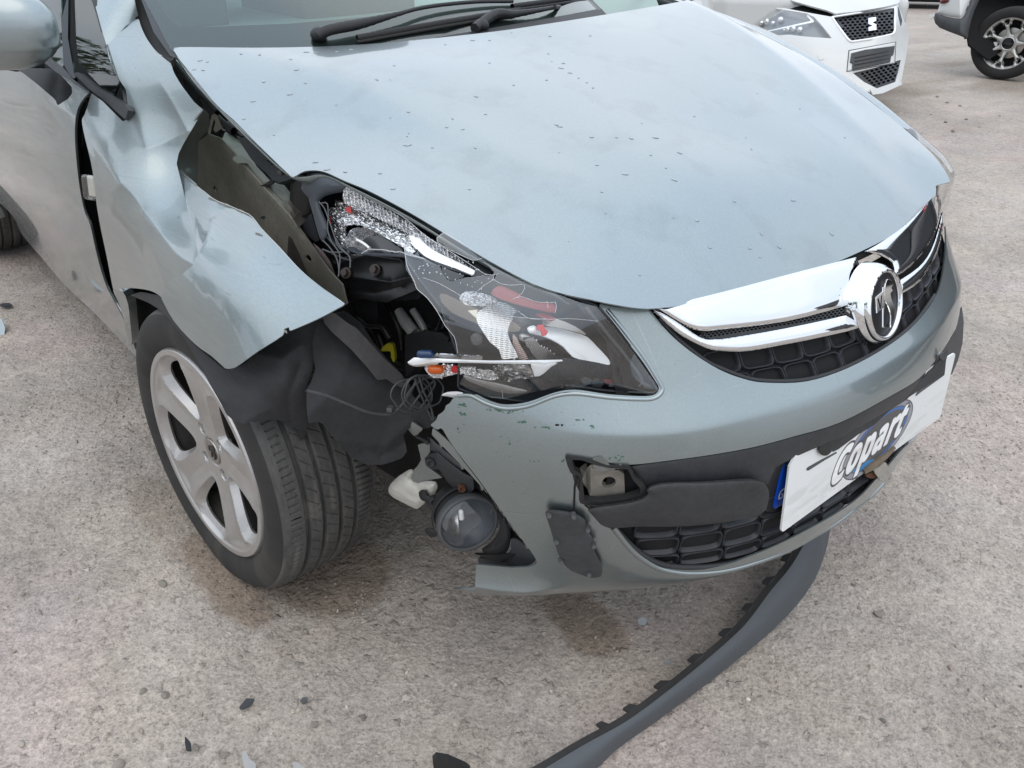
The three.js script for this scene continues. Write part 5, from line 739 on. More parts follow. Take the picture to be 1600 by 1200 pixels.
// ---------------------------------------------------------------- smashed headlamp
{
  const L = new THREE.Group(); L.name = 'headlamp'; car.add(L);
  const q3 = (p) => crop(450, 250, 4.4457, p), q4 = (p) => crop(600, 400, 3.5556, p);
  const nz = (x, y, o = 0) => [x, y, 'd', proj(bonnetOn(x, y))[2] + o], bz = (x, y, o = 0) => [x, y, 'd', proj(bumperPt(x, y))[2] + o];
  const ctrl = [nz(545, 285, 0.004), nz(652, 342, 0.004), nz(760, 408, 0.004), nz(850, 455, 0.004), nz(930, 474, 0.002), bz(1028, 606), bz(985, 545), bz(900, 610, 0.004), bz(830, 628), bz(760, 622), [632, 395, 'd', proj(bonnetOn(640, 345))[2] - 0.035], [700, 500, 'd', proj(bonnetOn(760, 410))[2] - 0.060], [820, 530, 'd', proj(bonnetOn(850, 455))[2] - 0.042], [500, 300, 'd', proj(bonnetOn(505, 270))[2] + 0.0], [560, 370, 'd', proj(bonnetOn(560, 295))[2] - 0.01]];
  const lens = relief(ctrl, 2e-6), off = (d, fx = 0, fy = 0, x0 = 0, y0 = 0) => (x, y) => lens(x, y).addScaledVector(ray(x, y), d + fx * (x - x0) / 100 + fy * (y - y0) / 100);
  // dished surface: deeper towards the middle of its outline
  const dish = (out, d, depth, w = 10) => { const s = outlineSd([out]); return (x, y) => lens(x, y).addScaledVector(ray(x, y), d + depth * (1 - Math.exp(-Math.max(0, s(x, y)) / w))); };
  const put = (name, out, f, mat, o = {}) => mesh(name, panel(out, f, { step: 2, uv: 'zy', thick: 0.002, ...o }), mat, L, o.label);
  // dark bowl behind everything
  const bowl = [[480, 268], [506, 268], [545, 285], [594, 312], [652, 346], [760, 403], [850, 450], [932, 478], [1030, 606], [1000, 618], [900, 610], [830, 628], [745, 616], [716, 606], [718, 560], [690, 480], [652, 430], [632, 400], [560, 396], [520, 380], [495, 350], [484, 310]];
  put('lamp_bowl', bowl, dish(bowl, 0.014, 0.120, 16), M.lampBlack, { step: 4 });
  put('lamp_back', q3(S([[90, 200], [130, 100], [230, 90], [380, 140], [425, 180], [400, 215], [330, 230], [260, 250], [215, 290], [240, 370], [280, 480], [240, 570], [200, 480], [165, 340], [150, 270]], 2, true)), off(0.012), M.lampBlack, { round: [0.012, 6] });
  // textured reflector of the rear lamp: bright lower slope, darker ribbed upper slope
  const up = q3(S([[385, 215], [430, 188], [560, 260], [700, 345], [850, 440], [960, 525], [1150, 650], [1285, 745], [1300, 790], [1180, 735], [1060, 665], [900, 545], [760, 470], [600, 395], [470, 335], [390, 300]], 2, true));
  const rib = (per, ang, amp) => (x, y) => { const t = (x * Math.cos(ang) + y * Math.sin(ang)) / per; return amp * Math.abs(Math.sin(Math.PI * t)); };
  // optic of many small facets, each tilted its own way
  const pil = (px, py, ang, amp) => (x, y) => { const c = Math.cos(ang), s = Math.sin(ang), v = (-x * s + y * c) / py, row = Math.floor(v), u = (x * c + y * s) / px + (row % 2) * 0.5, k = Math.floor(u), fu = u - k - 0.5, fv = v - row - 0.5; return amp * ((hash2(k, row, 5) - 0.5) * fu * 3 + (hash2(k, row, 8) - 0.5) * fv * 3 + 0.5 - fu * fu - fv * fv); };
  put('upper_reflector', up, off(0.026, 0, 0.03, 600, 370), M.reflectorDark, { step: 0.9, bump: (x, y) => rib(5.5, -0.1, 0.0030)(x, y) + pil(5.5, 3.5, 0.5, 0.0022)(x, y) });
  const low = q3(S([[330, 275], [385, 300], [470, 335], [600, 395], [760, 470], [860, 525], [900, 600], [860, 650], [800, 605], [700, 550], [570, 480], [470, 445], [400, 455], [370, 400], [335, 350]], 2, true));
  put('reflector', low, off(0.036, 0.01, -0.05, 580, 345), M.reflector, { step: 0.8, bump: pil(3.4, 2.2, 0.5, 0.0016) });
  const side = q3(S([[275, 380], [300, 330], [345, 350], [395, 450], [400, 560], [430, 650], [385, 600], [330, 520], [290, 450]], 2, true));
  put('side_reflector', side, off(0.036, -0.05, 0, 525, 350), M.reflectorDark, { step: 0.9, bump: pil(3, 3, 0.9, 0.0022) });
  put('red_reflex', q3([[285, 395], [305, 390], [330, 470], [375, 545], [365, 570], [320, 510], [290, 450]]), off(0.040), M.red, { step: 1, bump: pil(3, 3, 0.9, 0.001) });
  put('red_tab', q3([[402, 345], [412, 318], [436, 312], [442, 362], [428, 370], [410, 362]]), off(0.026), M.red, { step: 1 });
  put('bulb_holder', q3(S([[330, 300], [345, 280], [375, 282], [388, 300], [375, 322], [345, 325]], 2, true)), off(0.030), M.steel, { step: 1, round: [0.006, 3] });
  const cup = q3(S([[400, 565], [430, 500], [480, 475], [570, 480], [700, 550], [800, 605], [860, 655], [800, 645], [700, 640], [600, 625], [520, 650], [440, 655], [410, 620]], 2, true));
  put('lower_reflector', cup, dish(cup, 0.030, 0.045, 12), M.reflectorDark, { step: 0.9, bump: pil(5, 4, 0.3, 0.002) });
  put('cup_shade', q3(S([[520, 560], [560, 530], [650, 535], [760, 585], [820, 625], [760, 640], [680, 630], [600, 620], [540, 600]], 2, true)), off(0.034), M.blackGloss, { step: 1.5 });
  mesh('reflector_edge', tube(q3([[480, 555], [510, 570], [540, 590], [568, 615]]).map(([x, y]) => off(0.03)(x, y)), 0.0022), M.whiteGloss, L);
  const strip = q3(S([[882, 478], [845, 500], [838, 525], [880, 600], [950, 668], [1050, 712], [1170, 752], [1280, 796], [1294, 780], [1288, 762], [1150, 695], [1020, 632], [930, 560], [895, 505]], 2, true));
  put('light_guide', strip, off(0.016, 0, -0.03, 690, 405), M.whiteGloss, { step: 1.4, round: [0.004, 4] });  // plain white stands in for the sky mirrored by this strip
  put('guide_bezel', q3(S([[820, 540], [880, 615], [950, 685], [1050, 735], [1180, 775], [1290, 812], [1380, 800], [1415, 785], [1370, 730], [1310, 705], [1290, 760], [1300, 795], [1180, 760], [1040, 715], [945, 672], [880, 608]], 2)), off(0.014), M.blackGloss, { step: 1.4, thick: 0.006 });
  put('bezel_remnant', q3([[940, 700], [1000, 720], [1068, 742], [1072, 790], [1085, 815], [1140, 842], [1215, 815], [1225, 800], [1150, 775], [1050, 735], [960, 690]]), off(0.008), M.greyTrim, { step: 1.4 });
  for (let k = 0; k < 5; k++) { const y0 = 620 + k * 14; put('bezel_rib', q3([[240 + 30 * k, y0], [300 + 36 * k, y0 + 20], [300 + 36 * k, y0 + 26], [240 + 30 * k, y0 + 6]]), off(0.012), M.trim, { step: 1 }); }
  mesh('broken_edge', tube(q3(ragged([[510, 650], [560, 620], [640, 622], [700, 632], [800, 645], [880, 668], [950, 690]], 5, 14, 24)).map(([x, y]) => off(0.004)(x, y)), 0.0006), M.lensEdge, L);
  mesh('torn_wire', [[[215, 290], [250, 330], [285, 420], [320, 520], [350, 600], [420, 660]], [[230, 300], [270, 300], [280, 380], [275, 480], [300, 560], [360, 660], [355, 760]], [[245, 560], [300, 620], [340, 690], [355, 770], [350, 810]], [[330, 540], [370, 610], [430, 680], [432, 750]], [[240, 620], [300, 640], [380, 640]]].map((l) => tube(q3(l).map(([x, y]) => off(0.004)(x, y)), 0.0011)), M.grey, L).userData.kind = 'stuff';

  // main lamp: fluted fan, bright main reflector, projector, spike, lower crystal lamp
  const fan = q4(S([[640, 255], [700, 275], [738, 300], [735, 325], [700, 375], [688, 430], [710, 490], [745, 562], [700, 572], [655, 570], [640, 520], [590, 480], [550, 420], [520, 372], [516, 320], [560, 285]], 2, true));
  put('fluted_reflector', fan, off(0.036, 0.03, -0.03, 780, 510), M.reflector, { step: 1, bump: (x, y) => 0.0016 * Math.abs(Math.sin(Math.PI * (y + 0.12 * x) / 3.0)) });
  put('reflector_tip', q4([[465, 303], [520, 298], [516, 320], [515, 348], [490, 325]]), off(0.03), std([0.55, 0.5, 0.42], 0.4), { step: 1 });
  put('crumpled_chrome', q4(S([[418, 230], [460, 195], [540, 205], [640, 245], [590, 262], [540, 275], [470, 275], [440, 260]], 2, true)), off(0.026), M.reflectorDark, { step: 0.8, bump: (x, y) => 0.012 * (fbm(x / 8, y / 4, 3, 77) - 0.5) });
  const main = q4(S([[798, 405], [850, 400], [905, 395], [960, 398], [1060, 425], [1130, 450], [1188, 508], [1230, 552], [1258, 590], [1248, 605], [1190, 592], [1120, 580], [1050, 562], [1000, 505], [930, 462], [870, 440], [820, 428]], 2, true));
  put('main_reflector', main, off(0.034, 0.0, -0.05, 890, 540), M.whiteGloss, { step: 1.6, bump: folds([[q4([[880, 440], [960, 470], [1040, 520], [1120, 580]]), -0.002, 3, 1]]) });
  put('reflector_top', q4(S([[880, 350], [960, 350], [1060, 390], [1130, 440], [1060, 420], [960, 395], [900, 385]], 2, true)), off(0.032), std([0.42, 0.39, 0.36], 0.3, 0.6), { step: 1.5 });
  const pc = off(0.055)(...q4([[762, 372]])[0]); mesh('projector', new THREE.SphereGeometry(0.016, 32, 20).translate(pc.x, pc.y, pc.z), M.blackGloss, L);
  put('lamp_cavity', q4(S([[742, 320], [800, 330], [850, 350], [900, 360], [880, 400], [800, 410], [840, 430], [900, 460], [960, 500], [1020, 560], [980, 575], [900, 575], [830, 560], [780, 560], [745, 540], [700, 480], [700, 400]], 2, true)), off(0.060), M.voidBlack, { step: 2.5 });
  put('bulb_shield', q4(S([[795, 400], [830, 385], [850, 400], [840, 425], [810, 430]], 2, true)), off(0.034), M.whiteGloss, { step: 1, round: [0.005, 3] });
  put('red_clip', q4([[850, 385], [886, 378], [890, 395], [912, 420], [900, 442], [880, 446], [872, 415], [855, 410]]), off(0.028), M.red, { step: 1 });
  put('bulb_cap', q4(S([[750, 440], [765, 428], [790, 432], [820, 450], [800, 460], [775, 475], [755, 465]], 2, true)), off(0.036), M.steel, { step: 1, round: [0.005, 3] });
  const spike = q4(S([[780, 470], [830, 455], [870, 500], [905, 515], [960, 560], [965, 575], [900, 578], [850, 575], [810, 520]], 2, true));
  put('ribbed_spike', spike, off(0.034, 0, 0.05, 840, 545), M.reflectorDark, { step: 0.9, bump: (x, y) => 0.0016 * Math.abs(Math.sin(Math.PI * (x - 0.5 * y) / 3.4)) });
  put('inner_reflector', q4(S([[715, 440], [735, 450], [760, 500], [800, 570], [750, 572], [720, 510]], 2, true)), off(0.045), std([0.45, 0.36, 0.34], 0.2, 0.9), { step: 1, bump: (x, y) => 0.0014 * Math.abs(Math.sin(Math.PI * (y + 0.3 * x) / 3.2)) });
  const cap = off(0.03)(...q4([[516, 461]])[0]), cn = EYE.clone().sub(cap); mesh('screw_cap', [orient(lathe([[0, 0.004], [0.006, 0.004], [0.0085, 0.002], [0.009, -0.004]], 24), cap, cn), orient(new THREE.BoxGeometry(0.009, 0.003, 0.003), cap.clone().addScaledVector(cn.normalize(), 0.005), cn)], M.grey, L);
  // long chrome blade and the turn signal under it
  const blade = q4([[128, 592], [165, 564], [250, 566], [400, 574], [600, 581], [800, 579], [990, 576], [996, 583], [905, 603], [860, 600], [600, 597], [400, 592], [250, 592], [215, 602], [160, 606]]);
  put('chrome_blade', blade, off(0.010, 0, -0.08, 760, 564), M.whiteGloss, { step: 1.2, thick: 0.004, round: [0.003, 3] });
  put('blade_end', q4(S([[132, 590], [175, 585], [225, 588], [300, 592], [290, 606], [220, 612], [180, 615], [145, 606]], 2, true)), off(0.012), M.whitePlastic, { step: 1.2, round: [0.006, 3] });
  put('crystal_top', q4([[285, 545], [400, 552], [545, 558], [548, 576], [400, 572], [270, 566]]), off(0.020), M.reflectorDark, { step: 0.9, bump: (x, y) => 0.003 * (fbm(x / 5, y / 4, 2, 41) - 0.5) });
  const bb = off(0.010)(...q4([[230, 545]])[0]); mesh('blue_bulb', orient(new THREE.CapsuleGeometry(0.0058, 0.013, 8, 16), bb, camR), M.blueGloss, L);
  const cry = q4(S([[228, 612], [330, 604], [420, 612], [480, 620], [560, 632], [605, 645], [638, 680], [590, 690], [540, 682], [480, 668], [420, 652], [350, 668], [300, 680], [260, 670], [238, 645]], 2, true));
  put('signal_reflector', cry, off(0.020, 0, -0.06, 720, 580), M.reflector, { step: 0.9, bump: (x, y) => { const u = Math.floor(x / 4.4 + 0.4 * Math.floor(y / 3.2)), v = Math.floor(y / 3.2); return pil(4.4, 2.8, 0.05, 0.0034)(x, y); } });
  const ob = off(0.008)(...q4([[288, 630]])[0]); mesh('orange_bulb', orient(new THREE.CapsuleGeometry(0.0066, 0.010, 8, 18), ob, camR), M.orange, L);
  put('red_tab', q4([[372, 620], [395, 612], [418, 630], [410, 648], [385, 650], [372, 640]]), off(0.016), M.red, { step: 0.9 });
  put('white_wedge', q4([[815, 600], [850, 592], [905, 602], [985, 585], [930, 615], [885, 655], [862, 668], [835, 670], [828, 640], [818, 620]]), off(0.018, 0, -0.05, 840, 575), M.whiteGloss, { step: 1.2, round: [0.003, 3] });
  put('shade_panel', q4([[600, 618], [700, 600], [800, 605], [825, 640], [830, 672], [760, 690], [680, 700], [640, 680]]), off(0.034), M.reflectorDark, { step: 1, bump: (x, y) => 0.010 * (fbm(x / 14, y / 8, 3, 55) - 0.5) + pil(7, 5, 0.2, 0.003)(x, y) });
  put('ribbed_floor', q4([[890, 690], [900, 640], [950, 595], [1000, 572], [1120, 584], [1240, 606], [1330, 640], [1290, 690], [1100, 690], [950, 690]]), off(0.030, 0, 0.06, 920, 580), M.lampBlack, { step: 1.1, bump: (x, y) => 0.0016 * Math.abs(Math.sin(Math.PI * (x + 0.5 * y) / 3.6)) });
  put('lens_roll', q4(S([[440, 660], [520, 685], [620, 705], [720, 730], [798, 748], [770, 760], [690, 765], [600, 745], [520, 715], [460, 690]], 2, true)), off(0.012), std([0.30, 0.29, 0.28], 0.22, 0.3), { step: 1.3, round: [0.010, 5] });
  put('debris', q4([[1095, 690], [1120, 675], [1155, 690], [1145, 712], [1110, 715]]), off(0.012), M.grey, { step: 1 }); put('debris', q4([[1155, 700], [1185, 680], [1222, 710], [1200, 735], [1160, 735]]), off(0.010), M.greyTrim, { step: 1 });
  put('debris', q4([[1300, 745], [1350, 720], [1372, 730], [1330, 755]]), off(0.010), M.whitePlastic, { step: 1 }); put('debris', q4([[1345, 670], [1370, 655], [1480, 720], [1500, 745], [1440, 735], [1370, 740]]), off(0.010), M.grey, { step: 1.2 });
  put('red_shard', q4([[1215, 690], [1320, 688], [1360, 715], [1330, 725], [1240, 715]]), off(0.014), std([0.20, 0.03, 0.04], 0.3), { step: 1 });
  put('white_fragment', q4(S([[318, 775], [345, 762], [400, 758], [450, 768], [475, 788], [455, 795], [400, 790], [350, 780]], 2, true)), off(0.004), M.whiteGloss, { step: 1, round: [0.004, 3] });
  put('red_reflection_band', q4(S([[595, 205], [625, 170], [660, 168], [720, 195], [758, 215], [745, 235], [760, 225], [850, 258], [930, 262], [958, 285], [945, 315], [880, 305], [800, 285], [720, 262], [640, 235]], 2, true)), off(0.012), M.redReflection, { step: 1.4, round: [0.004, 4] });  // red streaks mirrored in the lens, built as coloured bands inside the lamp
  put('red_reflection_band', q4([[840, 320], [900, 315], [960, 350], [930, 362], [880, 345]]), off(0.02), M.redReflection, { step: 1.2 });

  // what is left of the clear lens
  const frag = [...q3(ragged([[812, 602], [830, 640], [900, 670], [955, 690], [1060, 745], [1078, 800], [1100, 830], [1140, 845], [1215, 820], [1330, 806], [1425, 796], [1432, 830], [1445, 800], [1400, 740], [1330, 688], [1385, 668]], 3, 5, 14)), [819, 431], [853, 453], [904, 472], [932, 479], [962, 514], [994, 557], [1022, 597], [1030, 610], [1016, 618], [951, 614], [909, 608], [881, 606], [839, 611], [791, 623], [769, 622], [732, 608], [718, 600], [726, 585], [735, 578], [716, 574], [715, 552], ...S([[715, 552], [710, 527], [697, 511], [684, 488], [668, 466], [652, 452], [646, 440], [634, 420]], 3)];
  put('lens_fragment', frag, lens, M.lens, { step: 2, thick: 0, label: 'cracked clear lens left in the front of the lamp' });
  put('lens_fragment', q3(ragged([[1085, 500], [1045, 528], [1030, 558], [1100, 605], [1200, 660], [1300, 700], [1380, 668]], 3, 6, 14)), lens, M.lens, { step: 2, thick: 0 });
  put('lens_fragment', q3([[805, 610], [830, 600], [860, 640], [875, 665], [900, 630], [915, 670], [940, 690], [860, 672], [820, 655]]), (x, y) => lens(x, y).addScaledVector(ray(x, y), -0.004), M.lens, { step: 1.3, thick: 0 });
  const edge = (l, r = 0.00042) => tube(l.map(([x, y]) => lens(x, y)), r, { seg: 2, sides: 6 });
  mesh('lens_edge', [edge(S([[632, 386], [636, 415], [648, 441], [652, 452], [668, 466], [684, 488], [697, 511], [710, 527], [715, 552]], 2)), edge(q3([[812, 602], [830, 640], [900, 670], [955, 690]])), edge(q3([[430, 185], [600, 290], [800, 395], [960, 530], [1150, 650], [1380, 800]]), 0.00035), edge(q3([[1385, 668], [1330, 688], [1300, 700], [1200, 660], [1030, 558], [1085, 500]]), 0.00035)], M.lensEdge, L).userData.kind = 'stuff';
  mesh('lens_crack', [[[612, 95], [605, 130], [560, 160], [520, 195]], [[612, 130], [640, 150], [700, 162], [778, 160], [775, 195], [740, 232]], [[560, 100], [600, 105], [640, 98]], [[905, 252], [912, 290]], [[950, 250], [958, 280], [950, 318]], [[700, 335], [900, 352], [1030, 348], [1190, 362]], [[745, 305], [800, 345], [900, 350]], [[715, 240], [760, 225], [850, 255], [950, 258]], [[655, 740], [660, 790]], [[215, 120], [300, 150], [400, 205], [450, 235]]].map((l) => edge(q4(l), 0.0003)), M.lensEdge, L).userData.kind = 'stuff';
  // black rim of the lens, right and lower edges
  mesh('lens_rim', tube(S([[934, 480], [962, 514], [994, 557], [1018, 592], [1026, 609], [1014, 614], [951, 611], [909, 605], [881, 603]], 3).map(([x, y]) => lens(x, y).addScaledVector(ray(x, y), 0.004)), 0.0036, { seg: 2 }), M.blackGloss, L);
  mesh('inner_rim', tube(S([[915, 480], [948, 520], [982, 562], [1004, 596], [990, 604], [951, 602]], 3).map(([x, y]) => lens(x, y).addScaledVector(ray(x, y), 0.010)), 0.0025, { seg: 2 }), M.grey, L);
  put('rim_panel', [[900, 474], [930, 480], [960, 514], [992, 557], [1020, 598], [1024, 610], [1000, 606], [960, 550], [930, 510]], off(0.018), M.trim, { step: 2 });
  // small water specks on the broken lens
  const sp = [], r = rng(12); for (let i = 0; i < 46; i++) { const t = r(), x = lerp(650, 800, t) + 26 * (r() - 0.5), y = lerp(415, 440, t) + 40 * (r() - 0.5), p = lens(x, y); sp.push(new THREE.SphereGeometry(0.0006 + 0.0006 * r(), 6, 5).translate(p.x, p.y, p.z)); }
  mesh('water_speck', sp, M.lensEdge, L).userData.kind = 'stuff';
}

// ---------------------------------------------------------------- far wing and far headlamp beyond the bonnet
{
  const line = [[0.725, 0.55, 0.775], [0.68, 0.585, 0.800], [0.60, 0.61, 0.842], [0.485, 0.633, 0.892], [0.30, 0.664, 0.925], [0.10, 0.688, 0.945], [-0.10, 0.70, 0.960], [-0.31, 0.695, 0.985]], wide = [0.14, 0.15, 0.16, 0.16, 0.155, 0.145, 0.14, 0.13];
  const pos = (u, v) => { const i = clamp(Math.floor(u), 0, line.length - 2), t = u - i, c = [0, 1, 2].map((k) => lerp(line[i][k], line[i + 1][k], t)), w = lerp(wide[i], wide[i + 1], t), a = v * 1.5; return V(c[0] - 0.05 * v * (u < 2.5 ? 1 - u / 2.5 : 0), bonnetH(c[0], -c[1]) - 0.003 - 0.30 * Math.max(0, v - 0.1) ** 1.7, -(c[1] + 0.004 + w * Math.sin(a * 1.05) / Math.sin(1.57))); };
  mesh('far_wing', sheet(pos, [2.2, 7, 0, 1], 60, 30, (u, v, p) => Math.hypot(p.x, p.y - 0.3) - 0.35, { thick: 0.003, uv: 'xy', toward: V(0.3, 4, -3) }), M.paint, car);
  const lamp = new THREE.Group(); lamp.name = 'headlamp'; car.add(lamp);
  mesh('lamp_lens', sheet((u, v) => pos(u, v).add(V(0, 0.001, -0.001)), [0, 2.2, 0.0, 0.75], 40, 24, null, { thick: 0, uv: 'xy', toward: V(1, 4, -3) }), M.lens, lamp);
  mesh('lamp_bowl', sheet((u, v) => pos(u, v).add(V(-0.02, -0.045 * Math.sin(Math.PI * clamp(v / 0.75)), 0.006)), [0, 2.2, 0.0, 0.75], 40, 24, null, { thick: 0.003, uv: 'xy', toward: V(1, 4, -3) }), M.reflectorDark, lamp);
  mesh('far_tyre', new THREE.TorusGeometry(0.25, 0.075, 16, 40).translate(0.0, 0.31, -0.77), M.rubber, car);
}
// ---------------------------------------------------------------- front fog lamp hanging in its broken surround
{
  const f = new THREE.Group(); f.name = 'fog_lamp'; car.add(f);
  const q = (p) => crop(560, 580, 3.2441, p), Z = 0.635, c = pt(732.5, 819, 'z', Z), n = V(0.93, 0.10, 0.33).normalize();
  const face = (g) => orient(g.scale(1.17, 1.17, 1.17), c, n);
  mesh('fog_lens', face(lathe([[0, 0.010], [0.015, 0.0095], [0.030, 0.006], [0.0415, -0.001]], 48)), M.fogGlass, f);
  mesh('fog_rim', face(lathe([[0.0405, -0.004], [0.0415, 0.001], [0.0445, 0.002], [0.0465, -0.002], [0.046, -0.012], [0.043, -0.014]], 56)), M.grey, f);
  mesh('fog_body', [face(lathe([[0.0405, -0.003], [0.044, -0.010], [0.043, -0.030], [0.040, -0.050], [0.034, -0.066], [0.026, -0.078], [0.0, -0.080]], 48)), face(lathe([[0.046, -0.026], [0.048, -0.030], [0.046, -0.034]], 48))], M.black, f);
  mesh('fog_bowl', face(lathe([[0.041, -0.004], [0.036, -0.016], [0.024, -0.026], [0.0, -0.030]], 40)), M.fogBowl, f);
  const mid = c.clone().addScaledVector(camR, -0.012).addScaledVector(camU, 0.010);
  mesh('fog_reflector', sheet((u, v) => { const r = 0.030 * v; return mid.clone().addScaledVector(n, -0.004 - 0.014 * (1 - v * v)).addScaledVector(V(0, 1, 0).cross(n).normalize(), r * Math.cos(u)).addScaledVector(V(0, 1, 0), r * Math.sin(u)); }, [1.35, 4.6, 0.05, 1.15], 40, 10, null, { thick: 0.001 }), M.reflector, f);
  mesh('fog_bulb', orient(new THREE.CapsuleGeometry(0.0045, 0.014, 6, 14), mid.clone().addScaledVector(n, -0.002).addScaledVector(V(0, 1, 0), 0.006), V(0, 1, 0.1)), M.whiteGloss, f);
  const at = (l, z = Z) => relief(l.map(([x, y, a]) => [x, y, 'z', a ?? z]));
  const F = (name, l, zf, mat, o = {}) => mesh(name, panel(q(l), zf, { step: 1.6, uv: 'zy', thick: 0.004, ...o }), mat, f, o.label);
  const zz = [[640, 700, 'z', 0.655], [760, 700, 'z', 0.620], [700, 860, 'z', 0.63], [620, 800, 'z', 0.665]], base = relief(zz), B = (d) => (x, y) => base(x, y).addScaledVector(ray(x, y), d);
  F('bracket_arm', [[335, 440], [365, 418], [400, 410], [470, 470], [530, 515], [580, 540], [585, 600], [560, 620], [500, 610], [450, 560], [410, 500], [370, 495], [345, 480]], B(0.005), M.trim, { round: [0.004, 3] });
  F('bracket_plate', [[360, 335], [400, 370], [470, 430], [535, 490], [525, 505], [470, 470], [420, 440], [400, 415], [365, 400]], B(0.012), M.greyTrim, { round: [0.004, 2.5] });
  for (const [x, y, r, mat] of [[365, 462, 0.0088, M.trim], [525, 592, 0.0070, M.rust], [380, 658, 0.0075, M.trim]]) { const [px, py] = q([[x, y]])[0], p = B(-0.003)(px, py); mesh('bracket_boss', [orient(lathe([[0, 0.004], [r * 0.45, 0.004], [r * 0.5, 0.007], [r * 0.85, 0.007], [r, 0.003], [r, -0.010]], 20), p, n.clone().add(V(0, 0.2, 0.3)))], mat, f); }
  F('painted_fragment', [[300, 372], [335, 365], [362, 360], [362, 410], [340, 440], [345, 480], [400, 520], [425, 540], [330, 556], [290, 575], [265, 540], [280, 500], [300, 480], [318, 450], [312, 420]], B(0.018), M.paintDull, {});
  F('painted_shard', S([[188, 245], [215, 236], [250, 236], [285, 265], [325, 292], [310, 310], [285, 330], [255, 300], [215, 270]], 2, true), B(0.006), M.primer, { round: [0.004, 3] });
  F('dark_shard', [[285, 322], [310, 335], [358, 358], [350, 376], [318, 352], [290, 338]], B(0.004), M.black);
  F('white_cover', S([[152, 600], [165, 570], [200, 535], [235, 512], [256, 500], [272, 498], [280, 515], [270, 545], [300, 565], [340, 556], [390, 560], [400, 590], [380, 630], [345, 660], [310, 690], [290, 698], [230, 668], [185, 645], [160, 625]], 2, true), B(0.020), M.whitePlastic, { round: [0.020, 7], thick: 0.006, bump: folds([[q([[200, 600], [250, 560], [270, 530]]), -0.003, 4, 1], [q([[240, 640], [290, 600], [340, 570]]), -0.002, 4, 1]]) });
  F('housing_clip', S([[305, 615], [325, 600], [345, 605], [350, 630], [375, 640], [400, 650], [395, 670], [360, 680], [335, 660], [315, 650]], 2, true), B(-0.004), M.black, { round: [0.006, 3] });
  F('housing_clip', S([[335, 800], [365, 795], [395, 820], [395, 838], [370, 842], [345, 825]], 2, true), B(0.004), M.black, { round: [0.006, 3] });
  F('lower_mount', S([[640, 890], [680, 860], [715, 800], [735, 740], [760, 770], [772, 830], [765, 890], [740, 930], [690, 945], [645, 930], [625, 905]], 2, true), B(0.010), M.black, { round: [0.012, 6], bump: folds([[q([[690, 880], [720, 850]]), -0.006, 4, 1], [q([[740, 760], [755, 850]]), 0.004, 4, 1]]) });
  F('broken_blade', [[580, 925], [640, 930], [720, 930], [805, 922], [770, 945], [715, 968], [670, 960], [625, 940]], B(0.002), M.black); F('broken_blade', [[605, 945], [640, 950], [700, 965], [770, 970], [800, 1000], [720, 990], [610, 975]], B(0.006), M.trim);
  F('surround_floor', [[600, 985], [700, 985], [800, 1003], [860, 985], [895, 965], [898, 945], [870, 900], [800, 855], [770, 850], [775, 900], [740, 950], [680, 975]], relief([[750, 880, 'z', 0.60], [835, 870, 'z', 0.585], [800, 845, 'z', 0.60]]), M.greyTrim, { thick: 0.003 });
  F('surround_wall', [[345, 330], [380, 350], [430, 390], [520, 480], [600, 570], [680, 670], [760, 790], [850, 890], [895, 945], [880, 960], [830, 880], [760, 850], [720, 790], [700, 700], [620, 610], [560, 560], [470, 480], [400, 410], [365, 370]], B(0.030), M.black, { thick: 0.003 });
  // inner lip of the opening with its clips
  const lip = q(S([[362, 318], [420, 365], [500, 450], [580, 530], [650, 610], [720, 690], [790, 790], [855, 880], [885, 925]], 3));
  mesh('opening_lip', tube(lip.map(([x, y]) => bumperPt(x + 4, y - 2, -0.010)), 0.0028), M.greyTrim, f);
  for (const i of [3, 7, 11, 15, 18, 21]) { const p = bumperPt(lip[i][0] + 1, lip[i][1], -0.012); mesh('lip_clip', new RoundedBoxGeometry(0.006, 0.012, 0.008, 2, 0.002).rotateZ(0.5).translate(p.x, p.y, p.z), M.dullSteel, f); }
  mesh('opening_flank', panel([...S([[676, 668], [703, 692], [722, 718], [745, 747], [768, 779], [790, 809], [812, 840], [834, 870], [838, 880]], 3), ...q([[895, 950], [880, 925], [850, 885], [800, 805], [720, 700], [640, 605], [560, 515], [480, 435], [400, 352], [372, 322]])], (x, y) => bumperPt(x, y, -0.004), { step: 2.5, uv: 'zy', thick: 0.002 }), M.paintDull, f);  // darker copy of the paint, putting in the shade on this downward flank
}

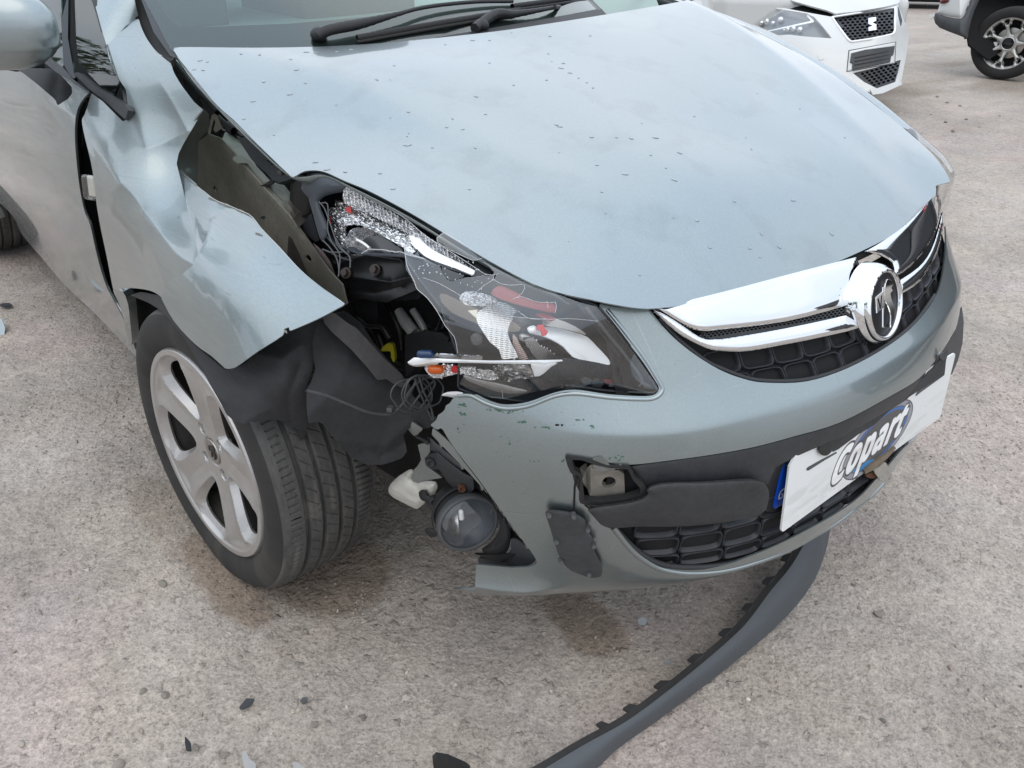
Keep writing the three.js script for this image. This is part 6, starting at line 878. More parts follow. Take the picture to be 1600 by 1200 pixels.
// ---------------------------------------------------------------- plates on the bumper
function print(w, h, draw) { const c = document.createElement('canvas'); c.width = w; c.height = h; draw(c.getContext('2d')); const t = new THREE.CanvasTexture(c); t.colorSpace = THREE.SRGBColorSpace; t.needsUpdate = true; return t; }
function quadSheet(tl, tr, br, bl, sd, thick, n = 60) { return sheet((u, v) => tl.clone().lerp(tr, u).lerp(bl.clone().lerp(br, u), v), [-0.001, 1.001, -0.001, 1.001], n * 3, n, sd, { thick, uvf: (u, v) => [clamp(u, 0.002, 0.998), clamp(1 - v, 0.002, 0.998)] }); }
const rrect = (w, h, r) => (u, v) => { const x = Math.abs(u - 0.5) * w - (w / 2 - r), y = Math.abs(v - 0.5) * h - (h / 2 - r); return r - Math.hypot(Math.max(x, 0), Math.max(y, 0)) - Math.min(Math.max(x, y), 0); };
{
  const g = new THREE.Group(); g.name = 'registration_plate'; car.add(g);
  const map = print(1024, 220, (k) => {
    k.fillStyle = '#d9dcdd'; k.fillRect(0, 0, 1024, 220); k.fillStyle = '#0b4fc0'; k.fillRect(0, 0, 96, 220);
    k.fillStyle = '#e3c94e'; for (let i = 0; i < 12; i++) { const a = i / 12 * 6.283; k.fillRect(48 + 27 * Math.cos(a) - 3, 66 + 27 * Math.sin(a) - 3, 6, 6); }
    k.fillStyle = '#eef0f2'; k.font = 'bold 52px sans-serif'; k.fillText('GB', 10, 190);
    k.fillStyle = '#101113'; k.fillRect(130, 26, 24, 170); k.fillRect(130, 26, 110, 30);
  });
  const tl = pt(1230, 702, 'z', 0.26), bl = pt(1208, 798, 'z', 0.26), tr = pt(1470, 552, 'z', -0.26), br = pt(1452, 640, 'z', -0.26);
  mesh('plate_face', quadSheet(tl, tr, br, bl, rrect(0.52, 0.111, 0.010), 0.003), new THREE.MeshStandardMaterial({ map, roughness: 0.25 }), g);
}
{
  const map = print(2048, 540, (k) => {
    k.scale(2, 2);
    k.fillStyle = '#e2e4e3'; k.fillRect(0, 0, 1024, 270);
    k.save(); k.translate(548, 163); k.rotate(-0.10);
    const el = (rx, ry, c) => { k.beginPath(); k.ellipse(0, 0, rx, ry, 0, 0, 7); k.fillStyle = c; k.fill(); };
    el(222, 112, '#3a3b40'); el(217, 108, '#8d8f9b'); el(190, 93, '#44454a'); el(186, 89, '#1b62b0'); el(172, 81, '#44464a');
    k.save(); k.beginPath(); k.ellipse(0, 0, 186, 89, 0, 0, 7); k.clip(); k.fillStyle = '#1f7fc4'; k.beginPath(); k.ellipse(-90, 95, 130, 46, 0.25, 0, 7); k.fill(); k.restore();
    k.restore();
    k.save(); k.translate(250, 222); k.transform(1, -0.04, -0.16, 1, 0, 0); k.scale(0.88, 1);
    k.font = 'italic bold 158px sans-serif'; k.lineJoin = 'round'; k.lineWidth = 24; k.strokeStyle = '#33353a'; k.strokeText('Copart', 0, 0); k.lineWidth = 9; k.strokeStyle = '#eceded'; k.strokeText('Copart', 0, 0); k.fillStyle = '#f4f5f5'; k.fillText('Copart', 0, 0);
    k.restore();
    const r = rng(5); for (let i = 0; i < 40; i++) { k.fillStyle = `rgba(70,68,64,${0.25 + 0.4 * r()})`; k.fillRect(r() * 1024, r() * 270, 1 + 2 * r(), 1 + 3 * r()); }
    for (let i = 0; i < 60; i++) { k.fillStyle = `rgba(120,112,100,${0.03 + 0.04 * r()})`; k.beginPath(); k.ellipse(r() * 1024, 150 + r() * 120, 20 + 60 * r(), 6 + 14 * r(), 0, 0, 7); k.fill(); }
  });
  const p = thing('copart_plate', 'white plastic plate with an oval Copart logo, hung crookedly on the bumper', 'plate');
  const tl = pt(1236, 712, 'z', 0.262), bl = pt(1220, 834, 'z', 0.262), tr = pt(1494, 550, 'z', -0.262), br = pt(1469, 653, 'z', -0.262);
  mesh('plate_board', quadSheet(tl, tr, br, bl, (u, v) => { const a = rrect(0.52, 0.135, 0.010)(u, v), w = 0.0012 * (fbm(u * 40, v * 14, 2, 71) - 0.5) * (u < 0.06 ? 1 : 0.2); return Math.min(a + w, u * 0.52 + (v) * 0.135 - 0.018 + w); }, 0.0035), new THREE.MeshPhysicalMaterial({ map, roughness: 0.3, clearcoat: 0.3 }), p);
  const on = (x, y, d) => { const n = tr.clone().sub(tl).cross(bl.clone().sub(tl)).normalize(), dir = ray(x, y), t = tl.clone().sub(EYE).dot(n) / dir.dot(n); return EYE.clone().addScaledVector(dir, t - d); };
  const K = (l) => crop(1180, 660, 5, l), P = (name, l, d, mat, o = {}) => mesh(name, panel(l, (x, y) => on(x, y, d), { step: 1.5, uv: 'zy', thick: 0.003, ...o }), mat, p, o.label);
  // two slots and the black strip still taped along the top
  P('slot', K([[398, 372], [410, 352], [530, 285], [640, 228], [640, 240], [540, 298], [415, 378]]), 0.0012, M.grey, { thick: 0.0008 });
  P('slot', [[1434, 612], [1470, 584], [1475, 581], [1476, 586], [1440, 612], [1430, 620]], 0.0012, M.grey, { thick: 0.0008 });
  const strip = [...ragged([[1284, 694], [1296, 688], [1311, 674], [1343, 653], [1388, 629], [1436, 596], [1463, 570], [1474, 556]], 1.2, 8, 5), [1479, 557], [1476, 585], [1433, 612], [1393, 639], [1366, 664], [1341, 679], [1310, 702], [1302, 706], [1294, 700]];
  P('torn_strip', strip, 0.006, M.scuffedTrim, { label: 'torn black plastic strip along the top of the plate' });
  P('strip_clip', [...S(K([[500, 200], [520, 170], [560, 165], [600, 190], [595, 230], [560, 260], [520, 255], [498, 230]]), 2, true)], 0.011, M.black, { round: [0.003, 2] });
  P('strip_clip', [[1467, 556], [1476, 550], [1481, 543], [1482, 551], [1479, 561], [1472, 564]], 0.010, M.greyTrim);
  P('strip_clip', K([[590, 62], [612, 45], [622, 60], [618, 110], [590, 125], [582, 90]]), 0.010, M.trim);
  // rusty spring clip
  const cl = thing('metal_clip', 'rusty metal clip gripping the bottom edge of the white Copart plate', 'clip');
  mesh('clip_jaw', panel(K([[855, 375], [900, 335], [960, 290], [1040, 235], [1095, 190], [1100, 205], [1040, 275], [1000, 310], [930, 370], [860, 405]]), (x, y) => on(x, y, 0.008), { step: 1.2, uv: 'zy', thick: 0.006, bump: folds([[K([[870, 388], [1050, 255]]), 0.004, 2.5, 0.8]]) }), std([0.30, 0.24, 0.17], 0.5, 0.5, { map: scuff }), cl);
  mesh('clip_tab', panel(S(K([[930, 378], [975, 345], [1015, 310], [1040, 350], [1065, 395], [1070, 440], [1050, 475], [1025, 482], [985, 455], [955, 420]]), 2, true), (x, y) => on(x, y, 0.012), { holes: [S(K([[1028, 440], [1040, 430], [1052, 440], [1040, 452]]), 2, true)], step: 1, uv: 'zy', thick: 0.002 }), std([0.55, 0.53, 0.48], 0.4, 0.5, { map: scuff }), cl);
  mesh('clip_spring', panel(S(K([[865, 415], [900, 395], [930, 380], [950, 420], [925, 438], [885, 432]]), 2, true), (x, y) => on(x, y, -0.004), { step: 1, uv: 'zy', thick: 0.004 }), M.rust, cl);
}
// ---------------------------------------------------------------- rubber lip torn from under the bumper, trailing on the ground
{
  const t = thing('bumper_lip', 'long dark grey rubber lip torn from the bumper, curving over the ground in front', 'car trim');
  const outer = S([[1302, 800, 0.085], [1297, 829, 0.062], [1290, 862, 0.040], [1273, 905, 0.026], [1243, 948, 0.016], [1201, 990, 0.010], [1150, 1033, 0.008], [1090, 1080, 0.008], [1022, 1130, 0.008], [967, 1169, 0.008], [920, 1212, 0.008], [850, 1262, 0.008]], 8), inner = S([[1268, 826, 0.11], [1252, 858, 0.096], [1232, 890, 0.082], [1205, 922, 0.072], [1163, 977, 0.060], [1107, 1028, 0.055], [1044, 1079, 0.054], [980, 1126, 0.054], [912, 1164, 0.054], [852, 1200, 0.054], [800, 1230, 0.054], [730, 1270, 0.054]], 8);
  const A = outer.map(([x, y, h]) => pt(x, y, 'y', h)), B0 = inner.map(([x, y, h]) => pt(x, y, 'y', h)), n = A.length - 1;
  // the inner edge point nearest to each outer one
  const B = A.map((a, k) => { let best = B0[0], m = 1e9; for (let i = 0; i < B0.length - 1; i++) for (let t = 0; t < 1; t += 0.1) { const q = B0[i].clone().lerp(B0[i + 1], t), d = (q.x - a.x) ** 2 + (q.z - a.z) ** 2; if (d < m) { m = d; best = q; } } return best; });
  const at = (l, u) => { const i = clamp(Math.floor(u), 0, n - 1); return l[i].clone().lerp(l[i + 1], u - i); };
  const pos = (u, v) => at(A, u).lerp(at(B, u), v).add(V(0, 0.010 * Math.sin(Math.PI * v), 0).addScaledVector(at(A, u).sub(at(B, u)).setY(0).normalize(), 0.006 * Math.sin(Math.PI * v)));
  mesh('lip_face', sheet(pos, [0, n, 0, 1], n * 3, 16, null, { thick: 0.005, uv: 'xz', toward: V(2, 2, 1) }), M.lipRubber, t);
  // flange behind the face, with its fixing tongues
  const back = (u, v) => { const b = at(B, u), d = b.clone().sub(at(A, u)).setY(0).normalize(); return b.addScaledVector(d, 0.015 * v).add(V(0, -0.003 * v - 0.002, 0)); };
  mesh('lip_flange', sheet(back, [0, n, 0, 1], n * 2, 4, null, { thick: 0.003, uv: 'xz', toward: V(0.9, 3, 0.5) }), M.tongue, t);
  for (let k = 0; k < 9; k++) { const u0 = 20 + k * 6.6, tab = (u, v) => { const b = at(B, u), d = b.clone().sub(at(A, u)).setY(0).normalize(); return b.addScaledVector(d, 0.012 + 0.015 * v).add(V(0, -0.001 - 0.006 * v, 0)); }; mesh('fixing_tongue', sheet(tab, [u0, u0 + 2.1, 0, 1], 20, 10, (u, v) => Math.min(1.02 - v, (u - u0 - 0.05) / 2.6 * 2.2 - v * 0.5 + 0.1, (u0 + 2.05 - u) / 2.6 * 3), { thick: 0.004, uv: 'xz', toward: V(0.9, 3, 0.5) }), M.tongue, t); }
}

// ================================================================ white hatchback behind, front corner towards us, bonnet sprung
{
  const t = thing('white_hatchback', 'white hatchback with its bonnet ajar and no number plate, beyond the silver bonnet', 'car');
  const K = (l) => crop(1120, 0, 5, l);
  const body = relief([[1120, 30, 'd', 7.15], [1180, 60, 'd', 6.75], [1260, 40, 'd', 6.50], [1300, 70, 'd', 6.36], [1360, 45, 'd', 6.30], [1400, 40, 'd', 6.36], [1418, 50, 'd', 6.55], [1360, 125, 'd', 6.22], [1250, 110, 'd', 6.42], [1400, 120, 'd', 6.30], [1300, 5, 'd', 6.62], [1400, -10, 'd', 6.60]], 1e-6);
  const B = (d) => (x, y) => body(x, y).addScaledVector(ray(x, y), d), put = (n, l, d, m, o = {}) => mesh(n, panel(l, B(d), { step: 1.2, uv: 'zy', thick: 0.012, ...o }), m, t);
  const G = K([[905, 135], [1120, 100], [1388, 60], [1391, 150], [1390, 240], [1370, 268], [1200, 305], [1052, 326], [1022, 302], [960, 220]]), lowG = K([[1062, 570], [1250, 525], [1440, 466], [1420, 560], [1396, 640], [1250, 690], [1150, 640]]), H = K([[0, 22], [120, 30], [300, 50], [520, 76], [700, 104], [762, 132], [830, 210], [900, 300], [700, 286], [560, 270], [480, 276], [400, 240], [200, 150], [60, 80]]);
  const shell = [...K([[-200, -40], [0, 20], [340, 45], [540, 66], [700, 96], [890, 130], [920, 118], [1425, 28]]), ...S(K([[1412, 30], [1440, 100], [1456, 150], [1490, 210], [1501, 270], [1490, 360], [1480, 430], [1460, 540], [1440, 640], [1448, 662], [1380, 690], [1300, 726], [1200, 720]]), 3), ...K([[700, 640], [300, 500], [-200, 300]])];
  put('front_bumper', shell, 0, M.carWhite, { holes: [G, lowG, H] });
  put('bonnet', [...K([[-200, -400], [1300, -400], [1440, -60], [1426, 26], [1300, 55], [1100, 88], [925, 106], [860, 80], [740, 48], [620, 14], [560, -6], [300, -16], [260, 0], [345, 42], [200, 30], [0, 18], [-200, -40]])], -0.03, M.carWhite, { step: 3 });
  put('bonnet_shut_line', K([[250, -20], [560, -6], [740, 44], [920, 100], [900, 134], [700, 100], [520, 72], [350, 50], [250, 20]]), 0.07, M.voidBlack);
  put('under_bonnet', K([[920, 104], [1100, 84], [1390, 34], [1390, 58], [1120, 98], [905, 134]]), 0.03, M.voidBlack);
  const hl = new THREE.Group(); hl.name = 'headlamp'; t.add(hl);
  const hp = (n, l, d, m, o = {}) => mesh(n, panel(l, B(d), { step: 0.9, uv: 'zy', thick: 0.006, ...o }), m, hl);
  hp('lamp_lens', H, 0.002, M.lens, { thick: 0 }); hp('lamp_bowl', H, 0.07, std([0.16, 0.17, 0.18], 0.3, 0.3));
  hp('light_guide', K([[698, 118], [712, 118], [758, 160], [756, 172], [400, 246], [395, 240], [730, 164], [735, 158]]), 0.02, M.whiteGloss); hp('light_guide', K([[40, 34], [90, 40], [150, 110], [190, 135], [175, 140], [120, 100], [70, 46]]), 0.02, M.whiteGloss); hp('light_guide', K([[60, 26], [300, 46], [520, 72], [520, 78], [300, 53], [60, 33]]), 0.02, M.whiteGloss);
  for (const [x, y, w, h] of [[300, 170, 16, 26], [350, 180, 20, 20], [392, 172, 22, 28], [440, 180, 18, 16], [500, 155, 26, 24], [555, 232, 16, 20], [600, 228, 18, 24], [650, 235, 22, 24], [525, 236, 10, 12]]) { const c = K([[x, y]])[0], p = B(0.04)(...c); mesh('lamp_reflector', new THREE.SphereGeometry(0.0052 * w / 5, 14, 10).scale(1, h / w, 1).translate(p.x, p.y, p.z), M.reflector, hl); }
  // grilles: bright frame, honeycomb, emblem
  const gr = new THREE.Group(); gr.name = 'grille'; t.add(gr);
  const comb = (G2, x0, x1, y0, y1, nx, ny, sk) => { const h = []; for (let j = 0; j < ny; j++) for (let i = 0; i < nx; i++) { const u = (i + (j % 2) * 0.5 + 0.25) / nx, x = lerp(x0, x1, u), y = lerp(y0, y1, (j + 0.5) / ny) + sk * (u - 0.5), w = (x1 - x0) / nx * 0.40, k = (y1 - y0) / ny * 0.40; h.push([[x - w, y - sk * w / (x1 - x0)], [x - w * 0.5, y - k], [x + w * 0.5, y - k], [x + w, y + sk * w / (x1 - x0)], [x + w * 0.5, y + k], [x - w * 0.5, y + k]]); } return h; };
  mesh('grille_mesh', panel(G, B(0.015), { step: 0.55, uv: 'zy', thick: 0.02, holes: comb(G, 1300, 1399, 22, 62, 13, 9, -9).filter((h) => { const s = outlineSd([G]); return h.every(([x, y]) => s(x, y) > 0.6); }) }), M.grille, gr).userData.kind = 'stuff';
  mesh('grille_back', panel(G, B(0.06), { step: 3, thick: 0.005 }), M.voidBlack, gr);
  const fr = []; for (let i = 0; i < G.length; i++) fr.push(B(-0.004)(...G[i])); mesh('grille_frame', new THREE.TubeGeometry(new THREE.CatmullRomCurve3(fr, true, 'catmullrom', 0.1), 90, 0.0085, 8, true), M.whiteGloss, gr);
  mesh('maker_emblem', panel(K([[1184, 140], [1244, 132], [1246, 160], [1215, 176], [1247, 190], [1246, 232], [1186, 242], [1185, 212], [1218, 200], [1184, 186]]), B(-0.012), { step: 0.5, thick: 0.008 }), M.chrome, gr);
  put('lower_grille', lowG, 0.012, M.grille, { step: 0.55, thick: 0.02, holes: comb(lowG, 1335, 1408, 92, 138, 10, 10, -22).filter((h) => { const s = outlineSd([lowG]); return h.every(([x, y]) => s(x, y) > 0.5); }) });
  put('lower_grille_back', lowG, 0.05, M.voidBlack, { step: 3 });
  put('plate_surround', K([[1036, 398], [1396, 330], [1388, 490], [1020, 556]]), -0.006, M.carWhite, { step: 0.8, round: [0.006, 1.5] });
  put('surround_shadow_gap', K([[1028, 392], [1402, 324], [1394, 496], [1012, 562]]), -0.0015, M.grey, { step: 0.8, thick: 0.002 });
  put('plate_holder', K([[1050, 416], [1160, 388], [1392, 358], [1380, 430], [1362, 440], [1356, 486], [1058, 541], [1058, 490], [1040, 484]]), -0.022, M.trim, { step: 0.8 });
  for (let k = 0; k < 3; k++) put('holder_rib', K([[1075, 446 + 28 * k], [1350, 394 + 28 * k], [1350, 400 + 28 * k], [1075, 452 + 28 * k]]), -0.027, M.black, { step: 0.6, thick: 0.004 });
  put('tow_cover', K([[785, 428], [835, 420], [838, 462], [800, 470]]), -0.0035, M.carWhite, { step: 0.6, thick: 0.003 });
  put('bumper_splitter', K([[1200, 700], [1260, 688], [1440, 640], [1452, 658], [1300, 728], [1220, 740]]), -0.025, M.carWhite, { step: 1 });
  put('far_headlamp', K([[1415, 40], [1432, 90], [1450, 160], [1440, 205], [1420, 120]]), -0.008, M.lampBlack, { step: 0.7 });
  // rest of the body behind its face
  const c = body(1290, 60), back = V(-0.72, 0, -0.69), side = V(0.69, 0, -0.72);
  const box = (w, h, d, off, y) => { const g = new RoundedBoxGeometry(w, h, d, 4, 0.12); g.rotateY(Math.atan2(back.x, back.z)); const q = c.clone().addScaledVector(back, off); return g.translate(q.x, y, q.z); };
  mesh('body_shell', [box(1.62, 0.62, 3.3, 2.15, 0.52), box(1.36, 0.56, 1.9, 2.6, 1.08)], M.carWhite, t);
  for (const s of [-1, 1]) for (const o of [1.0, 3.2]) { const q = c.clone().addScaledVector(back, o).addScaledVector(side, 0.60 * s); mesh('tyre', new THREE.TorusGeometry(0.23, 0.09, 12, 28).rotateY(Math.atan2(side.x, side.z)).translate(q.x, 0.31, q.z), M.rubber, t); }
}
// ================================================================ white car at the right edge
{
  const t = thing('white_crossover', 'white car with grey lower cladding and a spoked alloy wheel, cut by the right edge', 'car');
  const K = (l) => crop(1440, 0, 8.57, l);
  const g0 = pt(1578, 128, 'y', 0.0), D = proj(g0)[2], R = 0.335;
  const c = pt(1578.9, 62.4, 'd', D + 0.02), n0 = EYE.clone().sub(c).setY(0).normalize(), n = n0.clone().applyAxisAngle(V(0, 1, 0), rad(-14)); c.y = g0.y + R - 0.004;
  const w = new THREE.Group(); w.name = 'wheel'; w.position.copy(c); w.quaternion.setFromUnitVectors(V(0, 0, 1), n); t.add(w);
  mesh('tyre', lathe([[0.238, 0.085], [0.26, 0.098], [0.29, 0.10], [0.318, 0.090], [0.332, 0.070], [0.335, 0.0], [0.332, -0.07], [0.318, -0.09], [0.24, -0.10]], 80).rotateX(Math.PI / 2), M.rubber, w);
  const big = [], st = 2 * Math.PI / 7; const cut = [];
  const hex = (r0, r1, a0, wd) => [[r0, -wd * 0.45], [lerp(r0, r1, 0.35), -wd], [lerp(r0, r1, 0.8), -wd * 0.95], [r1, -wd * 0.45], [r1, wd * 0.45], [lerp(r0, r1, 0.8), wd * 0.95], [lerp(r0, r1, 0.35), wd], [r0, wd * 0.45]].map(([r, a]) => [r * Math.cos(a0 + a), r * Math.sin(a0 + a)]);
  for (let k = 0; k < 7; k++) { cut.push(hex(0.085, 0.218, rad(82) + k * st, 0.34)); cut.push(S(hex(0.178, 0.222, rad(82) + (k + 0.5) * st, 0.115), 2, true)); }
  const sd = outlineSd(cut), zf = (x, y) => { const r = Math.hypot(x, y), d = -sd(x, y); return 0.045 + 0.03 * sstep(0.06, 0.21, r) + 0.006 * sstep(0.222, 0.228, r) - 0.016 * Math.exp(-Math.max(d, 0) / 0.006); };
  mesh('rim', [sheet((u, v) => V(v * Math.cos(u), v * Math.sin(u), zf(v * Math.cos(u), v * Math.sin(u))), [0, 6.2888, 0.005, 0.240], 300, 80, (u, v, p) => Math.min(-sd(p.x, p.y), v > 0.239 ? -1 : 1), { thick: 0.025, toward: V(0, 0, 3), uv: 'xy' }), lathe([[0.236, 0.085], [0.225, 0.07], [0.215, 0.0], [0.22, -0.08]], 60).rotateX(Math.PI / 2)], M.alloyBright, w);
  mesh('centre_cap', lathe([[0, 0.062], [0.05, 0.060], [0.056, 0.058], [0.058, 0.05]], 36).rotateX(Math.PI / 2), M.blackGloss, w);
  mesh('cap_ring', new THREE.TorusGeometry(0.057, 0.004, 8, 40).translate(0, 0, 0.056), M.chrome, w);
  mesh('cap_lettering', [-0.022, 0, 0.022].map((x) => new THREE.TorusGeometry(0.010, 0.0022, 6, 18).scale(1, 0.8, 1).translate(x, 0, 0.062)), M.grey, w).userData.kind = 'stuff';
  mesh('brake_disc', lathe([[0.03, 0.0], [0.14, 0.0], [0.14, -0.02]], 40).rotateX(Math.PI / 2), M.steel, w); mesh('wheel_back', lathe([[0, -0.05], [0.22, -0.05]], 40).rotateX(Math.PI / 2), M.voidBlack, w);
  mesh('brake_caliper', new RoundedBoxGeometry(0.05, 0.10, 0.04, 2, 0.01).translate(-0.125, -0.05, 0.01), M.white, w);
  const B = (d) => (x, y) => EYE.clone().addScaledVector(ray(x, y), D + d + 0.0022 * (1500 - x) * (x < 1500 ? 1 : 0) * 3);
  const put = (nm, l, d, m, o = {}) => mesh(nm, panel(l, B(d), { step: 1.2, uv: 'xy', thick: 0.03, ...o }), m, t);
  put('rear_bumper', K([[210, 170], [245, 50], [270, -60], [400, -400], [1500, -400], [1500, -60], [700, -60], [650, 10], [610, 90], [570, 180], [540, 225], [500, 240], [380, 225], [280, 200]]), -0.05, M.carWhite, { round: [0.03, 4] });
  put('cladding', K([...S([[178, 190], [200, 172], [290, 205], [390, 232], [500, 246], [545, 230], [580, 180], [620, 95], [655, 10], [690, -60]], 3), [800, -60], [760, 20], [700, 160], [660, 290], [630, 420], [615, 520], [500, 475], [380, 430], [240, 372], [180, 310], [165, 250]]), -0.06, M.greyTrim, { round: [0.03, 4] });
  put('wheel_arch', K([[760, -60], [1500, -60], [1500, 400], [900, 800], [640, 600], [615, 440], [680, 200]]), 0.10, M.voidBlack, { step: 3 });
  put('tail_lamp', K(S([[242, 40], [260, -20], [330, -30], [370, 0], [330, 35], [270, 48]], 2, true)), -0.09, std([0.12, 0.012, 0.015], 0.15), { round: [0.03, 3] });
  put('tow_bracket', K([[95, 190], [160, 190], [160, 235], [100, 238]]), 0.05, M.white);
  const along = V(0, 1, 0).cross(n).normalize(), turn = Math.atan2(n.x, n.z), box = (nm, w, h, d, f, y, m) => mesh(nm, new RoundedBoxGeometry(w, h, d, 4, 0.14).rotateY(turn).translate(...c.clone().addScaledVector(along, f).addScaledVector(n, -0.12 - d / 2).setY(y).toArray()), m, t);
  box('body_side', 3.3, 0.62, 1.6, 2.05, 0.72, M.carWhite); box('cabin', 2.8, 0.62, 1.4, 1.7, 1.28, M.carWhite); box('rear_quarter', 0.9, 0.5, 1.6, 0.1, 0.98, M.carWhite);
}
// dark car far behind, of which only its foot shows at the top edge
{
  const t = thing('dark_red_car', 'foot of a dark red car at the very top edge of the yard', 'car'), p = pt(1452, 20, 'y', 0);
  const box = (w, h, d, x, y, z, m, n) => mesh(n, new RoundedBoxGeometry(w, h, d, 3, 0.08).rotateY(0.8).translate(p.x + x, y, p.z + z), m, t);
  box(4.0, 0.75, 1.7, -1.4, 0.72, -1.0, std([0.07, 0.010, 0.014], 0.25), 'body'); box(3.9, 0.3, 1.6, -1.4, 0.27, -1.0, M.voidBlack, 'underside'); box(2.0, 0.6, 1.5, -1.6, 1.3, -1.1, M.blackGloss, 'cabin');
}
// dark van parked across from the far side, mirrored in the chrome and the front of the bonnet
{
  const t = thing('dark_van', 'dark van with red tail lamps parked opposite, seen only mirrored in the chrome and bonnet', 'van');
  const b = (n, w, h, d, x, y, z, m) => mesh(n, new RoundedBoxGeometry(w, h, d, 4, Math.min(w, h, d) * 0.3).translate(x, y, z), m, t), dark = std([0.028, 0.030, 0.034], 0.25);
  b('body', 4.4, 1.0, 1.75, 2.9, 0.78, -5.15, dark); b('upper_body', 4.0, 0.95, 1.5, 3.1, 1.32, -5.15, dark); b('rear_window', 0.9, 0.42, 0.04, 2.2, 1.42, -4.38, M.blackGloss); b('rear_window', 0.9, 0.42, 0.04, 3.4, 1.42, -4.38, M.blackGloss);
  b('tail_lamp', 0.16, 0.30, 0.10, 1.20, 1.30, -4.38, M.red); b('lamp_centre', 0.07, 0.10, 0.06, 1.20, 1.30, -4.33, M.white);
  for (const x of [1.6, 4.3]) mesh('tyre', new THREE.TorusGeometry(0.23, 0.09, 12, 28).translate(x, 0.31, -4.35), M.rubber, t);
}

// ================================================================ trees along the yard's edge, mirrored in the side glass and the door
{
  const M1 = phys({ color: C(0.055, 0.085, 0.03), roughness: 0.7, transmission: 0.3, thickness: 0, side: THREE.DoubleSide }), M2 = std([0.09, 0.07, 0.05], 0.9);
  const where = [['broad dark', -34, 20, 9], ['tall', -27, 24, 12], ['low bushy', -20, 21, 7], ['leaning', -13, 25, 10], ['wide', -5, 27, 9], ['slender', 3, 26, 11], ['rounded', -40, 12, 10]];
  where.forEach(([kind, x, z, h], n) => {
    const t = thing('broadleaf_tree', `${kind} green tree at the yard's edge, seen only mirrored in the car's glass`, 'tree', null, [x, 0, z]), r = rng(500 + n), g = [];
    mesh('trunk', new THREE.CylinderGeometry(0.12, 0.26, h * 0.5, 8).translate(0, h * 0.25, 0), M2, t);
    const P = [], I = [], blobs = Array.from({ length: 14 }, () => [(r() - 0.5) * h * 0.75, h * (0.35 + 0.55 * r()), (r() - 0.5) * h * 0.75, h * (0.12 + 0.12 * r())]);
    for (let i = 0; i < 1500; i++) { const b = blobs[Math.floor(r() * 14)], d = V(r() - 0.5, r() - 0.5, r() - 0.5).normalize().multiplyScalar(b[3] * (0.6 + 0.4 * r())), c = V(b[0], b[1], b[2]).add(d), a = V(r() - 0.5, r() - 0.5, r() - 0.5).normalize(), e = a.clone().cross(V(r(), r(), r())).normalize(), s = 0.16 + 0.14 * r(), k = P.length / 3; for (const [p, q] of [[-1, -0.6], [1, -0.6], [0, 1]]) { const w = c.clone().addScaledVector(a, p * s).addScaledVector(e, q * s); P.push(w.x, w.y, w.z); } I.push(k, k + 1, k + 2); }
    const q = new THREE.BufferGeometry(); q.setAttribute('position', new THREE.Float32BufferAttribute(P, 3)); q.setIndex(I); q.computeVertexNormals(); mesh('crown', q, M1, t);
  });
}

// ---------------------------------------------------------------- rain drops on the bonnet and wing
{
  const r = rng(41), list = [], drop = (p, n, s, k) => {
    const g = new THREE.SphereGeometry(1, 10, 7), a = g.attributes.position, e = 1 + 0.9 * k, w = 0.75 + 0.4 * r(), ph = r() * 6;
    for (let i = 0; i < a.count; i++) { const x = a.getX(i), y = a.getY(i), z = a.getZ(i), an = Math.atan2(z, x), q = 1 + 0.22 * Math.sin(an * 2 + ph) + 0.12 * Math.sin(an * 3 + 2 * ph); a.setXYZ(i, x * s * e * q, Math.max(y, 0) * s * 0.32, z * s * w * q); }
    g.rotateY(0.9 + 0.5 * (r() - 0.5)); g.computeVertexNormals(); g.applyQuaternion(new THREE.Quaternion().setFromUnitVectors(V(0, 1, 0), n)); g.translate(p.x, p.y + 0.0004, p.z); list.push(g);
  };
  const nrm = (x, z) => { const e = 0.004; return V(-(bonnetH(x + e, z) - bonnetH(x - e, z)) / (2 * e), 1, -(bonnetH(x, z + e) - bonnetH(x, z - e)) / (2 * e)).normalize(); };
  const K = (l) => crop(240, 0, 1.905, l), known = K([[260, 160], [315, 163], [408, 177], [455, 155], [483, 158], [138, 180], [160, 184], [120, 207], [147, 209], [425, 208], [327, 243], [452, 247], [405, 281], [665, 237], [588, 148], [545, 155], [716, 195], [296, 301], [358, 402], [960, 287], [988, 340], [890, 353], [920, 385], [958, 440], [830, 439], [755, 432], [1175, 160], [1185, 183], [1220, 188], [1213, 203], [1240, 217], [1265, 232], [1290, 246], [1308, 261], [1170, 238], [1072, 253], [1300, 106], [1180, 108], [1065, 97], [1000, 120], [950, 120], [1210, 377], [1305, 408], [1422, 412], [1494, 410], [1480, 462], [1567, 455], [1404, 519], [1320, 491], [1550, 536], [1525, 500], [482, 483], [515, 505], [570, 512], [673, 516], [712, 562], [268, 354], [1000, 187], [758, 333], [868, 133]]).concat([[1148, 315], [1090, 345], [1240, 313], [1190, 365], [1053, 340], [1110, 387], [1172, 388], [1188, 402], [1218, 386], [1300, 366], [940, 300], [1000, 430], [870, 195], [1085, 182], [1250, 170], [1320, 215]]);
  for (const [x, y] of known) { const p = bonnetOn(x, y); drop(p, nrm(p.x, p.z), 0.0017 + 0.0016 * r(), r() < 0.35 ? 1 : 0.2 * r()); }
  for (let i = 0; i < 30; i++) { const p = bonnetOn(330 + 1050 * r(), 80 + 300 * r()); if (Math.abs(p.z) < 0.6 && p.x < 0.72) drop(p, nrm(p.x, p.z), 0.0009 + 0.0013 * r(), 0.2 * r()); }
  mesh('rain_drops', list, M.paint, car).userData.kind = 'stuff';
}
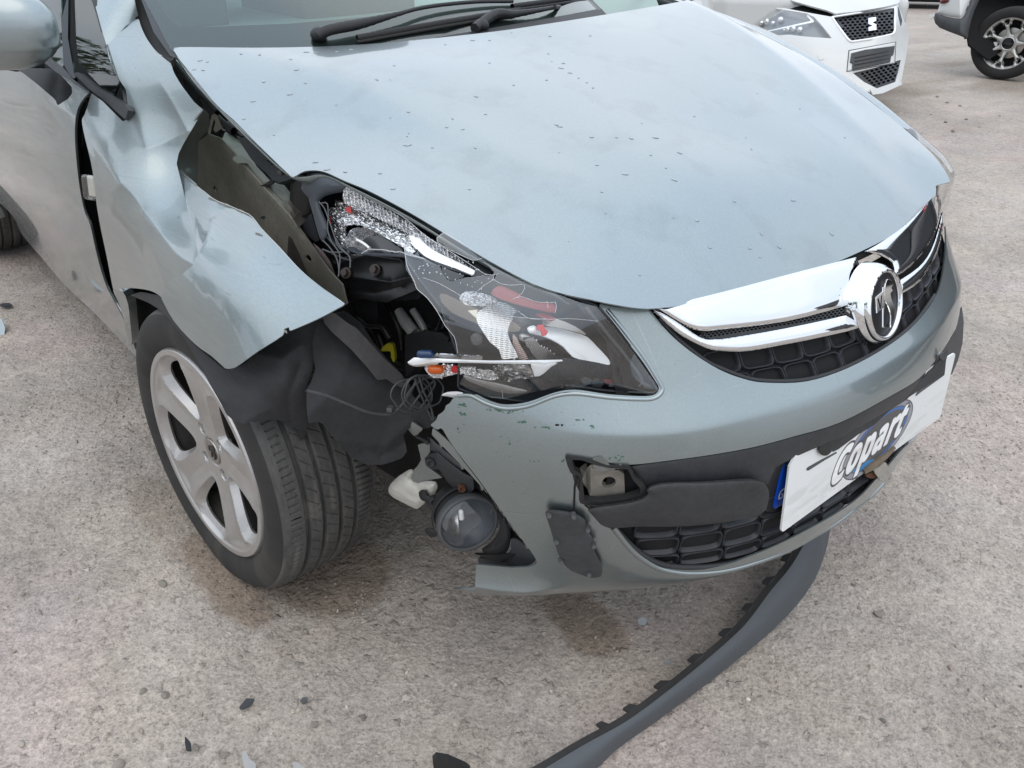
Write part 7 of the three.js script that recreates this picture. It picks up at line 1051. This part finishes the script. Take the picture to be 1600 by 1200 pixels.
// ---------------------------------------------------------------- loose stones and scraps on the ground
{
  const rock = (seed, flat, n = 2) => { const g = mergeVertices(new THREE.IcosahedronGeometry(1, n).deleteAttribute('normal').deleteAttribute('uv')), a = g.attributes.position, r = rng(seed), cuts = Array.from({ length: 9 }, () => [V(r() - 0.5, (r() - 0.5) * 0.8, r() - 0.5).normalize(), 0.45 + 0.35 * r()]), q = new THREE.Vector3(); for (let i = 0; i < a.count; i++) { q.fromBufferAttribute(a, i); for (const [d, o] of cuts) { const k = q.dot(d); if (k > o) q.addScaledVector(d, o - k); } q.multiplyScalar(1 + 0.07 * (hash2(i, seed) - 0.5)); a.setXYZ(i, q.x, q.y * flat * 0.8, q.z); } const h = g.toNonIndexed(); h.computeVertexNormals(); return h; };
  const shapes = [1, 2, 3, 4, 5, 6].map((s) => rock(s * 13, 0.45 + 0.09 * s)), mats = [[0.30, 0.27, 0.235], [0.36, 0.32, 0.28], [0.46, 0.42, 0.35], [0.20, 0.185, 0.17], [0.40, 0.325, 0.28]].map((c) => std(c, 0.95, 0, { map: scuff }));
  const place = (px, py, s, sh, m, spin, label, group, name = 'loose_stone') => { const p = pt(px, py, 'y', 0), o = mesh(name, shapes[sh % 6], mats[m]); const h = groundH(p.x, p.z); o.position.set(p.x, h + s * 0.22, p.z); o.scale.set(s, s, s * 0.8); o.rotation.y = spin; o.userData.label = label; o.userData.category = 'stone'; if (group) o.userData.group = group; };
  const one = [[255, 907, 0.018, 0, 'grey stone lying on its own left of the front wheel', 0], [1375, 955, 0.019, 1, 'squarish grey stone alone on the ground right of the rubber lip', 0], [373, 1023, 0.012, 2, 'pale flat stone lying below the front tyre in the foreground', 1], [463, 976, 0.011, 3, 'round grey stone just below the wet patch by the tyre', 0], [183, 1190, 0.016, 4, 'pale wedge shaped stone at the bottom edge left of centre', 1], [248, 1160, 0.010, 5, 'pale pebble left of the dark plastic shard', 2], [305, 1161, 0.012, 0, 'grey stone touching the dark plastic shard near the bottom edge', 0], [493, 1127, 0.013, 1, 'grey stone in the small cluster at lower left centre', 0], [511, 1126, 0.012, 2, 'pale stone at the right of the small lower left cluster', 1], [450, 1184, 0.014, 3, 'tan stone near the bottom edge beside clear plastic film', 2], [222, 1075, 0.010, 4, 'small grey stone left of the flat stone in the foreground', 0], [257, 1082, 0.013, 5, 'long flat grey stone in the left foreground', 0], [33, 1157, 0.012, 0, 'cream stone near the lower left corner', 2], [352, 1175, 0.013, 1, 'grey stone at the bottom edge under the plastic shard', 0], [1361, 1039, 0.011, 2, 'white pebble on the ground right of the rubber lip', 2], [1360, 1095, 0.012, 3, 'white oval pebble in the lower right foreground', 2], [1487, 1040, 0.010, 4, 'pinkish pebble beside white chips at right', 4], [1382, 1120, 0.009, 5, 'small dark stone below the white oval pebble', 3], [1335, 908, 0.008, 0, 'dark pebble right of the bumper lip near the car', 3], [1370, 892, 0.007, 1, 'pale pebble on the ground near the number plate', 2]];
  for (const [x, y, s, k, l, m] of one) place(x, y, s * 0.72, k, m, k * 1.3, l);
  const r = rng(99), far = [[1420, 200], [1455, 178], [1500, 165], [1478, 190], [1510, 186], [1530, 198], [1490, 205], [1440, 207], [1545, 205], [1560, 180], [1465, 150], [1480, 160]];
  for (const [x, y] of far) place(x, y, 0.011 + 0.012 * r(), Math.floor(r() * 6), 1 + Math.floor(r() * 2), r() * 6, 'small stone in the rubble patch on the ground beyond the silver bonnet', 'rubble stones beyond the bonnet');
  for (let i = 0; i < 24; i++) { let x, y; do { x = r() * 1600; y = 420 + r() * 780; } while ((x > 180 && x < 1330 && y < 950) || (x > 640 && y > 820 && x < 1310 && y < 1190 && x + y * 0.9 < 2250 && x > 900)); place(x, y, 0.0035 + 0.004 * r(), Math.floor(r() * 6), Math.floor(r() * 5), r() * 6, 'thumbnail sized loose stone scattered on the bare yard ground', 'small stones scattered over the yard'); }
  // grit too fine to count
  const N = 46000, grit = new THREE.InstancedMesh(rock(77, 0.75, 0), std([1, 1, 1], 0.95), N), m4 = new THREE.Matrix4(), q = new THREE.Quaternion(), col = new THREE.Color();
  for (let i = 0; i < N; i++) {
    // thick in some patches, sparse where the dust lies smooth
    let x, z, cl; do { x = -2.4 + 4.4 * r(); z = -2.2 + 4.1 * r(); cl = sstep(0.44, 0.62, fbm(x * 2.4 + 4, z * 2.4, 4, 801)); } while (r() > 0.14 + 0.86 * cl);
    const s = (0.0011 + 0.0050 * Math.pow(r(), 4)) * (0.8 + 0.35 * cl); q.setFromAxisAngle(V(r() - 0.5, r() - 0.5, r() - 0.5).normalize(), r() * 6.28); m4.compose(V(x, groundH(x, z) + s * 0.15, z), q, V(s, s * (0.6 + 0.4 * r()), s * (0.7 + 0.3 * r()))); grit.setMatrixAt(i, m4);
    const t = 0.23 + 0.17 * r() + (r() < 0.05 ? 0.16 : 0), h = r(); col.setRGB(t * (1.10 + 0.06 * h), t, t * (0.90 - 0.07 * h)); grit.setColorAt(i, col);
  }
  grit.name = 'grit'; grit.castShadow = grit.receiveShadow = true; grit.userData = { kind: 'stuff', label: 'fine grit and gravel lying over the compacted yard ground', category: 'gravel' }; scene.add(grit);
  // scraps
  const scrap = (name, l, h, mat, label, cat, o = {}) => { const ax = l.map(([x, y, z]) => [x, y, 'y', z ?? h]); const m = mesh(name, panel(l.map(([x, y]) => [x, y]), relief([...ax.slice(0, 3)], 1e-9), { step: 1.5, uv: 'xz', thick: 0.003, ...o }), mat); m.userData.label = label; m.userData.category = cat; };
  const K = (l) => crop(0, 850, 2.5, l);
  scrap('plastic_shard', K([[932, 640, 0.002], [962, 602, 0.014], [995, 604, 0.010], [978, 630], [948, 644]]), 0.004, M.greyTrim, 'dark blue grey plastic shard lying flat in the left foreground', 'shard');
  scrap('plastic_shard', K([[722, 748, 0.022], [745, 775, 0.004], [748, 806, 0.004], [728, 806, 0.006], [722, 780]]), 0.010, M.black, 'pointed black plastic shard standing beside a grey stone near the bottom edge', 'shard');
  scrap('plastic_shard', [[0, 474], [14, 473], [21, 477], [8, 479], [0, 478]], 0.008, M.black, 'thin black plastic sliver at the left edge by the rear wheel', 'shard');
  scrap('painted_shard', [[-12, 496, 0.03], [3, 498, 0.03], [8, 512, 0.01], [6, 528, 0.006], [0, 536, 0.006], [-12, 530, 0.01]], 0.02, M.paint, 'silver blue painted shard cut by the left edge', 'shard');
  scrap('plastic_shard', [[676, 1190, 0.03], [682, 1184, 0.04], [700, 1187, 0.03], [728, 1199, 0.02], [745, 1212, 0.02], [700, 1212, 0.01], [678, 1203, 0.01]], 0.02, M.black, 'black ribbed plastic end piece at the bottom edge left of the rubber lip', 'shard', { thick: 0.01 });
  scrap('clear_shard', [[996, 968, 0.004], [1004, 963, 0.012], [1012, 968, 0.010], [1008, 977], [998, 976]], 0.005, M.shardClear, 'clear plastic shard on the oil stain under the bumper', 'shard'); scrap('clear_shard', [[1037, 1032, 0.003], [1044, 1029, 0.008], [1048, 1036, 0.006], [1040, 1038]], 0.004, M.shardClear, 'clear plastic shard left of the rubber lip', 'shard');
  scrap('plastic_film', K([[945, 815, 0.004], [960, 808, 0.01], [975, 840, 0.008], [998, 855, 0.006], [1000, 885], [955, 885], [948, 850]]), 0.006, M.film, 'crumpled scrap of whitish clear film at the bottom edge', 'film'); scrap('plastic_film', K([[1140, 850], [1160, 852], [1190, 870], [1195, 885], [1150, 885]]), 0.004, M.film, 'smaller scrap of clear film right of the tan stone', 'film');
  scrap('lens_shard', K([[1172, 612, 0.003], [1182, 598, 0.007], [1200, 598, 0.006], [1202, 615], [1185, 622]]), 0.004, M.grey, 'small dark speckled shard on the ground below the tyre', 'shard');
}

renderer.render(scene, camera);
